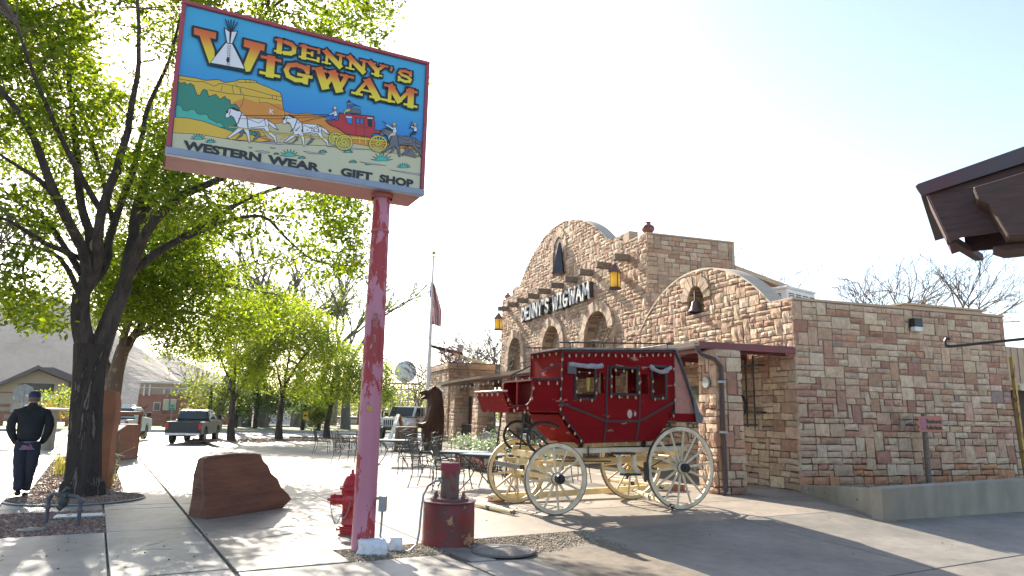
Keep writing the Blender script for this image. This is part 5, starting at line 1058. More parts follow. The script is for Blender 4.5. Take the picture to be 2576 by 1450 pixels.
m = MB(); m.prism([(2.62, 2.50), (2.98, 1.66), (3.06, 1.56), (3.02, 1.47), (2.90, 1.47), (2.84, 1.9)], .09, .105, 'XZ'); m.build('apron_edge', MATS['grey_leather'], co)
# wheels
def wheel(x, y, r, nsp, wood, parent_name='wheel', out=-1):
    w_ = MB(); prof = [(r-.075, -.022), (r-.012, -.026), (r-.012, .026), (r-.075, .022), (r-.075, -.022)]
    w_.lathe(prof, c=(x, y, r), n=48, axis='Y', cap=False); rim = w_.build('wheel', wood, co, smooth=False)
    m = MB(); m.lathe([(r-.012, -.027), (r, -.027), (r, .027), (r-.012, .027)], c=(x, y, r), n=48, axis='Y', cap=False); m.build('tyre', M_tyre, rim)
    for k in range(nsp):
        a = 2*PI*k/nsp+.1; m = MB(); ca, sa = math.cos(a), math.sin(a); p0 = (x+ca*.07, y, r+sa*.07); pm = (x+ca*r*.45, y, r+sa*r*.45); p1 = (x+ca*(r-.07), y, r+sa*(r-.07))
        m.tube([p0, pm, p1], [.024, .021, .017], 6); m.build('spoke', wood, rim, smooth=True)
    m = MB(); m.lathe([(.085, .07), (.10, .03), (.10, -.05), (.075, -.09)] if out < 0 else [(.085, -.07), (.10, -.03), (.10, .05), (.075, .09)], c=(x, y, r), n=24, axis='Y'); m.build('hub', wood, rim)
    s_ = out; m = MB(); m.lathe([(.072, s_*.08), (.076, s_*.10), (.074, s_*.17), (.055, s_*.175), (.05, s_*.165), (.03, s_*.165), (.028, s_*.18)], c=(x, y, r), n=20, axis='Y'); m.lathe([(.104, s_*.04), (.104, s_*.055), (.098, s_*.055)], c=(x, y, r), n=24, axis='Y', cap=False); m.build('hub_cap', M_cblack, rim)
wheel(.02, .0, .56, 12, M_whitep); wheel(2.46, .0, .705, 14, M_whitep); wheel(.02, 1.52, .56, 12, M_wyel, out=1); wheel(2.46, 1.52, .705, 14, M_wyel, out=1)
def part(name, mt, fn, **k): m = MB(); fn(m); return build_each(m, name, mt, co, **k)
part('front_axle', M_wyel, lambda m: (m.beam((.02, .06, .56), (.02, 1.46, .56), .09, .09), m.beam((.02, .25, .70), (.02, 1.27, .70), .12, .12)), bevel=.01)
part('rear_axle', M_wyel, lambda m: (m.beam((2.46, .06, .70), (2.46, 1.46, .70), .09, .09), m.beam((2.46, .2, .84), (2.46, 1.3, .84), .12, .10)), bevel=.01)
for y in (.27, 1.22):
    mt = M_whitep if y < 1 else M_wyel
    part('long_beam', mt, lambda m: m.beam((-.22, y, .965), (2.80, y, 1.01), .07, .09), bevel=.01)
    part('inner_beam', M_wyel, lambda m: m.beam((.3, y+(.15 if y < 1 else -.15), 1.06), (2.4, y+(.15 if y < 1 else -.15), 1.09), .06, .09), bevel=.01)
    part('thoroughbrace', M_cblack, lambda m: m.tube([(-.15, y, 1.05), (.4, y, 1.0), (1.4, y, 1.035), (2.2, y, 1.05), (2.7, y, 1.09)], .018, 6))
    for x in (.62, 1.88):
        part('coil_spring', M_black, lambda m: m.tube([(x+.045*math.cos(a*.8), y+.045*math.sin(a*.8), 1.02+a*.0045) for a in range(0, 30)], .012, 5))
        part('hanger_bolt', M_black, lambda m: (m.tube([(x+.12, y-.05, .86), (x+.12, y-.05, 1.06)], .012, 5), m.b2(x+.07, x+.17, y-.065, y-.035, .865, .885)))
    part('front_c_spring', M_cblack, lambda m: m.tube([(.20, y, 1.36), (.05, y, 1.42)]+[(-.12+.25*math.cos(a), y, 1.19+.24*math.sin(a)) for a in np.linspace(1.5, 4.4, 12)]+[(-.04, y, .95)], .026, 6), smooth=True)
    part('spring_arm', M_cblack, lambda m: m.beam((-.30, y, 1.30), (.12, y, 1.0), .04, .03))
    part('footboard_stay', M_cblack, lambda m: m.tube([(-.42, y, 1.6), (-.5, y, 1.0)], .014, 6))
part('reach_pole', M_wyel, lambda m: (m.beam((-.1, .75, .74), (2.5, .75, .82), .09, .09), m.beam((.1, .5, .72), (1.5, .72, .80), .06, .07), m.beam((.1, 1.0, .72), (1.5, .78, .80), .06, .07)))
part('hound', M_wyel, lambda m: (m.beam((-.45, .45, .80), (.4, .5, .74), .08, .07), m.beam((-.45, 1.05, .80), (.4, 1.0, .74), .08, .07), m.beam((2.1, .35, .78), (2.75, .75, .82), .07, .07), m.beam((2.1, 1.15, .78), (2.75, .75, .82), .07, .07)))
part('cross_bar', M_wyel, lambda m: (m.beam((-.15, .22, .90), (-.15, 1.28, .90), .09, .1), m.beam((2.62, .2, .93), (2.62, 1.3, .93), .08, .09), m.beam((.62, .25, .90), (.62, 1.25, .90), .07, .07), m.beam((1.88, .25, .92), (1.88, 1.25, .92), .07, .07)))
part('splinter_bar', M_cblack, lambda m: m.beam((-.46, .25, .72), (-.46, 1.3, .72), .08, .07))
for (x, z0, z1) in ((.95, .72, .93), (1.1, .72, .93), (2.05, .74, .93), (.62, .6, .92)): part('brace', M_wyel, lambda m: m.beam((x, .9, z0), (x+.06, 1.0, z1), .05, .05))
# step, brake
part('step_tread', M_cblack, lambda m: (m.box((1.35, .10, .94), (.40, .16, .035)), m.box((1.43, .0, .60), (.34, .15, .03))), bevel=.004)
for x in (1.22, 1.52): part('step_hanger', M_whitep, lambda m: m.prism([(x, .92), (x+.07, .92), (x+.06, .74), (x+.13, .60), (x-.0, .60), (x-.02, .70)] if False else [(x, .92), (x+.06, .92), (x+.07, .72), (x+.14, .615), (x+.05, .615), (x, .72)], .05, .08, 'XZ'))
part('brake_beam', M_wyel, lambda m: m.beam((1.05, .30, .70), (1.80, .14, .60), .055, .055), bevel=.01)
part('brake_block', M_cblack, lambda m: m.beam((1.755, .0, .50), (1.74, .0, .80), .07, .06))
part('brake_rod', M_black, lambda m: (m.tube([(1.8, .12, .66), (2.4, .3, .85)], .012, 5), m.tube([(.1, .2, .82), (1.2, .25, .80)], .012, 5)))
for (x, y, z) in ((.0, .7, .78), (-.22, 1.1, .80)): chain((x, y, z), (x+.02, y-.05, .18), .0, 22, co, .012, .004)
# string of big bulbs on the coach
cl = thing('coach_lights', 'string of big cream bulbs strung round the red coach', 'string lights', CO, CA)
bm_ = MB(); bm_.lathe([(.010, .0), (.0135, -.012), (.0165, -.026), (.013, -.042), (.006, -.052), (.0, -.055)], n=8, cap=False); M_bulb = mat('cream_bulb', (.50, .42, .22), (.44, .36, .18), rough=.25, bump=0); B0 = [None]
bs_ = MB(); bs_.lathe([(.011, .022), (.013, .0)], n=7); 
def bulb(x, y, z):
    if B0[0] is None:
        b = bm_.build('bulb', M_bulb, cl, smooth=True); s2 = bs_.build('socket', M_black, b); B0[0] = (b, s2)
    else:
        b = B0[0][0].copy(); COL.objects.link(b); adopt(b, cl); s2 = B0[0][1].copy(); COL.objects.link(s2); adopt(s2, b)
    b.location = (x, y, z); b.rotation_euler = (random.uniform(-.25, .25), random.uniform(-.3, .3), random.uniform(0, 3))
wires = MB(); yb = .125
def bulbrun(pts, n, sag=.02, y=yb, drop=0):
    L_ = []
    tot = [0]
    for a, b in zip(pts[:-1], pts[1:]): tot.append(tot[-1]+math.dist(a, b))
    def at(s_):
        for i in range(len(pts)-1):
            if s_ <= tot[i+1]+1e-9: k = (s_-tot[i])/(tot[i+1]-tot[i] or 1); return (pts[i][0]+(pts[i+1][0]-pts[i][0])*k, pts[i][1]+(pts[i+1][1]-pts[i][1])*k)
        return pts[-1]
    for k in range(n): a = at(tot[-1]*(k+.5)/n); bulb(a[0], y, a[1]-.02+random.uniform(-.008, .008))
    for k in range(n*4+1):
        a = at(tot[-1]*k/(n*4)); L_.append((a[0], y+.008, a[1]-sag*abs(math.sin(PI*k/4))+.01))
    wires.tube(L_, .004, 4)
bulbrun([(.25, 2.58), (2.45, 2.70)], 17); bulbrun([(.19, 2.6), (.155, 1.62), (.60, 1.12)], 10, 0); bulbrun([(.45, 2.32), (.45, 1.86), (.83, 1.84), (.84, 2.30)], 6, 0, .11); bulbrun([(1.13, 2.36), (1.13, 1.92), (1.70, 1.92), (1.70, 2.37), (1.13, 2.38)], 12, 0, .11); bulbrun([(1.99, 2.3), (1.99, 1.9), (2.28, 1.95)], 4, 0, .11)
bulbrun([(-.70, 1.68), (-.45, 1.70), (-.37, 1.82), (-.33, 2.10), (.18, 2.12)], 7, .01); bulbrun([(-.84, 1.90), (-.68, 1.66), (-.4, 1.62)], 3, 0); bulbrun([(2.46, 2.6), (2.46, 1.7), (2.36, 1.5)], 4, 0); bulbrun([(.65, 1.12), (2.0, 1.16)], 6, 0)
for k in range(5): bulb(-.90, .3+k*.22, 1.89)
wires.tube([(-.895, .2, 1.90), (-.895, 1.3, 1.90)], .004, 4)
for k in range(5): bulb(.16, .3+k*.23, 2.60)
wires.tube([(.17, .2, 2.62), (.17, 1.3, 2.62)], .004, 4); wires.build('cable', M_black, cl)
t = thing('bunting_scraps', 'pink and turquoise cloth scraps hanging in the coach window', 'bunting', CO, CA)
for (x, c_) in ((.50, 'teal'), (.62, 'lil'), (.76, 'teal')): m = MB(); m.prism([(x, 2.16), (x+.08, 2.16), (x+.05, 2.02), (x+.03, 2.0)], 1.28, 1.284, 'XZ'); m.build('scrap', AM[c_] if c_ == 'teal' else mat('pink_cloth', (.6, .1, .25), bump=0) if 'pink_cloth' not in MATS else MATS['pink_cloth'], t)
m = MB(); m.tube([(.4, 1.28, 2.17), (.9, 1.28, 2.15)], .006, 4); m.build('cord', M_white, t); m = MB(); m.prism([(.92, 2.22), (1.0, 2.2), (.98, 1.98), (.94, 1.98)], .6, .604, 'XZ'); m.build('scrap', AM['yel'], t)
# pole, whippletrees and blocks lying under it
def loose(name, label, cat, p, q, z0, z1, w_, h_, mt, tubey=False, hook=True, group=None):
    p, q = Vector((p[0], p[1], 0)), Vector((q[0], q[1], 0)); a = math.atan2((q-p).y, (q-p).x); t = thing(name, label, cat, p, a, group); l = (q-p).length; m = MB()
    if tubey: m.tube([(0, 0, z0), (l*.5, 0, (z0+z1)/2), (l, 0, z1)], [w_*.35, w_*.62, w_*.35], 8); 
    else: m.beam((0, 0, z0), (l, 0, z1), w_, h_)
    m.build('shaft', mt, t, bevel=0 if tubey else .008)
    if hook:
        for x in (0, l):
            m = MB(); sg_ = -1 if x == 0 else 1; m.lathe([(w_*.45, -.03), (w_*.45, .03)], c=(x-sg_*.03, 0, z0 if x == 0 else z1), n=8, axis='X'); m.tube([(x+sg_*(.045+.04*math.cos(a_)), .045*math.sin(a_), .03) for a_ in np.linspace(.5, 5.6, 9)], .007, 5); m.build('hook', M_black, t)
        if tubey: m = MB(); m.lathe([(w_*.66, -.05), (w_*.66, .05)], c=(l/2, 0, (z0+z1)/2), n=10, axis='X'); m.build('iron_band', M_black, t)
loose('wagon_pole', 'long cream wagon pole lying under the coach between the wheels', 'wagon pole', (-.28, 12.95), (3.3, 15.0), .10, .16, .10, .11, M_cream)
loose('whippletree', 'cream whippletree lying loose left of the front wheel', 'whippletree', (-.68, 12.66), (.10, 11.45), .05, .05, .085, .085, M_cream, True)
loose('whippletree', 'cream whippletree pointing forward under the rear wheel', 'whippletree', (2.40, 14.0), (2.80, 12.45), .18, .07, .085, .085, M_cream, True)
loose('whippletree', 'cream whippletree lying crosswise on the wagon pole', 'whippletree', (2.15, 15.6), (3.05, 14.4), .22, .20, .10, .10, M_cream, True)
for k, (x, y) in enumerate([(-.20, 13.20), (2.05, 15.0), (3.7, 15.9)]):
    t = thing('wood_block', ['reddish wood block under the left tip of the wagon pole', 'reddish wood block under the middle whippletree', 'reddish wood block behind the rear wheel'][k], 'block', (x, y, 0), .4+k); m = MB(); m.b2(-.14, .14, -.07, .07, 0, .12); m.build('block', mat('red_block', (.36, .14, .08), bump=.3) if k == 0 else MATS['red_block'], t, bevel=.01)
t = thing('fire_bowl', 'rusty round fire bowl on black legs behind the coach', 'fire bowl', (2.95, 16.9, 0), 0)
m = MB(); m.lathe([(.08, .22), (.3, .26), (.42, .40), (.44, .55), (.40, .56), (.1, .5)], n=24); m.build('bowl', mat('rusty_steel', (.20, .09, .06), (.12, .05, .035), rough=.7, bump=.2), t, smooth=True)
for a in (.6, 2.2, 3.8, 5.4): m = MB(); m.beam((.2*math.cos(a), .2*math.sin(a), .3), (.36*math.cos(a), .36*math.sin(a), 0), .04, .03); m.build('leg', M_black, t)
m = MB(); m.lathe([(.45, .56), (.42, .66), (.30, .78), (.1, .86), (.02, .87)], n=20); m.build('spark_screen', mat('screen_mesh', (.08, .05, .04)), t, smooth=True)
# ================================================================ PATIO FURNITURE
M_iron = mat('wrought_iron', (.045, .055, .05), (.03, .035, .032), rough=.4, metal=.3, bump=.05)
def mesh_screen():
    m_, nt, b, L = nmat('woven_steel_mesh'); b.inputs['Base Color'].default_value = (.05, .065, .06, 1); b.inputs['Roughness'].default_value = .45; b.inputs['Metallic'].default_value = .3; return m_
M_scr = mesh_screen()
def screen(mb, quad, nu, nv, r=.0035):
    a, b, c, d = [Vector(p) for p in quad]
    for i in range(nu+1):
        k = i/nu; p, q = a.lerp(b, k), d.lerp(c, k); n = max(1, 1); mb.beam(p, q, r*1.5, r)
    for i in range(nv+1):
        k = i/nv; mb.beam(a.lerp(d, k), b.lerp(c, k), r*1.5, r)
def chair_proto(loc, rz, label):
    t = thing('patio_chair', label, 'chair', loc, rz, 'wrought iron patio chairs')
    r = .011; W = .26
    for s in (-1, 1):
        m = MB(); m.tube([(.26, s*W, 0), (.235, s*W, .16), (.25, s*W, .30), (.22, s*W, .42)], r, 6); m.build('leg', M_iron, t, smooth=True)
        m = MB(); m.tube([(-.30, s*W, 0), (-.25, s*W, .16), (-.21, s*W, .30), (-.22, s*W, .42)], r, 6); m.build('leg', M_iron, t, smooth=True)
        m = MB(); m.tube([(-.24, s*W, .62), (-.05, s*W*1.12, .655), (.12, s*W*1.14, .645), (.2, s*W*1.1, .60), (.17, s*W*1.08, .55), (.13, s*W*1.05, .58)], r*.9, 6); m.tube([(.10, s*W*1.1, .64), (.12, s*W*1.05, .52), (.05, s*W, .44)], r*.8, 5)
        m.tube([(.05+.05*math.cos(a), s*W*1.05, .53+.05*math.sin(a)) for a in np.linspace(0, 5.2, 9)], r*.6, 4); m.build('armrest', M_iron, t, smooth=True)
        m = MB(); m.tube([(-.22, s*W*.9, .42), (-.25, s*W*.9, .6), (-.32, s*W*.9, .86), (-.34, s*W*.9, .96)], r, 6); m.sphere((-.345, s*W*.9, .975), .02, 6, 4); m.build('back_upright', M_iron, t, smooth=True)
    m = MB(); m.tube([(-.33, -W*.9, .93), (-.34, -W*.5, .965), (-.34, 0, 1.0), (-.34, W*.5, .965), (-.33, W*.9, .93)], r, 6); m.tube([(-.325, -W*.9, .89), (-.325, W*.9, .89)], r*.7, 5); m.build('top_rail', M_iron, t, smooth=True)
    m = MB(); screen(m, [(-.325, -W*.88, .88), (-.325, W*.88, .88), (-.225, W*.88, .46), (-.225, -W*.88, .46)], 17, 18); m.build('backrest', M_scr, t, fixn=False)
    m = MB(); screen(m, [(-.225, -W, .43), (-.225, W, .43), (.25, W, .43), (.25, -W, .43)], 17, 17); m.tube([(-.23, -W, .43), (-.23, W, .43), (.24, W, .43), (.27, W*.8, .40), (.27, -W*.8, .40), (.24, -W, .43)], r*.8, 5, closed=True); m.build('seat', M_scr, t, fixn=False)
    return t
def table_proto(loc, rz, label, size=.9):
    t = thing('patio_table', label, 'table', loc, rz, 'square iron patio tables'); h = size/2
    m = MB(); m.b2(-h, h, -h, h, .715, .735); m.build('table_top', mat('table_mesh_top', (.17, .21, .22), (.13, .16, .17), rough=.35, scale=50, metal=.2, bump=.1) if 'table_mesh_top' not in MATS else MATS['table_mesh_top'], t, bevel=.008)
    m = MB(); 
    for a, b, c, d in ((-h, h, -h, -h+.02), (-h, h, h-.02, h), (-h, -h+.02, -h+.02, h-.02), (h-.02, h, -h+.02, h-.02)): m.b2(a, b, c, d, .685, .714)
    m.build('apron', M_iron, t)
    for sx_ in (-1, 1):
        for sy_ in (-1, 1):
            m = MB(); k = .92; m.tube([(sx_*h*.95, sy_*h*.95, 0), (sx_*h*.62, sy_*h*.62, .22), (sx_*h*.42, sy_*h*.42, .45), (sx_*h*.7, sy_*h*.7, .62), (sx_*h*.93, sy_*h*.93, .71)], .012, 6); m.lathe([(.025, 0), (.02, .012)], c=(sx_*h*.95, sy_*h*.95, 0), n=8); m.build('leg', M_iron, t, smooth=True)
    m = MB()
    for s in (-1, 1):
        for ax in (0, 1):
            for q in (-1, 1):
                c = [(q*.10+.06*math.cos(a)*q, .46+.07*math.sin(a)) for a in np.linspace(0, 5, 10)]; m.tube([(x, s*h*.55, z) if ax == 0 else (s*h*.55, x, z) for x, z in c], .008, 5)
            m.tube([(-h*.5, s*h*.55, .40), (h*.5, s*h*.55, .40)] if ax == 0 else [(s*h*.55, -h*.5, .40), (s*h*.55, h*.5, .40)], .009, 5)
    m.build('scrollwork', M_iron, t, smooth=True); return t
T1 = table_proto((-.95, 15.9, 0), rad(-25), 'square iron table, the rear one of the pair left of the coach')
copy_tree(T1, 'square iron table, the front one of the pair left of the coach', loc=(-.42, 15.1, 0), rz=rad(-25))
copy_tree(T1, 'square iron table farther back, right beside the pink pole', loc=(-3.42, 21.6, 0), rz=rad(8))
copy_tree(T1, 'square iron table far left of the pink pole near the street trees', loc=(-6.0, 27.2, 0), rz=rad(20))
CH = [(-1.72, 15.35, -15, 'mesh backed iron chair leftmost at the near pair of tables, back turned to us'), (-1.18, 14.75, -8, 'mesh backed iron chair nearest of all, right behind the red drum'), (.35, 14.95, 165, 'iron chair half hidden by the front wheel of the coach'), (-.1, 16.6, -130, 'iron chair behind the far side of the pair of tables'),
      (-1.55, 17.3, -75, 'iron chair pushed to the back of the rear table'), (-2.5, 18.6, -95, 'iron chair with dark mesh back between the table groups'), (-3.1, 22.6, -60, 'iron chair behind the single table right of the pole'), (-2.5, 21.3, 165, 'iron chair on the right side of the single table by the pole'), (-4.4, 22.4, -60, 'iron chair seen just right of the pole behind the single table'), (-4.85, 21.4, -10, 'iron chair standing left of the pink pole, nearest there'),
      (-6.9, 26.8, 5, 'leftmost iron chair beyond the pink pole'), (-6.4, 27.9, -80, 'iron chair second from the left beyond the pole'), (-5.7, 27.9, -100, 'iron chair third from the left beyond the pole'), (-5.1, 27.2, 175, 'iron chair fourth from the left beyond the pole'), (-3.6, 24.6, -110, 'farthest iron chair in front of the white car'), (1.6, 17.4, 120, 'iron chair in shade behind the coach body'), (.5, 19.5, -160, 'silver backed iron chair between coach and porch')]
c0 = None
for x, y, a, lb in CH:
    if c0 is None: c0 = chair_proto((x, y, 0), rad(a), lb)
    else: copy_tree(c0, lb, loc=(x, y, 0), rz=rad(a))
def bench(loc, rz, label):
    t = thing('metal_bench', label, 'bench', loc, rz, 'slatted metal armchairs by the porch')
    for s in (-1, 1):
        m = MB(); m.tube([(.30, s*.3, 0), (.30, s*.3, .58), (.22, s*.3, .64), (-.3, s*.3, .64)], .016, 6); m.tube([(-.34, s*.3, 0), (-.28, s*.3, .4), (-.36, s*.3, .98)], .016, 6); m.build('arm_frame', M_iron, t, smooth=True)
    m = MB(); n = 13
    for k in range(n): y = -.27+.54*k/(n-1); zt_ = .95+.08*math.cos((k/(n-1)-.5)*PI); m.beam((-.29, y, .46), (-.36, y, zt_), .018, .01)
    m.tube([(-.36, -.3+.6*k/10, .95+.09*math.cos((k/10-.5)*PI)) for k in range(11)], .014, 6); m.build('backrest', M_tin, t)
    m = MB()
    for k in range(12): x = -.27+.54*k/11; m.beam((x, -.29, .42), (x, .29, .42), .03, .01)
    m.build('seat', M_tin, t); return t
b1 = bench(tuple(at_dist(1195, 1110, 20.5).to_2d())+(0,), rad(-150), 'slatted metal armchair right of the bear, beside red barrel planters')
p_ = at_dist(1290, 1110, 19.2); copy_tree(b1, 'slatted metal armchair just left of the far coach wheel', loc=(p_.x, p_.y, 0), rz=rad(-155))
# barrel planters with pale shrubs
M_barrel = mat_peel('red_white_barrel', (.30, .05, .04), (.46, .40, .36), thr=.52, scale=2.0, stretch=(1, 1, .6), rough=.8)
M_pshrub = mat_leaf('pale_leaf', .3, (1.1, 1.15, .8), .35)
def leaves(name, C, nper, spread, size, cols, parent, m, flat=.7, label=None, up=.5, kind='stuff'):
    if not len(C): return None
    C = np.asarray(C, float); N = len(C)*nper; P = np.repeat(C, nper, 0)+NR.normal(0, 1, (N, 3))*np.array([spread, spread, spread*flat])
    nrm = NR.normal(0, 1, (N, 3)); nrm[:, 2] = np.abs(nrm[:, 2])+up; nrm /= np.linalg.norm(nrm, axis=1)[:, None]
    t = NR.normal(0, 1, (N, 3)); t[:, 2] -= .4; t -= nrm*(t*nrm).sum(1)[:, None]; t /= np.linalg.norm(t, axis=1)[:, None]; b = np.cross(nrm, t)
    s = size*NR.uniform(.6, 1.35, (N, 1)); w_ = s*.42
    V = np.stack([P-t*s*.5, P+b*w_*.5+nrm*s*.06, P+t*s*.5, P-b*w_*.5+nrm*s*.06], 1).reshape(-1, 3)
    F_ = np.arange(N*4).reshape(N, 4); cols = np.array(cols); cc = cols[NR.integers(0, len(cols), N)]*NR.uniform(.75, 1.25, (N, 1))
    return fast_mesh(name, V, F_, m, parent, cc, label=label, kind=kind)
def barrel(label, p, s, leafy=True):
    t = thing('barrel_planter', label, 'planter', (p.x, p.y, 0), 0, 'painted half barrel planters')
    m = MB(); m.lathe([(.24*s, 0), (.30*s, .2*s), (.33*s, .42*s), (.30*s, .42*s), (.28*s, .36*s)], n=18); m.build('barrel', M_barrel, t)
    for z, r in ((.08, .27), (.34, .325)): m = MB(); m.lathe([(r*s, z*s), (r*s+.006, z*s+.02), (r*s+.004, z*s+.045)], n=18, cap=False); m.build('hoop', M_black, t)
    C = [(random.gauss(0, .28)*s, random.gauss(0, .28)*s, .50*s+abs(random.gauss(0, .16))*s) for _ in range(60)]
    leaves('foliage', C, 22, .09*s, .07, [(.42, .46, .36), (.24, .32, .18), (.5, .54, .46), (.12, .2, .08)], t, M_pshrub)
for (px, dist, s, lb) in [(1172, 21.5, 1.0, 'red and white half barrel under the armchair right of the bear'), (1222, 20, 1.05, 'half barrel with silvery shrub left of the porch pier'), (1196, 22.5, 1.2, 'silvery shrub in a half barrel farthest back'), (1310, 19, 1.0, 'half barrel seen through the far coach wheel')]:
    barrel(lb, at_dist(px, 1130, dist), s)
for (px, dist) in ((1350, 18.5),):
    barrel('half barrel with white flowers under the front of the coach', at_dist(px, 1130, dist), .9)
# ================================================================ TREES
def inpoly(x, y, P):
    r = False; j = len(P)-1
    for i in range(len(P)):
        if (P[i][1] > y) != (P[j][1] > y) and x < (P[j][0]-P[i][0])*(y-P[i][1])/(P[j][1]-P[i][1])+P[i][0]: r = not r
        j = i
    return r
LC_NEAR = [(.19, .26, .03), (.13, .19, .024), (.25, .30, .035), (.07, .12, .02), (.15, .22, .027)]
LC_BRIGHT = [(.25, .31, .04), (.19, .26, .035), (.29, .33, .05), (.12, .18, .025)]  # brighter yellow-green leaf mix
LC_DARK = [(.05, .09, .025), (.08, .13, .03), (.035, .06, .018)]
class Tree:
    def __init__(s, name, label, base, dist, az, group=None, cat='tree'):
        s.t = thing(name, label, cat, (base.x, base.y, 0), 0, group); s.base = Vector((base.x, base.y, 0)); s.n = Vector((math.sin(az), math.cos(az), 0)); s.D = dist; s.L = []
    def P(s, x, y, d=0):
        """survey: direction seen in the photo met at this tree's own distance + d"""
        r = ray(x, y); return Vector((0, 0, CAM_H))+r*((s.D+d)/r.dot(s.n))-s.base
    def limb(s, pts, rads, name='limb', n=8, mt=None):
        pts = [Vector(p) for p in pts]; q = []; rr = []
        for i in range(len(pts)-1):
            for k in range(4):
                a = k/4; p0 = pts[max(0, i-1)]; p1, p2 = pts[i], pts[i+1]; p3 = pts[min(len(pts)-1, i+2)]
                q.append(.5*((2*p1)+(p2-p0)*a+(2*p0-5*p1+4*p2-p3)*a*a+(3*p1-p0-3*p2+p3)*a**3)); rr.append(rads[i]+(rads[i+1]-rads[i])*a)
        q.append(pts[-1]); rr.append(rads[-1])
        q = [p+Vector((noise.noise(p*2.3), noise.noise(p*2.3+Vector((9, 0, 0))), 0))*min(.05, rr[i]*.5) for i, p in enumerate(q)]
        m = MB(); m.tube(q, rr, n); o = m.build(name, mt or M_bark, s.t, smooth=True); s.L += [(p, r) for p, r in zip(q, rr)]; return o
    def twigs(s, C, r0=.011, seg=3, jitter=.12, mt=None, maxr=.12):
        LP = np.array([tuple(p) for p, r in s.L if r < maxr]); m = MB()
        for c in C:
            c = np.array(c); d = ((LP-c)**2).sum(1)+NR.uniform(0, .25, len(LP)); b = LP[int(d.argmin())]; l = np.linalg.norm(c-b)
            if l < .05: continue
            pts = [b+(c-b)*k/seg+(NR.normal(0, jitter*l*.35, 3) if 0 < k < seg else 0)+np.array([0, 0, .12*l*math.sin(PI*k/seg)]) for k in range(seg+1)]
            m.tube(pts, [r0*(1.3-k/seg) for k in range(seg+1)], 3, cap=False)
            if len(s.L) < 6000: s.L += [(Vector(p), r0) for p in pts[1:]]
        m.build('twigs', mt or M_twig, s.t, kind='stuff', fixn=False)
def cluster_cloud(T, poly, n, d0, d1, thr=-.12, f=.55, holes=(), seed=0):
    C = []; xs = [p[0] for p in poly]; ys = [p[1] for p in poly]; tries = 0
    while len(C) < n and tries < n*60:
        tries += 1; x, y = random.uniform(min(xs), max(xs)), random.uniform(min(ys), max(ys))
        if not inpoly(x+random.gauss(0, 12), y+random.gauss(0, 12), poly): continue
        if any(((x-a)/c)**2+((y-b)/d)**2 < 1 and random.random() < .93 for a, b, c, d in holes): continue
        dd = random.uniform(d0, d1)
        if seed == 0 and dd < 1.2 and ((x-280)/190)**2+((y-690)/170)**2 < 1: continue
        p = T.P(x, y, dd)
        if p.z < 1.9: continue
        if noise.noise(p*f+Vector((seed, 0, 0))) < thr: continue
        C.append(tuple(p))
    return C
random.seed(77); NR = np.random.default_rng(77)
tb_ = on_ground(207, 1250); TA = math.atan2(tb_.x, tb_.y); TD = math.hypot(tb_.x, tb_.y)
T = Tree('shade_tree', 'big near shade tree with dark furrowed trunk and fresh green leaves', tb_, TD, TA)
P = T.P
m = MB(); rings = []; rd_ = []
trk = [(206, 1262, .46), (208, 1235, .40), (211, 1180, .36), (214, 1100, .335), (219, 1000, .32), (226, 920, .33), (232, 868, .36)]
N_ = 26; vs = []; ppts = [(P(x, y), r) for x, y, r in trk]; fine = []
for (a, ra), (b, rb) in zip(ppts[:-1], ppts[1:]):
    for k in range(6): fine.append((a.lerp(b, k/6), ra+(rb-ra)*k/6))
fine.append(ppts[-1])
for p, r in fine:
    r *= .76
    for j in range(N_):
        a = 2*PI*j/N_; rr = r*(1+.10*noise.noise(Vector((math.cos(a)*1.8, math.sin(a)*1.8, p.z*.35)))+.12*noise.noise(Vector((math.cos(a)*7, math.sin(a)*7, p.z*1.1))))+(.07 if p.z < .25 else 0)*max(0, math.sin(a*5))
        vs.append((p.x+rr*math.cos(a), p.y+rr*math.sin(a), p.z))
K_ = len(fine); m.add(vs, [(i*N_+j, i*N_+(j+1) % N_, (i+1)*N_+(j+1) % N_, (i+1)*N_+j) for i in range(K_-1) for j in range(N_)])
M_bark1 = mat_peel('dark_furrowed_bark', (.055, .045, .04), (.028, .023, .022), thr=.48, rough=.95, scale=5, stretch=(2.4, 2.4, .35), soft=.10, bump=1.0, c3=(.15, .125, .11), spec=.2)
m.build('trunk', M_bark1, T.t, smooth=True)
T.L += [(p, r) for p, r in fine]
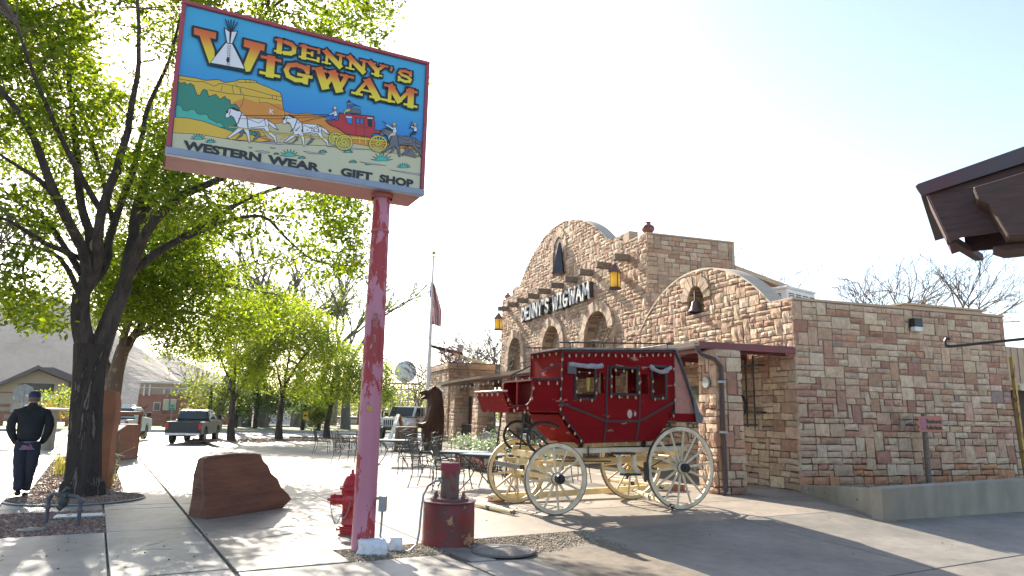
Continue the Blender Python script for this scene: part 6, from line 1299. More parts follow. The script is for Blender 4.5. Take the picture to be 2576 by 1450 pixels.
for pts, r0, r1 in [([(214, 905, 0), (209, 850, 0), (205, 790, .0), (204, 740, -.05)], .25, .20), ([(204, 750, 0), (212, 655, -.3), (146, 504, -.8), (103, 394, -1.2), (61, 303, -1.6), (-30, 190, -2)], .15, .04),
    ([(206, 740, 0), (225, 607, .3), (200, 485, .6), (188, 334, .9), (173, 182, 1.1), (186, 60, 1.3), (150, -80, 1.4)], .14, .03), ([(207, 745, 0), (243, 655, -.2), (255, 534, -.6), (303, 394, -.9), (334, 261, -1.2), (350, 120, -1.5), (340, -60, -1.8)], .15, .03),
    ([(210, 735, 0), (261, 668, .3), (285, 564, .7), (340, 412, 1), (376, 261, 1.4), (425, 152, 1.8), (470, -20, 2.2)], .14, .03), ([(244, 905, 0), (262, 850, 0), (290, 780, 0), (316, 716, 0)], .27, .19),
    ([(300, 750, 0), (358, 607, -.4), (425, 516, -.9), (504, 473, -1.3), (629, 425, -1.7), (760, 440, -2), (880, 500, -2.2)], .15, .03), ([(310, 725, 0), (328, 690, .2), (419, 619, .5), (522, 564, .9), (629, 498, 1.2), (780, 455, 1.5), (890, 470, 1.8)], .14, .03),
    ([(467, 600, .6), (560, 560, .4), (660, 545, .2), (720, 600, .1), (790, 655, 0), (890, 670, 0)], .07, .015), ([(318, 715, 0), (340, 560, .2), (364, 461, .4), (413, 376, .6), (520, 200, 1), (640, 60, 1.3), (760, -40, 1.5)], .16, .03),
    ([(146, 504, -.8), (100, 455, -.9), (36, 413, -1), (-60, 350, -1.2)], .08, .02), ([(205, 690, 0), (121, 560, .6), (60, 520, 1), (-40, 440, 1.4)], .09, .02), ([(212, 655, 0), (110, 610, -.8), (30, 560, -1.4), (-60, 530, -1.8)], .08, .02),
    ([(204, 745, 0), (150, 650, 1.0), (80, 620, 1.6), (0, 610, 2.2)], .08, .02), ([(346, 560, .2), (480, 380, .8), (600, 250, 1.4), (800, 100, 2), (930, 40, 2.3)], .10, .02), ([(255, 534, -.6), (160, 360, -1.4), (90, 200, -2), (40, 60, -2.4)], .08, .02),
    ([(110, 560, .5), (60, 660, .8), (70, 740, .9), (110, 800, .9)], .04, .012), ([(285, 564, .7), (250, 420, 1.8), (190, 240, 2.6), (110, 90, 3)], .08, .02)]:
    T.limb([P(*q) for q in pts], [.72*(r0+(r1-r0)*k/(len(pts)-1)) for k in range(len(pts))])
m = MB(); q = P(237, 617, -.19); m.lathe([(.075, -.02), (.08, .0), (.02, .004)], c=q, n=14, axis='Y', sy=1.6); m.build('cut_limb_scar', mat('cut_wood', (.42, .30, .19), bump=.1), T.t)
crown = [(-420, -520), (300, -600), (800, -450), (985, -150), (1000, 30), (985, 85), (930, 140), (960, 200), (1050, 170), (1062, 215), (800, 250), (640, 380), (900, 480), (925, 560), (905, 690), (810, 690), (745, 620), (700, 700), (640, 640), (560, 590), (480, 640), (420, 700), (330, 660), (255, 640), (190, 700), (165, 830), (120, 840), (60, 790), (-60, 770), (-420, 700)]
holes = [(290, 120, 62, 95), (390, 150, 50, 60), (170, 250, 40, 60), (320, 330, 40, 50), (60, 230, 34, 46), (770, 590, 70, 36), (560, 160, 40, 30), (840, 610, 60, 22), (600, 640, 50, 30), (1030, 80, 60, 70)]
C = cluster_cloud(T, crown, 3500, -2.0, 3.6, .03, .8, holes)
C += cluster_cloud(T, [(560, 500), (900, 490), (925, 560), (905, 700), (800, 690), (760, 640), (700, 545)], 90, -1.0, 1.5, -.2, .7, (), 3)
T.twigs(C[::3], .009)
leaves('crown', C, 27, .17, .132, LC_NEAR, T.t, M_leaf, .6)
# second tree close behind
b2 = on_ground(272, 1182); T = Tree('shade_tree', 'second shade tree with peeling pale bark right behind the first trunk', b2, math.hypot(b2.x, b2.y), math.atan2(b2.x, b2.y)); P = T.P
M_bark2 = mat_peel('peeling_bark', (.13, .09, .07), (.26, .19, .13), thr=.56, rough=.9, scale=4, stretch=(1.5, 1.5, .8), bump=.8)
T.limb([P(272, 1190), P(276, 1080), P(282, 1000), P(296, 920), P(312, 870)], [.24, .22, .2, .17, .15], 'trunk', 14, M_bark2)
for pts, r0, r1 in [([(284, 990), (262, 900), (258, 820), (300, 740)], .14, .05), ([(300, 905), (335, 850), (375, 790), (430, 740), (520, 690), (640, 660)], .13, .02), ([(305, 890), (325, 800), (350, 730), (420, 640)], .11, .03), ([(335, 850), (390, 820), (440, 790), (520, 790), (590, 820)], .07, .02), ([(375, 790), (470, 720), (560, 720), (690, 740)], .06, .02)]:
    T.limb([P(x, y, .3*i) for i, (x, y) in enumerate(pts)], [r0+(r1-r0)*k/(len(pts)-1) for k in range(len(pts))], mt=M_bark2)
C = cluster_cloud(T, [(250, 560), (420, 540), (540, 600), (640, 690), (720, 730), (735, 790), (690, 830), (640, 850), (560, 860), (520, 900), (440, 905), (395, 890), (385, 820), (330, 800), (250, 830), (225, 700)], 1500, -2.5, 3.2, -.02, .55, [(350, 880, 50, 60), (560, 640, 40, 26), (650, 700, 40, 26)], 5)
C += cluster_cloud(T, [(-200, -100), (350, -200), (600, 100), (520, 460), (300, 520), (60, 540), (-200, 500)], 950, -1.5, 3.5, -.02, .55, holes, 6)
T.twigs(C[::4], .008); leaves('crown', C, 22, .21, .13, LC_NEAR, T.t, M_leaf, .6)
# young street trees on the patio edge
def street_tree(label, bx_, by_, forks, poly, n, seed, cols=LC_BRIGHT, leaf=.13, r=.16, holes=(), dd=2.6):
    b = on_ground(bx_, by_); T = Tree('street_tree', label, b, math.hypot(b.x, b.y), math.atan2(b.x, b.y), 'young street trees by the plaza'); P = T.P
    T.limb([P(bx_, by_+4)]+[P(*q) for q in forks[0]], [r*1.5]+[r*(1-.12*k) for k in range(len(forks[0]))], 'trunk', 10)
    for k, f in enumerate(forks[1:]): T.limb([P(x, y, (.4 if k % 2 else -.4)*i) for i, (x, y) in enumerate(f)], [r*.62*(1-.8*i/(len(f)-1)) for i in range(len(f))], n=6)
    C = cluster_cloud(T, poly, int(n*.82), -dd, dd, .0, .6, holes, seed); T.twigs(C[::3], .014, maxr=.3); leaves('crown', C, 34, .30, leaf*1.25, cols, T.t, M_leaf, .6)
street_tree('young street tree nearest the grey pickup with a forked trunk', 582, 1111, [[(580, 1075), (584, 1030), (586, 1005)], [(586, 1010), (578, 960), (560, 915), (552, 880)], [(587, 1008), (590, 960), (592, 900), (600, 830)], [(588, 1010), (605, 975), (640, 920), (670, 880)]],
 [(468, 880), (500, 820), (560, 770), (640, 740), (700, 780), (735, 840), (700, 900), (660, 920), (640, 960), (612, 985), (598, 960), (570, 925), (520, 915), (480, 905)], 560, 11)
street_tree('young street tree between the grey pickup and the pink pole, slim trunk', 701, 1108, [[(702, 1070), (708, 1020), (712, 1000)], [(710, 1005), (704, 960), (690, 900)], [(712, 1000), (730, 950), (770, 890), (810, 860)], [(712, 1000), (722, 930), (735, 850)]],
 [(612, 850), (660, 790), (720, 740), (790, 770), (850, 830), (862, 880), (820, 920), (770, 950), (750, 990), (730, 985), (705, 955), (650, 960), (610, 930)], 640, 23)
street_tree('young street tree just left of the pink pole behind the iron chairs', 822, 1103, [[(822, 1070), (828, 1040), (832, 1025)], [(830, 1030), (815, 990), (800, 960)], [(832, 1026), (850, 990), (880, 950)], [(830, 1028), (834, 980), (840, 930)]],
 [(745, 915), (790, 880), (850, 860), (905, 870), (950, 900), (985, 940), (992, 1000), (950, 1030), (905, 1015), (870, 1000), (835, 1000), (800, 1015), (760, 990), (740, 950)], 560, 37, LC_NEAR)
# tall half bare cottonwoods over the road
def bare(m, p, d, l, r, depth, bend=.35, split=3, droop=0):
    d = Vector(d).normalized(); q = p+d*l*.5+Vector((random.gauss(0, .05), random.gauss(0, .05), 0))*l; d2 = (d+Vector((random.gauss(0, bend*.4), random.gauss(0, bend*.4), random.gauss(0, .1)-droop))).normalized(); e = q+d2*l*.5
    m.tube([p, q, e], [r, r*.85, r*.68], 4 if r > .05 else 3, cap=False)
    if depth <= 0: return
    for k in range(split+(1 if random.random() < .3 else 0)):
        nd = (d2+Vector((random.gauss(0, bend), random.gauss(0, bend), random.gauss(0, bend*.6)+.06-droop))).normalized(); st_ = q.lerp(e, random.uniform(.3, 1)) if k else e
        bare(m, st_, nd, l*random.uniform(.62, .86), r*(.66 if k else .7), depth-1, bend, split, droop)
def bare_tree(name, label, base, h, r, depth=5, lean=(0, 0), group=None, split=2, mt=None, bend=.36, tips=None, forks=2, first=.3):
    t = thing(name, label, 'tree', base, 0, group); m = MB(); top = Vector((lean[0], lean[1], h*first)); m.tube([(0, 0, -.1), (lean[0]*.3, lean[1]*.3, h*first*.5), top], [r*1.35, r, r*.85], 8); m.build('trunk', mt or M_bark, t, smooth=True)
    m = MB()
    for k in range(forks): a = 2*PI*k/forks+random.uniform(0, 1); bare(m, top, (math.cos(a)*.42+lean[0]*.1, math.sin(a)*.42, 1), h*.24, r*.62, depth, bend, split)
    m.build('branches', mt or M_twig, t, kind='stuff', fixn=False); return t, m
M_greybark = mat('grey_bark', (.15, .135, .13), (.09, .08, .075), rough=.95, scale=4, stretch=(1, 1, .3), bump=.6)
for k, (px, dist, h, r, ln, lb) in enumerate([(532, 60, 12, .50, (1.2, 0), 'leaning cottonwood trunk behind the grey pickup'), (655, 66, 15, .55, (-.4, 0), 'cottonwood behind the white house, left of the arrow sign'), (612, 66, 13, .5, (.3, 0), 'dark cottonwood trunk left of the white house'), (742, 68, 16.5, .42, (.2, 0), 'tallest bare topped cottonwood left of the arrow sign'),
      (786, 70, 15, .4, (.8, 0), 'leaning bare topped cottonwood right of the arrow sign'), (868, 64, 14.5, .36, (-.2, 0), 'forked bare topped cottonwood just left of the pink pole'), (835, 84, 17, .38, (.3, 0), 'more distant bare cottonwood behind the street trees')]):
    random.seed(400+k); b = at_dist(px, 1085, dist); t_, m_ = bare_tree('cottonwood', lb, (b.x, b.y, 0), h, r, 5, ln, 'half bare cottonwoods over the road', mt=M_greybark, first=.36)
    ends = [v for v in m_.v[::9]]; random.shuffle(ends)
    leaves('foliage', [e for e in ends[:(400 if k not in (3, 4, 6) else 120)] if e[2] < h*.85][:160], 16, .5, .24, [(.10, .14, .03), (.16, .2, .05)], t_, M_leaf)
for k, (px, dist, h, w_, lb) in enumerate([(520, 58, 4.6, 2.4, 'yellow green bush left of the leaning cottonwood'), (700, 60, 4.4, 2.2, 'dark green low tree in front of the white house'), (760, 58, 5.2, 2.6, 'dense dark green tree behind the arrow sign'), (800, 57, 2.0, 1.2, 'round clipped shrub beside the arrow sign'), (640, 61, 5, 2.5, 'dark green tree left of the white house'), (900, 90, 6, 5, 'pale green tree by the warehouse'), (590, 62, 4, 2.2, 'dark low tree behind the forked street tree')]):
    b = at_dist(px, 1085, dist); t = thing('broadleaf_tree', lb, 'tree', (b.x, b.y, 0), 0, 'low trees across the road'); m = MB(); m.tube([(0, 0, 0), (.1, 0, h*.4), (0, .1, h*.7)], [.2, .15, .08], 6); m.build('trunk', M_bark, t)
    C = []
    while len(C) < 160:
        q = NR.normal(0, .42, 3)
        if np.linalg.norm(q) < 1: C.append((q[0]*w_, q[1]*w_, h*.58+q[2]*h*.5))
    leaves('crown', C, 18, .32, .20, LC_DARK if 'dark' in lb else [(.13, .17, .04), (.2, .23, .05), (.09, .13, .03)], t, M_leaf)
for (px, dist, h, r, lb, dp, f) in [(1115, 60, 8.3, .16, 'bare tree behind the cannon roof', 6, .2), (1190, 52, 8.6, .18, 'twiggy bare tree left of the tower', 6, .2), (1240, 64, 10.5, .2, 'bare tree touching the left edge of the tower', 6, .25), (1050, 75, 7, .15, 'low bare tree behind the flagpole', 6, .2), (960, 95, 8, .16, 'faint bare tree right of the pink pole', 6, .2),
      (1890, 34, 8.6, .09, 'thin bare tree rising behind the tower', 5, .45), (2130, 30, 6.6, .1, 'bare branches behind the shaded wall, left of the two', 6, .45), (2270, 29, 6.5, .1, 'windblown bare branches behind the shaded wall, right of the two', 6, .45), (480, 85, 7, .15, 'bare tree above the brick library', 5, .3)]:
    random.seed(int(px)); b = at_dist(px, 1085, dist); bare_tree('bare_tree', lb, (b.x, b.y, 0), h, r, dp, (0, 0) if px < 2000 else (1.5, 0), 'leafless trees on the skyline', bend=.46, first=f, forks=5)
# far treeline seen as one mass
C = []
for px in range(560, 1330, 2):
    for _ in range(3): p = at_dist(px, 1060, random.uniform(150, 190)); C.append((p.x, p.y, random.uniform(.5, 6.5+2.5*noise.noise(Vector((px*.02, 0, 0))))))
leaves('distant_trees', C, 16, 1.4, .9, [(.17, .20, .09), (.12, .15, .06), (.22, .23, .12)], None, M_leaf, label='pale hazy green treeline behind the road and parking lot')
# grasses round the steel planters
def grass_clump(label, p, n, h, spread):
    V = []; F_ = []; t_ = np.array([p.x, p.y, 0])
    for i in range(n):
        a = random.uniform(0, 2*PI); l = h*random.uniform(.5, 1.2); d = np.array([math.cos(a), math.sin(a), 0])*l*random.uniform(.25, spread); b = np.array([random.gauss(0, .09), random.gauss(0, .09), 0]); w_ = np.array([-math.sin(a), math.cos(a), 0])*.006
        q = [b, b+d*.35+np.array([0, 0, l*.6]), b+d+np.array([0, 0, l*.85*(1-.5*random.random())])]; o = len(V); V += [q[0]-w_, q[0]+w_, q[1]+w_*.8, q[1]-w_*.8, q[2], q[2]+w_*.2]; F_ += [(o, o+1, o+2, o+3), (o+3, o+2, o+5, o+4)]
    o = fast_mesh('ornamental_grass', np.array(V), np.array(F_), M_leaf, None, np.array([random.choice([(.20, .19, .08), (.12, .15, .05), (.30, .25, .14)]) for _ in F_])); o.location = p; return tag(o, label, 'grass', 'ornamental grasses round the steel planters')
for (x, y, h, n, sp, lb) in [(318, 1150, .85, 420, .9, 'thick grass clump in front of the rust steel enclosure'), (150, 1195, .8, 60, 1.3, 'sparse long grass left of the big trunk'), (262, 1195, .7, 70, 1.3, 'sparse grass right of the big trunk'), (272, 1225, .5, 40, 1.4, 'low grass blades at the right foot of the sandstone pillar')]:
    grass_clump(lb, on_ground(x, y), n, h, sp)
# ================================================================ FAR GROUND, BUILDINGS, VEHICLES
M_hill = mat('hill_rock', (.19, .16, .135), (.11, .10, .085), rough=1, detail=12, lo=.4, hi=.6, scale=.03, bump=.5, bscale=.06, bdist=6)
def hill(name, prof, dist, depth, seed, amp):
    """ridge of given skyline; a solid slope running back"""
    V = []; n = len(prof); cols_ = 90; rows_ = 26
    xs = [p[0] for p in prof]; F_ = []
    for j in range(rows_+1):
        for i in range(cols_+1):
            x = xs[0]+(xs[-1]-xs[0])*i/cols_; y = np.interp(x, xs, [p[1] for p in prof]); k = j/rows_
            top = at_dist(x, y, dist+depth*.5); base = at_dist(x, y, dist); d = Vector((base.x, base.y, 0)).normalized()
            s_ = 1-abs(2*k-1); p = d*(dist+depth*k); z = (top.z+2)*(s_**.8)-2; z += amp*noise.noise(Vector((p.x*.012, p.y*.012, seed)))*s_+amp*.4*noise.noise(Vector((p.x*.04, p.y*.04, seed)))*min(1, s_*2)
            V.append((p.x, p.y, z))
    w1 = cols_+1; F_ = [(j*w1+i, j*w1+i+1, (j+1)*w1+i+1, (j+1)*w1+i) for j in range(rows_) for i in range(cols_)]
    o = fast_mesh(name, np.array(V), np.array(F_), M_hill, smooth=True); o['kind'] = 'structure'
hill('mountain', [(-700, 1015), (-450, 860), (-200, 790), (0, 765), (120, 757), (230, 790), (330, 862), (380, 893), (430, 928), (470, 962), (500, 985), (560, 1020), (640, 1034)], 620, 230, 1, 7)
hill('far_ridge', [(200, 1020), (330, 930), (420, 885), (470, 905), (540, 935), (620, 950), (700, 985), (790, 1000), (900, 1030), (1000, 1040)], 1000, 330, 5, 6)
M_brick = mat('red_brick', (.30, .13, .09), (.24, .10, .07), rough=.9, scale=1, bump=.1)
M_stucc = mat('grey_tan_stucco', (.40, .31, .24), (.36, .28, .22), rough=.9, scale=1, bump=.1)
M_trim = mat('white_trim', (.62, .6, .56), bump=.03); M_roofd = mat('purple_grey_roof', (.10, .08, .09), bump=.1)
class Far:
    """frame for something far off: x to the right, y away, z up; survey points give x,z on its front plane"""
    def __init__(s, name, label, cat, px, dist, yaw=0, py=1060, group=None):
        p = at_dist(px, py, dist); s.o = Vector((p.x, p.y, 0)); s.a = -math.atan2(p.x, p.y)+yaw; s.t = thing(name, label, cat, s.o, s.a, group)
        s.u = Vector((math.cos(s.a), math.sin(s.a), 0)); s.n = Vector((-math.sin(s.a), math.cos(s.a), 0))
    def q(s, x, y):
        d = ray(x, y); c = Vector((0, 0, CAM_H)); P = c+d*((s.o-c).dot(s.n)/d.dot(s.n)); return ((P-s.o).dot(s.u), P.z)
    def poly(s, name, pts, d0, d1, mt, parent=None): m = MB(); m.prism([s.q(*p) for p in pts], d0, d1, 'XZ'); return m.build(name, mt, parent or s.t)
    def rect(s, name, x0, y0, x1, y1, d0, d1, mt, parent=None):
        a, b = s.q(x0, y1), s.q(x1, y0); c, d = s.q(x0, y0), s.q(x1, y1); xa, xb, za, zb_ = (a[0]+c[0])/2, (b[0]+d[0])/2, (a[1]+d[1])/2, (b[1]+c[1])/2
        m = MB(); m.b2(xa, xb, d0, d1, max(za, 0) if za < .3 else za, zb_); return m.build(name, mt, parent or s.t)
# community centre with gable
f = Far('gabled_hall', 'tan and brown gabled hall with a pointed arch entry behind the man', 'building', 95, 84)
w1 = f.poly('gable_wall', [(0, 1060), (172, 1062), (172, 962), (97, 932), (0, 968)], 0, 8, M_stucc); f.rect('side_wing', 172, 962, 300, 1060, 1.0, 9, mat('mauve_stucco', (.33, .25, .22), bump=.1))
f.rect('left_wall', -80, 962, 0, 1060, .5, 9, M_stucc)
f.poly('roof', [(-10, 968), (97, 920), (106, 926), (135, 926), (262, 978), (255, 984), (178, 962), (97, 930), (-10, 976)], -1.2, 9, M_roofd)
f.poly('rear_gable', [(110, 962), (132, 934), (255, 982), (255, 990), (110, 990)], 3, 10, M_stucc)
f.rect('high_window', 44, 965, 136, 986, -.06, 0, M_glassd); f.rect('name_panel', 33, 993, 141, 1006, -.10, 0, M_trim, w1)
x_, z_ = f.q(38, 1004); text_mesh('KANAB', 'panel_lettering', M_stucc, w1, (x_, -.11, z_), .34, ext=.004, sx=1.5); x_, z_ = f.q(97, 1004); text_mesh('CENTER', 'panel_lettering', M_stucc, w1, (x_, -.11, z_), .34, ext=.004, sx=1.4)
f.poly('arch_surround', [(22, 1062), (28, 1022), (38, 1014), (132, 1014), (132, 1062)], -.15, 0, mat('pale_quoins', (.50, .42, .33), bump=.1), w1); f.poly('arched_door', [(30, 1061), (34, 1030), (75, 1018), (118, 1030), (124, 1061)], -.22, -.1, mat('dull_green_glass', (.07, .09, .06), rough=.3, bump=0))
for k in range(5): f.rect('brick_band', 0 if k % 2 == 0 else 134, 1016+k*9, 24 if k % 2 == 0 else 172, 1023+k*9, -.12, 0, M_brick, w1)
f.rect('band', 0, 988, 172, 991, -.15, 0, M_brick, w1); f.rect('fascia', 172, 958, 300, 966, .8, 1.0, M_roofd)
for x0 in (172, 240, 262): f.rect('window', x0+8, 1028, x0+20, 1055, .9, 1.0, M_glassd)
# red library
f = Far('brick_library', 'low red brick building with white deco trim behind the pickups', 'building', 430, 72, rad(-12))
wl_ = f.rect('wall', 352, 980, 590, 1068, 0, 7, M_brick); f.rect('parapet', 352, 966, 590, 995, -.08, 7, mat('buff_band', (.34, .24, .18), bump=.1)); f.rect('coping', 350, 963, 592, 967, -.2, 7.1, M_trim); f.rect('side_wall', 330, 978, 352, 1068, 2.0, 9, M_brick)
f.rect('chimney', 462, 952, 476, 966, 2, 3, M_brick); f.rect('white_band', 352, 977, 590, 979, -.12, 0, M_trim, wl_)
for x in (362, 376, 412, 430, 448, 470, 492): f.rect('drop_ornament', x, 968 if x < 380 else 980, x+4, 996 if x < 380 else 991, -.2, 0, M_trim, wl_)
for (a, b, c, d, mt_) in ((388, 1014, 402, 1032, M_glassd), (413, 1006, 423, 1030, mat('poster_pale', (.5, .46, .28), bump=0)), (431, 1006, 441, 1030, MATS['poster_pale'])): fr = f.rect('window', a-2, b-2, c+2, d+2, -.1, 0, M_trim); f.rect('pane', a, b, c, d, -.14, -.1, mt_, fr)
f.poly('stair', [(368, 1068), (372, 1048), (392, 1036), (415, 1036), (415, 1068)], -1.2, 0, M_brick)
f = Far('eagle_sculpture', 'dark spread winged eagle sculpture before the brick library', 'statue', 361, 60)
f.poly('wings', [(352, 1017), (358, 1024), (366, 1022), (374, 1017), (371, 1025), (364, 1029), (362, 1037), (359, 1037), (358, 1028), (351, 1024)], -.1, .1, M_brownmet); f.rect('perch', 359, 1037, 361, 1052, -.08, .08, M_brownmet); f.rect('base', 354, 1050, 368, 1066, -.4, .4, M_brick)
# rail fence, lawn, monument table, stop sign
vgl = MB(); a_ = [at_dist(-400, 1060, 66), at_dist(215, 1060, 64), at_dist(215, 1050, 82), at_dist(-400, 1050, 84)]; vgl.add([(p.x, p.y, .05) for p in a_], [(0, 1, 2, 3)]); struct(vgl.build('lawn', mat('bright_lawn', (.13, .22, .03), (.18, .24, .05), scale=2, bump=.3)))  # brighter green than the verge
f = Far('rail_fence', 'low brown two rail timber fence along the lawn', 'fence', 60, 62)
for k in range(-14, 9):
    m = MB(); m.b2(k*1.3-.12, k*1.3+.12, -.09, .09, 0, 1.0); m.build('post', M_brick, f.t)
for z in (.4, .82): m = MB(); m.b2(-18.5, 10.6, -.05, .05, z, z+.16); m.build('rail', MATS['red_brick'], f.t)
f = Far('stone_table', 'round pale topped pedestal beside the man', 'table', 127, 30); m = MB(); x_, z_ = f.q(127, 1028); m.lathe([(.62, z_-.05), (.62, z_), (.1, z_+.02)], n=24); m.build('table_top', M_trim, f.t); m = MB(); m.lathe([(.22, 0), (.2, z_-.05)], n=12); m.build('pedestal', M_conc2, f.t)
f = Far('stop_sign', 'back of an octagonal stop sign on a thin post above the man', 'sign', 50, 36); x_, z_ = f.q(50, 989)
m = MB(); m.lathe([(.38, -.01), (.38, .01)], c=(0, 0, z_), n=8, axis='Y'); o = m.build('sign_plate', M_tin, f.t); m = MB(); m.tube([(0, -.02, 0), (0, -.02, z_+.3)], .03, 6); m.build('post', M_tin, f.t)
b = at_dist(145, 1040, 58); t = thing('maple_sapling', 'small bright green tree and reddish shrub left of the big trunk', 'tree', (b.x, b.y, 0)); m = MB(); m.tube([(0, 0, 0), (0, 0, 2)], .06, 6); m.build('trunk', M_bark, t); leaves('crown', [(random.gauss(0, .65), random.gauss(0, .6), 1.75+random.gauss(0, .5)) for _ in range(90)], 18, .2, .16, LC_BRIGHT, t, M_leaf)
b = at_dist(128, 1040, 56); t = thing('red_shrub', 'reddish leaved shrub beside the bright green sapling', 'shrub', (b.x, b.y, 0)); m = MB(); m.tube([(0, 0, 0), (0, 0, .8)], .05, 6); m.build('stem', M_bark, t); leaves('foliage', [(random.gauss(0, .6), random.gauss(0, .5), 1.1+random.gauss(0, .35)) for _ in range(50)], 14, .2, .14, [(.25, .09, .08), (.3, .14, .1)], t, M_leaf)
# white house, warehouse, arrow sign, street sign
f = Far('white_house', 'white clapboard house with grey gable behind the cottonwoods', 'house', 720, 78, rad(8)); f.rect('wall', 640, 1040, 800, 1078, 0, 6, M_white); f.poly('gable', [(735, 1036), (735, 1012), (760, 1015), (800, 1042), (800, 1046), (640, 1040)] if False else [(690, 1040), (745, 1012), (805, 1042)], -.1, 6, M_tin); f.poly('roof', [(640, 1040), (655, 1016), (745, 1010), (810, 1042), (805, 1044), (745, 1015), (690, 1042)], -.4, 6.4, M_roofd)
for x in (655, 672, 700): f.rect('window', x, 1050, x+8, 1064, -.06, 0, M_glassd)
f = Far('warehouse', 'low beige flat roofed warehouse left of the pink pole', 'building', 910, 95); f.rect('wall', 845, 1053, 985, 1092, 0, 10, M_stucc if False else mat('beige_block', (.52, .46, .36), bump=.05)); f.rect('roof_edge', 843, 1050, 987, 1054, -.3, 10, M_roofd); f.rect('door', 884, 1066, 898, 1090, -.1, 0, M_tin); f.rect('roof_vent', 898, 1044, 906, 1050, 1, 2, M_trim)
f = Far('low_white_wall', 'long low white rail wall before the warehouse', 'wall', 860, 72); f.rect('rail', 800, 1076, 990, 1079, -.05, .05, M_trim)
f = Far('arrow_sign', 'yellow road sign with a black arrow pointing left', 'sign', 769, 56); f.rect('sign_plate', 763, 1036, 775, 1056, -.03, .0, mat('sign_yellow', (.70, .42, .01), bump=0)); f.poly('arrow', [(764.5, 1046), (768, 1041), (768, 1044.5), (773.5, 1044.5), (773.5, 1047.5), (768, 1047.5), (768, 1051)], -.045, -.031, M_black); f.rect('post', 768.3, 1056, 770, 1090, 0, .06, M_tin)
f = Far('street_name_sign', 'green street name sign on a post behind the grey pickup', 'sign', 431, 50); f.rect('sign_plate', 425, 1018, 439, 1024, -.02, .02, mat('sign_green', (.02, .25, .16), bump=0)); f.rect('sign_plate', 424, 1026, 440, 1032, -.02, .02, MATS['sign_green']); f.rect('post', 430, 1020, 432, 1070, .03, .08, M_tin)
f = Far('street_lamp', 'tall pale street lamp with a cobra head lost in the big tree', 'street lamp', 288, 25)
m = MB(); zt_ = at_dist(380, 262, 25).z; m.tube([(0, 0, 0), (0, 0, zt_)], [.10, .06], 10); m.build('pole', mat('pale_lamp_grey', (.42, .44, .45), bump=0), f.t, smooth=True)
x1, z1 = f.q(205, 195); x0, z0 = f.q(335, 250); x2_, z2 = f.q(165, 190); m = MB(); m.tube([(0, 0, zt_-.1), (x0*.5, 0, z0-.1), (x0, 0, z0), ((x0+x1)/2, 0, (z0+z1)/2+.08), (x1, 0, z1)], .035, 6); m.build('arm', MATS['pale_lamp_grey'], f.t); m = MB(); m.sphere(((x1+x2_)/2, 0, (z1+z2)/2), .34, 12, 8, sc=(1, .5, .38)); m.build('lamp_head', MATS['pale_lamp_grey'], f.t, smooth=True)
# tank on lattice tower
f = Far('water_tank_tower', 'pale round tank on a lattice steel tower in the distance', 'water tower', 1020, 88)
x_, z_ = f.q(1020, 936); r_ = f.q(1047, 936)[0]-x_; m = MB(); m.lathe([(r_*.9, -1.0), (r_, -.9), (r_, .9), (r_*.9, 1.0), (.1, 1.05)], c=(x_, 0, z_), n=32, axis='Y'); m.build('tank', mat('pale_tank', (.6, .62, .62), (.52, .54, .54), bump=.05), f.t, smooth=True)
zb_ = f.q(1020, 966)[1]
for sx_ in (-1, -.33, .33, 1):
    for sy_ in (-.9, .9): m = MB(); m.tube([(x_+sx_*r_*1.0, sy_, zb_), (x_+sx_*r_*1.3, sy_*1.3, 0)], .07, 5); m.build('leg', M_tin, f.t)
m = MB()
for k in range(4):
    z = zb_*k/4+.5
    for s in (-1, 1): m.tube([(x_-r_*1.3, s, z), (x_+r_*1.3, s, z)], .05, 4); m.tube([(x_-r_*1.3, s, z), (x_, s, z+zb_/4), (x_+r_*1.3, s, z)], .03, 4)
m.tube([(x_-r_*1.5, 0, zb_), (x_+r_*1.5, 0, zb_)], .12, 5); m.tube([(x_-r_*2, 0, z_+.6), (x_-r_*.6, 0, z_+.5)], .05, 4); m.tube([(x_-r_*2, 0, z_+1.4), (x_-r_, 0, z_+1.3)], .05, 4); m.tube([(x_-r_*1.8, 0, z_+1.5), (x_-r_*1.7, 0, .2)], .07, 5); m.build('bracing', M_tin, f.t)
# flagpole
fp = Vector((-4.1, 35.8, 0)); t = thing('flagpole', 'tall white flagpole with a gold ball', 'flagpole', fp); m = MB(); m.tube([(0, 0, 0), (0, 0, 5), (0, 0, 9.5)], [.11, .09, .045], 12); m.build('pole', M_white, t, smooth=True); m = MB(); m.sphere((0, 0, 9.72), .10, 10, 8); m.lathe([(.09, 9.5), (.09, 9.54)], n=10); m.build('finial', mat('gold_ball', (.6, .45, .12), rough=.3, metal=.6, bump=0), t)
t = thing('flag', 'limp striped American flag hanging down the white flagpole', 'flag', fp+Vector((0, 0, 6.0)))
M_fr, M_fw, M_fb = mat('flag_red', (.55, .04, .06), bump=0), mat('flag_white', (.8, .78, .76), bump=0), mat('flag_blue', (.03, .05, .2), bump=0)
n_ = 13
for k in range(n_):
    m = MB(); x0, x1 = .02+.52*k/n_*1.0, .02+.52*(k+1)/n_
    for j in range(8):
        a, b = j/8, (j+1)/8; o_ = lambda x, z: (x*(.25+.75*min(1, (1-z)*1.6))-.15*z*0, .14*math.sin(x*22+z*3), 2.25*z*(1-.10*x)-x*.25)
        m.add([o_(x0, a), o_(x1, a), o_(x1, b), o_(x0, b)], [(0, 1, 2, 3)])
    m.build('stripe', M_fr if k % 2 else M_fw, t)
m = MB(); m.add([(-.03, .05, 1.5), (-.14, .1, 1.3), (-.12, .08, 2.0), (-.02, .02, 2.5)], [(0, 1, 2, 3)]); m.build('canton', M_fb, t)
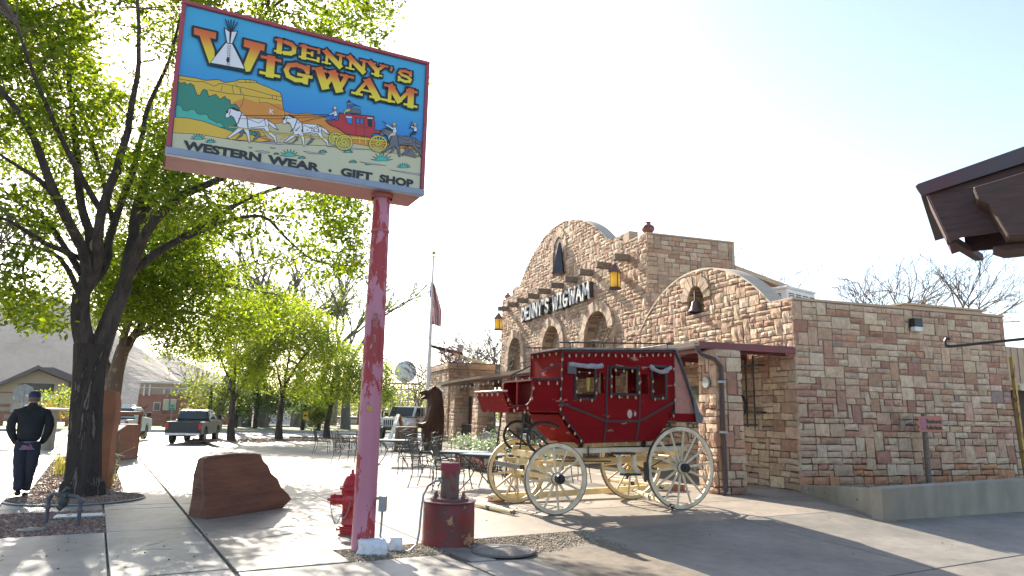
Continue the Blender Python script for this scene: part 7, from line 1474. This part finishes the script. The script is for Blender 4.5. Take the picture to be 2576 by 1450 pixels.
# ---- vehicles
M_tire = mat('tyre_rubber', (.018, .018, .018), (.03, .03, .03), rough=.8, bump=.1); M_chrome = mat('chrome', (.5, .5, .52), rough=.2, metal=.9, bump=0)
def car_paint(name, c): m_, nt, b, L = nmat(name); b.inputs['Base Color'].default_value = (*c, 1); b.inputs['Roughness'].default_value = .35; b.inputs['Specular IOR Level'].default_value = .2; b.inputs['Coat Weight'].default_value = .05; return m_
M_lightred = mat('tail_light_red', (.5, .01, .015), rough=.2, bump=0)
def car_wheel(t, x, y, r, w_=.26):
    s = 1 if y > 0 else -1; m = MB(); m.lathe([(r*.62, -w_/2), (r*.94, -w_/2), (r, -w_/2+.05), (r, w_/2-.05), (r*.94, w_/2), (r*.62, w_/2)], c=(x, y, r), n=26, axis='Y', cap=False); m.lathe([(r*.62, -w_/2), (.02, -w_/2+.04)], c=(x, y, r), n=26, axis='Y', cap=False); ty = m.build('wheel', M_tire, t)
    m = MB(); m.lathe([(r*.6, s*w_*.42), (r*.55, s*w_*.3), (.08, s*w_*.36), (.02, s*w_*.4)], c=(x, y, r), n=16, axis='Y', cap=False)
    for k in range(6): a = k*PI/3; m.beam((x, y+s*w_*.42, r), (x+r*.55*math.cos(a), y+s*w_*.42, r+r*.55*math.sin(a)), .05, .03, up=(0, 1, 0))
    m.build('rim', M_chrome, ty)
def pickup(label, loc, rz, paint, lift=.0, L=6.0, topper=None, plate=True):
    """x forward, rear at x=0"""
    t = thing('pickup_truck', label, 'pickup', loc, rz); W = .98; z0 = .52+lift
    def arch(xc, r, z): return [(xc-r, z), (xc-r*.8, z+r*.62), (xc-r*.35, z+r*.95), (xc+r*.35, z+r*.95), (xc+r*.8, z+r*.62), (xc+r, z)]
    body = [(0, z0)]+arch(1.25, .50, z0)+arch(4.75, .50, z0)+[(5.75, z0), (5.95, z0+.2), (5.95, z0+.62), (5.8, z0+.72), (4.55, z0+.80), (2.15, z0+.82), (2.05, z0+.72), (0, z0+.72)]
    m = MB()
    for s in (-1, 1): m.prism(body, s*W-s*.16 if s > 0 else -W, s*W if s > 0 else -W+.16, 'XZ')
    m.build('side_body', paint, t, bevel=.03)
    m = MB(); m.b2(0, .06, -W+.16, W-.16, z0+.06, z0+.72); m.build('tailgate', paint, t, bevel=.02)
    m = MB(); m.b2(.06, 5.9, -W+.16, W-.16, z0+.08, z0+.2); m.b2(2.1, 2.2, -W+.16, W-.16, z0+.2, z0+.8); m.b2(.3, 5.5, -.45, .45, z0-.12, z0+.08); m.build('chassis', M_black, t)
    m = MB(); m.prism([(4.55, z0+.2), (4.6, z0+.80), (5.8, z0+.72), (5.93, z0+.6), (5.93, z0+.2)], -W+.16, W-.16, 'XZ'); m.build('bonnet', paint, t, bevel=.03)
    m = MB(); cab_ = [(2.12, z0+.82), (2.28, z0+1.36), (2.5, z0+1.42), (3.75, z0+1.42), (4.0, z0+1.34), (4.62, z0+.82)]; k = W-.14
    vs = []
    for s in (-1, 1): vs += [(x, s*(W-.05-(z-z0-.82)*.28), z) for x, z in cab_]
    n = len(cab_); m.add(vs, [tuple(range(n)), tuple(range(2*n-1, n-1, -1))]+[(i, (i+1) % n, (i+1) % n+n, i+n) for i in range(n)]); m.build('cab', paint, t, bevel=.04)
    m = MB(); m.b2(.02, 2.0, 0, 0, 0, 0) if False else None
    g_ = MB(); yy = lambda z: W-.045-(z-z0-.82)*.28
    for s in (-1, 1):
        for xa, xb in ((2.42, 3.10), (3.2, 3.95)):
            za, zb2 = z0+.88, z0+1.32; xr = xb if xb < 3.5 else xb; g_.add([(xa, s*(yy(za)+.006), za), (xr+(.3 if xb > 3.5 else 0), s*(yy(za)+.006), za), (xr, s*(yy(zb2)+.006), zb2), (xa+.06, s*(yy(zb2)+.006), zb2)], [(0, 1, 2, 3)])
    g_.add([(2.12-.0, -k+.08, z0+.88), (2.12, k-.08, z0+.88), (2.265, k-.16, z0+1.33), (2.265, -k+.16, z0+1.33)], [(0, 1, 2, 3)]); g_.add([(4.58, -k+.06, z0+.87), (4.58, k-.06, z0+.87), (4.06, k-.16, z0+1.32), (4.06, -k+.16, z0+1.32)], [(0, 1, 2, 3)])
    for v in range(len(g_.v)-8, len(g_.v)-4): g_.v[v] = (g_.v[v][0]-.012, g_.v[v][1], g_.v[v][2])
    for v in range(len(g_.v)-4, len(g_.v)): g_.v[v] = (g_.v[v][0]+.02, g_.v[v][1], g_.v[v][2]+.01)
    g_.build('windows', M_glassd, t)
    m = MB(); m.b2(-.14, .0, -W+.02, W-.02, z0-.06, z0+.10); m.b2(5.93, 6.06, -W+.02, W-.02, z0-.04, z0+.16); m.build('bumper', M_chrome, t, bevel=.03)
    for s in (-1, 1):
        m = MB(); m.b2(-.02, .04, s*(W-.09)-.08, s*(W-.09)+.08, z0+.28, z0+.64); m.build('tail_light', M_lightred, t, bevel=.01); m = MB(); m.b2(5.9, 5.97, s*.75-.15, s*.75+.15, z0+.38, z0+.6); m.build('headlight', M_white, t)
        m = MB(); m.b2(4.25, 4.4, s*(W+.13)-.1, s*(W+.13)+.1, z0+.86, z0+1.12); m.build('mirror', M_black, t)
        for x in (1.25, 4.75): car_wheel(t, x, s*(W-.15), .44)
        for x in (2.16, 3.15, 4.15): m = MB(); m.b2(x-.006, x+.006, s*W-.004, s*W+.004, z0+.06, z0+.82); m.build('door_gap', M_black, t)
    if plate: m = MB(); m.b2(-.15, -.141, -.16, .16, z0-.03, z0+.09); m.build('number_plate', M_white, t)
    return t
M_pg = car_paint('dark_grey_metallic', (.035, .043, .052)); M_pw = car_paint('white_green_paint', (.55, .60, .58))
g1 = on_ground(452, 1112); pickup('dark grey crew cab pickup driving away on the street', (g1.x+.1, g1.y, -.12), rad(101), M_pg, .04).scale = (.8, .8, .8)
g1 = on_ground(268, 1108); t = pickup('older white pickup with light bar behind the rust steel enclosure', (g1.x, g1.y, -.1), rad(105), M_pw, 0); t.scale = (.84, .84, .84)
m = MB(); m.b2(2.6, 3.4, -.5, .5, 1.96, 2.08); m.build('light_bar', M_white, t, bevel=.03)
d_ = MB(); d_.T = Matrix.Translation((1.4, 0, 1.28)); d_.tube([(-.35, 0, .1), (0, 0, .22), (.3, 0, .2), (.5, 0, .3), (.68, 0, .26)], [.10, .17, .14, .10, .05], 8); td = thing('dog', 'brown dog standing in the bed of the white pickup', 'dog', (g1.x, g1.y, -.1), rad(105)); td.scale = (.84, .84, .84); d_.build('body', M_brownmet, td, smooth=True)
# white off-roader facing us
p_ = at_dist(1018, 1108, 42); t = thing('offroad_car', 'white boxy off-road car with slotted grille parked behind the bear', 'car', (p_.x, p_.y, 0), rad(-90-14)); M_jw = car_paint('car_white', (.84, .84, .82)); W = .82
m = MB(); m.prism([(-1.9, .75), (-1.9, 1.25), (2.0, 1.22), (2.1, 1.15), (2.1, .78), (1.7, .72)], -W, W, 'XZ'); m.build('body', M_jw, t, bevel=.05); m = MB(); m.prism([(-1.9, 1.25), (-1.85, 1.88), (.35, 1.88), (.75, 1.28)], -W+.04, W-.04, 'XZ'); m.build('cabin', M_jw, t, bevel=.05)
m = MB(); m.add([(.79, -W+.12, 1.30), (.79, W-.12, 1.30), (.42, W-.14, 1.84), (.42, -W+.14, 1.84)], [(0, 1, 2, 3)]); m.build('windscreen', M_glassd, t); m = MB()
for s in (-1, 1): m.add([(.55, s*(W-.03), 1.32), (-.3, s*(W-.03), 1.32), (-.3, s*(W-.03), 1.80), (.3, s*(W-.03), 1.80)], [(0, 1, 2, 3)]); m.add([(-.4, s*(W-.03), 1.32), (-1.7, s*(W-.03), 1.32), (-1.7, s*(W-.03), 1.80), (-.4, s*(W-.03), 1.80)], [(0, 1, 2, 3)])
build_each(m, 'side_window', M_glassd, t)
for k in range(7): m = MB(); m.b2(2.095, 2.115, -.42+k*.12, -.42+k*.12+.07, .84, 1.12); m.build('grille_slot', M_black, t)
for s in (-1, 1):
    m = MB(); m.lathe([(.11, 2.09), (.12, 2.11), (.02, 2.13)], c=(0, s*.62, .99), n=16, axis='X'); m.build('headlight', M_chrome, t)
    m = MB(); m.prism([(.95, .72), (1.1, .98), (1.25, 1.05), (1.85, 1.05), (2.1, .92), (2.15, .82)], s*W if s > 0 else -W-.22, W+.22 if s > 0 else -W, 'XZ'); m.build('front_wing', M_black if s < 0 else M_jw, t, bevel=.03); m = MB(); m.b2(.55, .68, s*(W+.12)-.1, s*(W+.12)+.1, 1.3, 1.5); m.build('mirror', M_black, t)
    for x in (1.5, -1.3): car_wheel(t, x, s*(W+.03), .42)
m = MB(); m.b2(2.1, 2.4, -.85, .85, .55, .75); m.build('bumper', M_black, t, bevel=.03)
for s_, z in (("ROA", 1.02), ("JEE", .80)): text_mesh(s_, 'door_lettering', MATS['red_brick'] if s_ == 'X' else M_black, t, (.0, W+.006, z) if False else (.45, W+.012, z), .26 if s_ == "ROA" else .2, rot=(PI/2, 0, PI), ext=.002)
# sandwich board, stump, bear, cannon
p_ = at_dist(998, 1120, 36); t = thing('sandwich_board', 'white and orange folding sandwich board before the white car', 'sign', (p_.x, p_.y, 0), rad(20))
for s, mt_ in ((-1, M_white), (1, mat('orange_board', (.5, .2, .05), bump=.05))): m = MB(); m.beam((s*.5, 0, 0), (0, 0, 1.45), .75, .04, up=(1, 0, 0)) if False else m.add([(s*.45, -.4, 0), (s*.45, .4, 0), (0, .4, 1.45), (0, -.4, 1.45), (s*.45+.04, -.4, 0), (s*.45+.04, .4, 0), (.04, .4, 1.45), (.04, -.4, 1.45)], [(0, 1, 2, 3), (7, 6, 5, 4), (0, 4, 5, 1), (1, 5, 6, 2), (2, 6, 7, 3), (3, 7, 4, 0)]); m.build('board', mt_, t)
p_ = at_dist(1020, 1140, 29.5); t = thing('tree_stump', 'thick sawn brown log stump left of the bear', 'stump', (p_.x, p_.y, 0)); m = MB(); m.lathe([(.52, 0), (.46, .2), (.47, .6), (.45, .95), (.43, .97), (.05, .97)], n=14); m.build('log', mat('log_bark', (.16, .085, .045), (.09, .05, .03), scale=5, stretch=(2, 2, .3), bump=.8), t); m = MB(); m.lathe([(.40, .972), (.02, .98)], n=14); m.build('cut_face', MATS['cut_wood'], t)
p_ = at_dist(1090, 1130, 28.5); bear = thing('bear_statue', 'tall carved brown wooden bear standing upright facing left', 'statue', (p_.x, p_.y, 0), rad(5)); bear.scale = (1.08, 1.08, 1.06)
def skin(name, verts, edges, mt_, parent, root=0, sub=2, disp=None, hide_smooth=False):
    me = bpy.data.meshes.new(name); me.from_pydata([v[0] for v in verts], edges, []); o = bpy.data.objects.new(name, me); COL.objects.link(o); md = o.modifiers.new('skin', 'SKIN')
    for i, v in enumerate(verts):
        r = v[1] if isinstance(v[1], tuple) else (v[1], v[1]); me.skin_vertices[0].data[i].radius = r; me.skin_vertices[0].data[i].use_root = (i == root)
    md.use_smooth_shade = True; s2 = o.modifiers.new('sub', 'SUBSURF'); s2.levels = sub; s2.render_levels = sub
    dg = bpy.context.evaluated_depsgraph_get(); dg.update(); m2 = bpy.data.meshes.new_from_object(o.evaluated_get(dg)); bpy.data.objects.remove(o); m2.name = name
    if disp:
        for v in m2.vertices: v.co += v.normal*disp(v.co)
    for p in m2.polygons: p.use_smooth = True
    m2.materials.clear(); m2.materials.append(mt_); ob = bpy.data.objects.new(name, m2); COL.objects.link(ob); adopt(ob, parent); return ob
M_bear = mat_peel('stained_carved_wood', (.065, .024, .012), (.022, .012, .009), spec=.12, thr=.5, rough=.5, scale=2.2, stretch=(3, 3, .8), soft=.14, bump=1)
def loft(rings, n=28, rough=.02, seed=0):
    """rings: z, x front, x back, half width"""
    m = MB(); vs = []; R_ = []
    for (a, b) in zip(rings[:-1], rings[1:]):
        for k in range(4): t_ = k/4; t_ = t_*t_*(3-2*t_); R_.append([a[i]+(b[i]-a[i])*(k/4 if i == 0 else t_) for i in range(4)])
    R_.append(rings[-1])
    for z, xf, xb, hw in R_:
        for j in range(n):
            a = 2*PI*j/n; c, s_ = math.cos(a), math.sin(a); x = (xf+xb)/2+(xb-xf)/2*c; y = hw*s_; d = rough*noise.noise(Vector((c*6+seed, s_*6, z*1.5)))*2+rough*.7*noise.noise(Vector((c*2, s_*2, z*5+seed)))
            vs.append((x+c*d, y+s_*d, z))
    k = len(R_); m.add(vs, [(i*n+j, i*n+(j+1) % n, (i+1)*n+(j+1) % n, (i+1)*n+j) for i in range(k-1) for j in range(n)]+[tuple(range(n-1, -1, -1)), tuple((k-1)*n+j for j in range(n))]); return m
q_ = .00686
m = loft([(0, -.24, .30, .30), (.27, -.38, .33, .36), (.68, -.47, .355, .40), (1.10, -.43, .36, .40), (1.5, -.33, .345, .38), (1.85, -.29, .31, .32), (2.05, -.28, .27, .27), (2.25, -.33, .22, .24), (2.36, -.24, .12, .17), (2.41, -.12, .02, .06)])
# arms, haunches and muzzle grow out of the same carved body
for s in (-1, 1):
    m.tube([(.0, s*.26, 1.72), (-.06, s*.37, 1.5), (-.12, s*.41, 1.2), (-.22, s*.38, 1.02), (-.42, s*.30, .98), (-.56, s*.22, 1.03)], [.15, .17, .16, .14, .11, .07], 12)
    m.tube([(.02, s*.22, .75), (-.06, s*.30, .5), (-.12, s*.27, .2), (-.30, s*.24, .06)], [.17, .2, .15, .09], 12)
    m.sphere((-.03, s*.17, 2.37), .085, 10, 8)
m.tube([(-.18, 0, 2.17), (-.38, 0, 2.20), (-.54, 0, 2.17)], [.15, .11, .075], 12); m.tube([(-.22, 0, 2.06), (-.38, 0, 2.01), (-.50, 0, 1.97)], [.11, .07, .04], 10)
bb = m.build('body', M_bear, bear, smooth=True)
m = MB(); m.sphere((-.56, 0, 2.20), .045, 8, 6); m.sphere((-.29, -.12, 2.28), .022, 6, 4); m.sphere((-.29, .12, 2.28), .022, 6, 4); build_each(m, 'nose_and_eye', M_black, bb)
m = MB(); m.lathe([(.50, -.02), (.48, .06), (.46, .10), (.1, .1)], n=20); m.build('base', mat('dark_green_base', (.03, .045, .04), bump=.1), bear)
# cannon on the far low wing's roof
t = thing('cannon', 'old black cannon with red spoked wheels on the low roof', 'cannon', BW(-1.2, 28.0, 4.47), TB)
m = MB(); m.tube([(-1.5, 0, 1.0), (-1.45, 0, .985), (.0, 0, .68), (.4, 0, .60), (.47, 0, .58)], [.10, .085, .12, .13, .05], 12); m.build('barrel', M_black, t, smooth=True)
m = MB(); m.beam((-.2, 0, .6), (1.9, 0, .08), .3, .14); m.build('trail', M_cream, t)
for y, x in ((-.45, -.30), (.45, -.30)):
    r = .50; m = MB(); m.lathe([(r-.06, -.025), (r, -.025), (r, .025), (r-.06, .025), (r-.06, -.025)], c=(x, y, r), n=28, axis='Y', cap=False); w_ = m.build('wheel', MATS['dull_red'], t)
    for k in range(14): a = 2*PI*k/14; m = MB(); m.tube([(x+.06*math.cos(a), y, r+.06*math.sin(a)), (x+(r-.05)*math.cos(a), y, r+(r-.05)*math.sin(a))], .014, 4); m.build('spoke', MATS['dull_red'], w_)
    m = MB(); m.lathe([(.08, -.09), (.09, 0), (.08, .09)], c=(x, y, r), n=12, axis='Y'); m.build('hub', M_black, w_)
m = MB(); m.tube([(-.30, -.5, .5), (-.30, .5, .5)], .04, 6); m.build('axle', MATS['dull_red'], t)
t = thing('roof_vent', 'short square grey vent standing behind the cannon', 'vent', BW(-.6, 29.3, 4.45), TB); m = MB(); m.b2(-.15, .15, -.15, .15, 0, 1.25); m.build('duct', M_tin, t, bevel=.02); m = MB(); m.b2(-.18, .18, -.18, .18, 1.25, 1.3); m.build('cap', M_tin, t)
# ---- corner furniture by the big tree
M_rust = mat('rust_stone', (.30, .12, .06), (.20, .085, .05), rough=.85, scale=2, bump=.4)
bl = on_ground(162, 1228); br = on_ground(284, 1228); dd_ = (br-bl); t = thing('sandstone_pillar', 'tall rust red sandstone slab pillar behind the big trunk', 'pillar', bl, math.atan2(dd_.y, dd_.x)); l_ = dd_.length*.86
m = MB(); m.prism([(0, -.02), (l_, -.02), (l_*.98, 1.0), (l_*1.0, 1.6), (l_*.92, 1.84), (l_*.4, 1.88), (.12, 1.86), (.08, 1.5), (.10, .9), (.02, .5)], 0, .35, 'XZ'); m.build('slab', M_rust, t, bevel=.02)
q = on_ground(278, 1185); t = thing('info_panel', 'small slanted white information panel on a black post', 'sign', q, rad(-30)); m = MB(); m.b2(-.03, .03, -.03, .03, 0, .95); m.build('post', M_black, t); m = MB(); m.add([(-.25, -.18, .88), (.25, -.18, .88), (.25, .12, 1.08), (-.25, .12, 1.08)], [(0, 1, 2, 3)]); o = m.build('panel', M_white, t); o.modifiers.new('s', 'SOLIDIFY').thickness = .02
q = on_ground(288, 1163); q2 = on_ground(345, 1153); dd_ = q2-q; t = thing('rust_enclosure', 'rust steel bin enclosure with an open framed top', 'bin enclosure', q, math.atan2(dd_.y, dd_.x)); l_ = dd_.length; M_cort = mat('corten_steel', (.22, .085, .045), (.15, .06, .035), rough=.75, bump=.15)
m = MB(); m.b2(0, l_, 0, .8, 0, .95); m.build('box', M_cort, t)
for x in (.03, l_-.03):
    for y in (.03, .77): m = MB(); m.b2(x-.04, x+.04, y-.04, y+.04, 0, 1.36); m.build('post', M_cort, t)
m = MB(); m.b2(-.03, l_+.03, -.03, .83, 1.30, 1.40); m.b2(-.02, l_+.02, -.02, .82, .92, 1.02); m.build('band', M_cort, t)
q = on_ground(268, 1100, 0); t = thing('concrete_bollard', 'none', 'x', (0, 0, 0)) if False else None
# ================================================================ THE WALKING MAN
pm = on_ground(52, 1252); man = thing('person', 'man in black hoodie and blue cap walking away with hands in pockets', 'person', pm, rad(28))
M_cloth = mat('black_fleece', (.012, .014, .018), (.018, .02, .024), rough=.95, bump=.3, bscale=60); M_jean = mat('dark_jeans', (.02, .026, .04), (.014, .018, .03), rough=.9, bump=.3, bscale=40); M_skin = mat('skin', (.42, .24, .17), rough=.55, bump=0); M_cap = mat('navy_cap', (.015, .02, .07), bump=.1)
V_ = [((0, 0, .88), (.19, .14)), ((0, 0, 1.10), (.20, .14)), ((0, .02, 1.28), (.225, .15)), ((0, .01, 1.42), (.20, .13)), ((0, .0, 1.52), (.075, .075)), ((0, .01, 1.60), (.066, .07)),
      ((-.21, 0, 1.41), (.085, .085)), ((-.28, -.02, 1.24), (.08, .08)), ((-.27, -.02, 1.10), (.075, .075)), ((-.22, .06, .97), (.058, .058)), ((-.17, .10, .88), (.045, .045)),
      ((.21, 0, 1.41), (.085, .085)), ((.28, -.02, 1.24), (.08, .08)), ((.27, -.02, 1.10), (.075, .075)), ((.22, .06, .97), (.058, .058)), ((.17, .10, .88), (.045, .045))]
E_ = [(0, 1), (1, 2), (2, 3), (3, 4), (4, 5), (3, 6), (6, 7), (7, 8), (8, 9), (9, 10), (3, 11), (11, 12), (12, 13), (13, 14), (14, 15)]
top = skin('hoodie', V_, E_, M_cloth, man, 0, 2, lambda c: .008*noise.noise(c*14))
m = MB(); m.tube([(.0+.095*math.cos(a), .015+.095*math.sin(a), 1.50+.02*math.sin(a)) for a in np.linspace(0, 2*PI, 14, endpoint=False)], .042, 8, closed=True); m.build('hood', M_cloth, top, smooth=True)
V_ = [((0, .0, 1.02), (.15, .11)), ((-.09, .0, .86), (.13, .13)), ((-.085, .03, .50), (.095, .10)), ((-.06, -.03, .28), (.08, .085)), ((-.05, -.08, .11), (.07, .075)), ((.09, .0, .86), (.13, .13)), ((.08, .02, .50), (.095, .10)), ((.06, .05, .28), (.08, .085)), ((.045, .06, .09), (.072, .078))]
skin('trousers', V_, [(0, 1), (1, 2), (2, 3), (3, 4), (0, 5), (5, 6), (6, 7), (7, 8)], M_jean, man, 0, 2, lambda c: .010*noise.noise(Vector((c.x*9, c.y*9, c.z*16))))
for x, y, z, lb in ((-.05, -.03, .075, 'boot'), (.045, .10, .04, 'boot')): m = MB(); m.sphere((x, y, z), .06, 10, 8, sc=(.85, 2.1, .75)); m.build(lb, mat('boot_brown', (.03, .02, .015), bump=.1) if 'boot_brown' not in MATS else MATS['boot_brown'], man, smooth=True)
m = MB(); m.lathe([(.165, .93), (.175, .86), (.175, .80), (.168, .79)], n=20, sy=.78, cap=False); m.build('shirt_hem', mat('plaid_hem', (.10, .10, .26), (.20, .09, .10), scale=18, stretch=(1, 1, 3), lo=.45, hi=.55, bump=.2), man)
hd = MB(); hd.sphere((0, .02, 1.655), .092, 16, 12, sc=(.86, 1.0, 1.22)); head = hd.build('head', M_skin, man, smooth=True)
for s in (-1, 1): m = MB(); m.sphere((s*.083, .01, 1.64), .024, 8, 6, sc=(.5, 1, 1.3)); m.build('ear', M_skin, head, smooth=True)
m = MB(); m.sphere((-.05, .105, 1.64), .02, 8, 6, sc=(1, 1.2, 1.3)); m.build('nose', M_skin, head); m = MB(); m.b2(-.095, .03, .02, .11, 1.655, 1.685); m.build('sunglasses', M_black, head, bevel=.01)
m = MB(); m.sphere((-.03, .1, 1.59), .03, 8, 5, sc=(1.2, .5, .3)); m.build('mouth', MATS['faded_pink_paint'], head)
m = MB(); m.lathe([(.098, 1.675), (.100, 1.70), (.094, 1.74), (.07, 1.775), (.02, 1.79)], c=(0, .015, 0), n=20, sx=.94, sy=1.06); m.build('cap', M_cap, man, smooth=True)
m = MB(); m.T = Matrix.Translation((-.05, .10, 1.69)) @ Matrix.Rotation(rad(40), 4, 'Z'); m.sphere((0, .04, 0), .08, 12, 6, sc=(.9, 1.1, .10)); m.build('cap_peak', M_cap, man, smooth=True)
m = MB(); m.lathe([(.090, 1.60), (.092, 1.675)], c=(0, .012, 0), n=18, sx=.9, cap=False); m.build('hair', mat('grey_hair', (.12, .09, .075), bump=.3), head)
# ================================================================ AIR
hz = MB(); hz.b2(-1250, 1000, -45, 1420, -2.7, 165)
hm = bpy.data.materials.new('thin_haze'); hm.use_nodes = True; n_ = hm.node_tree.nodes; n_.remove(n_['Principled BSDF']); pvn = n_.new('ShaderNodeVolumePrincipled'); pvn.inputs['Color'].default_value = (1, 1, 1, 1); pvn.inputs['Density'].default_value = 0.00013; pvn.inputs['Anisotropy'].default_value = .35
hm.node_tree.links.new(pvn.outputs[0], n_['Material Output'].inputs['Volume']); o = hz.build('haze', hm, kind='stuff'); o['label'] = 'thin bright haze in front of the mountain'
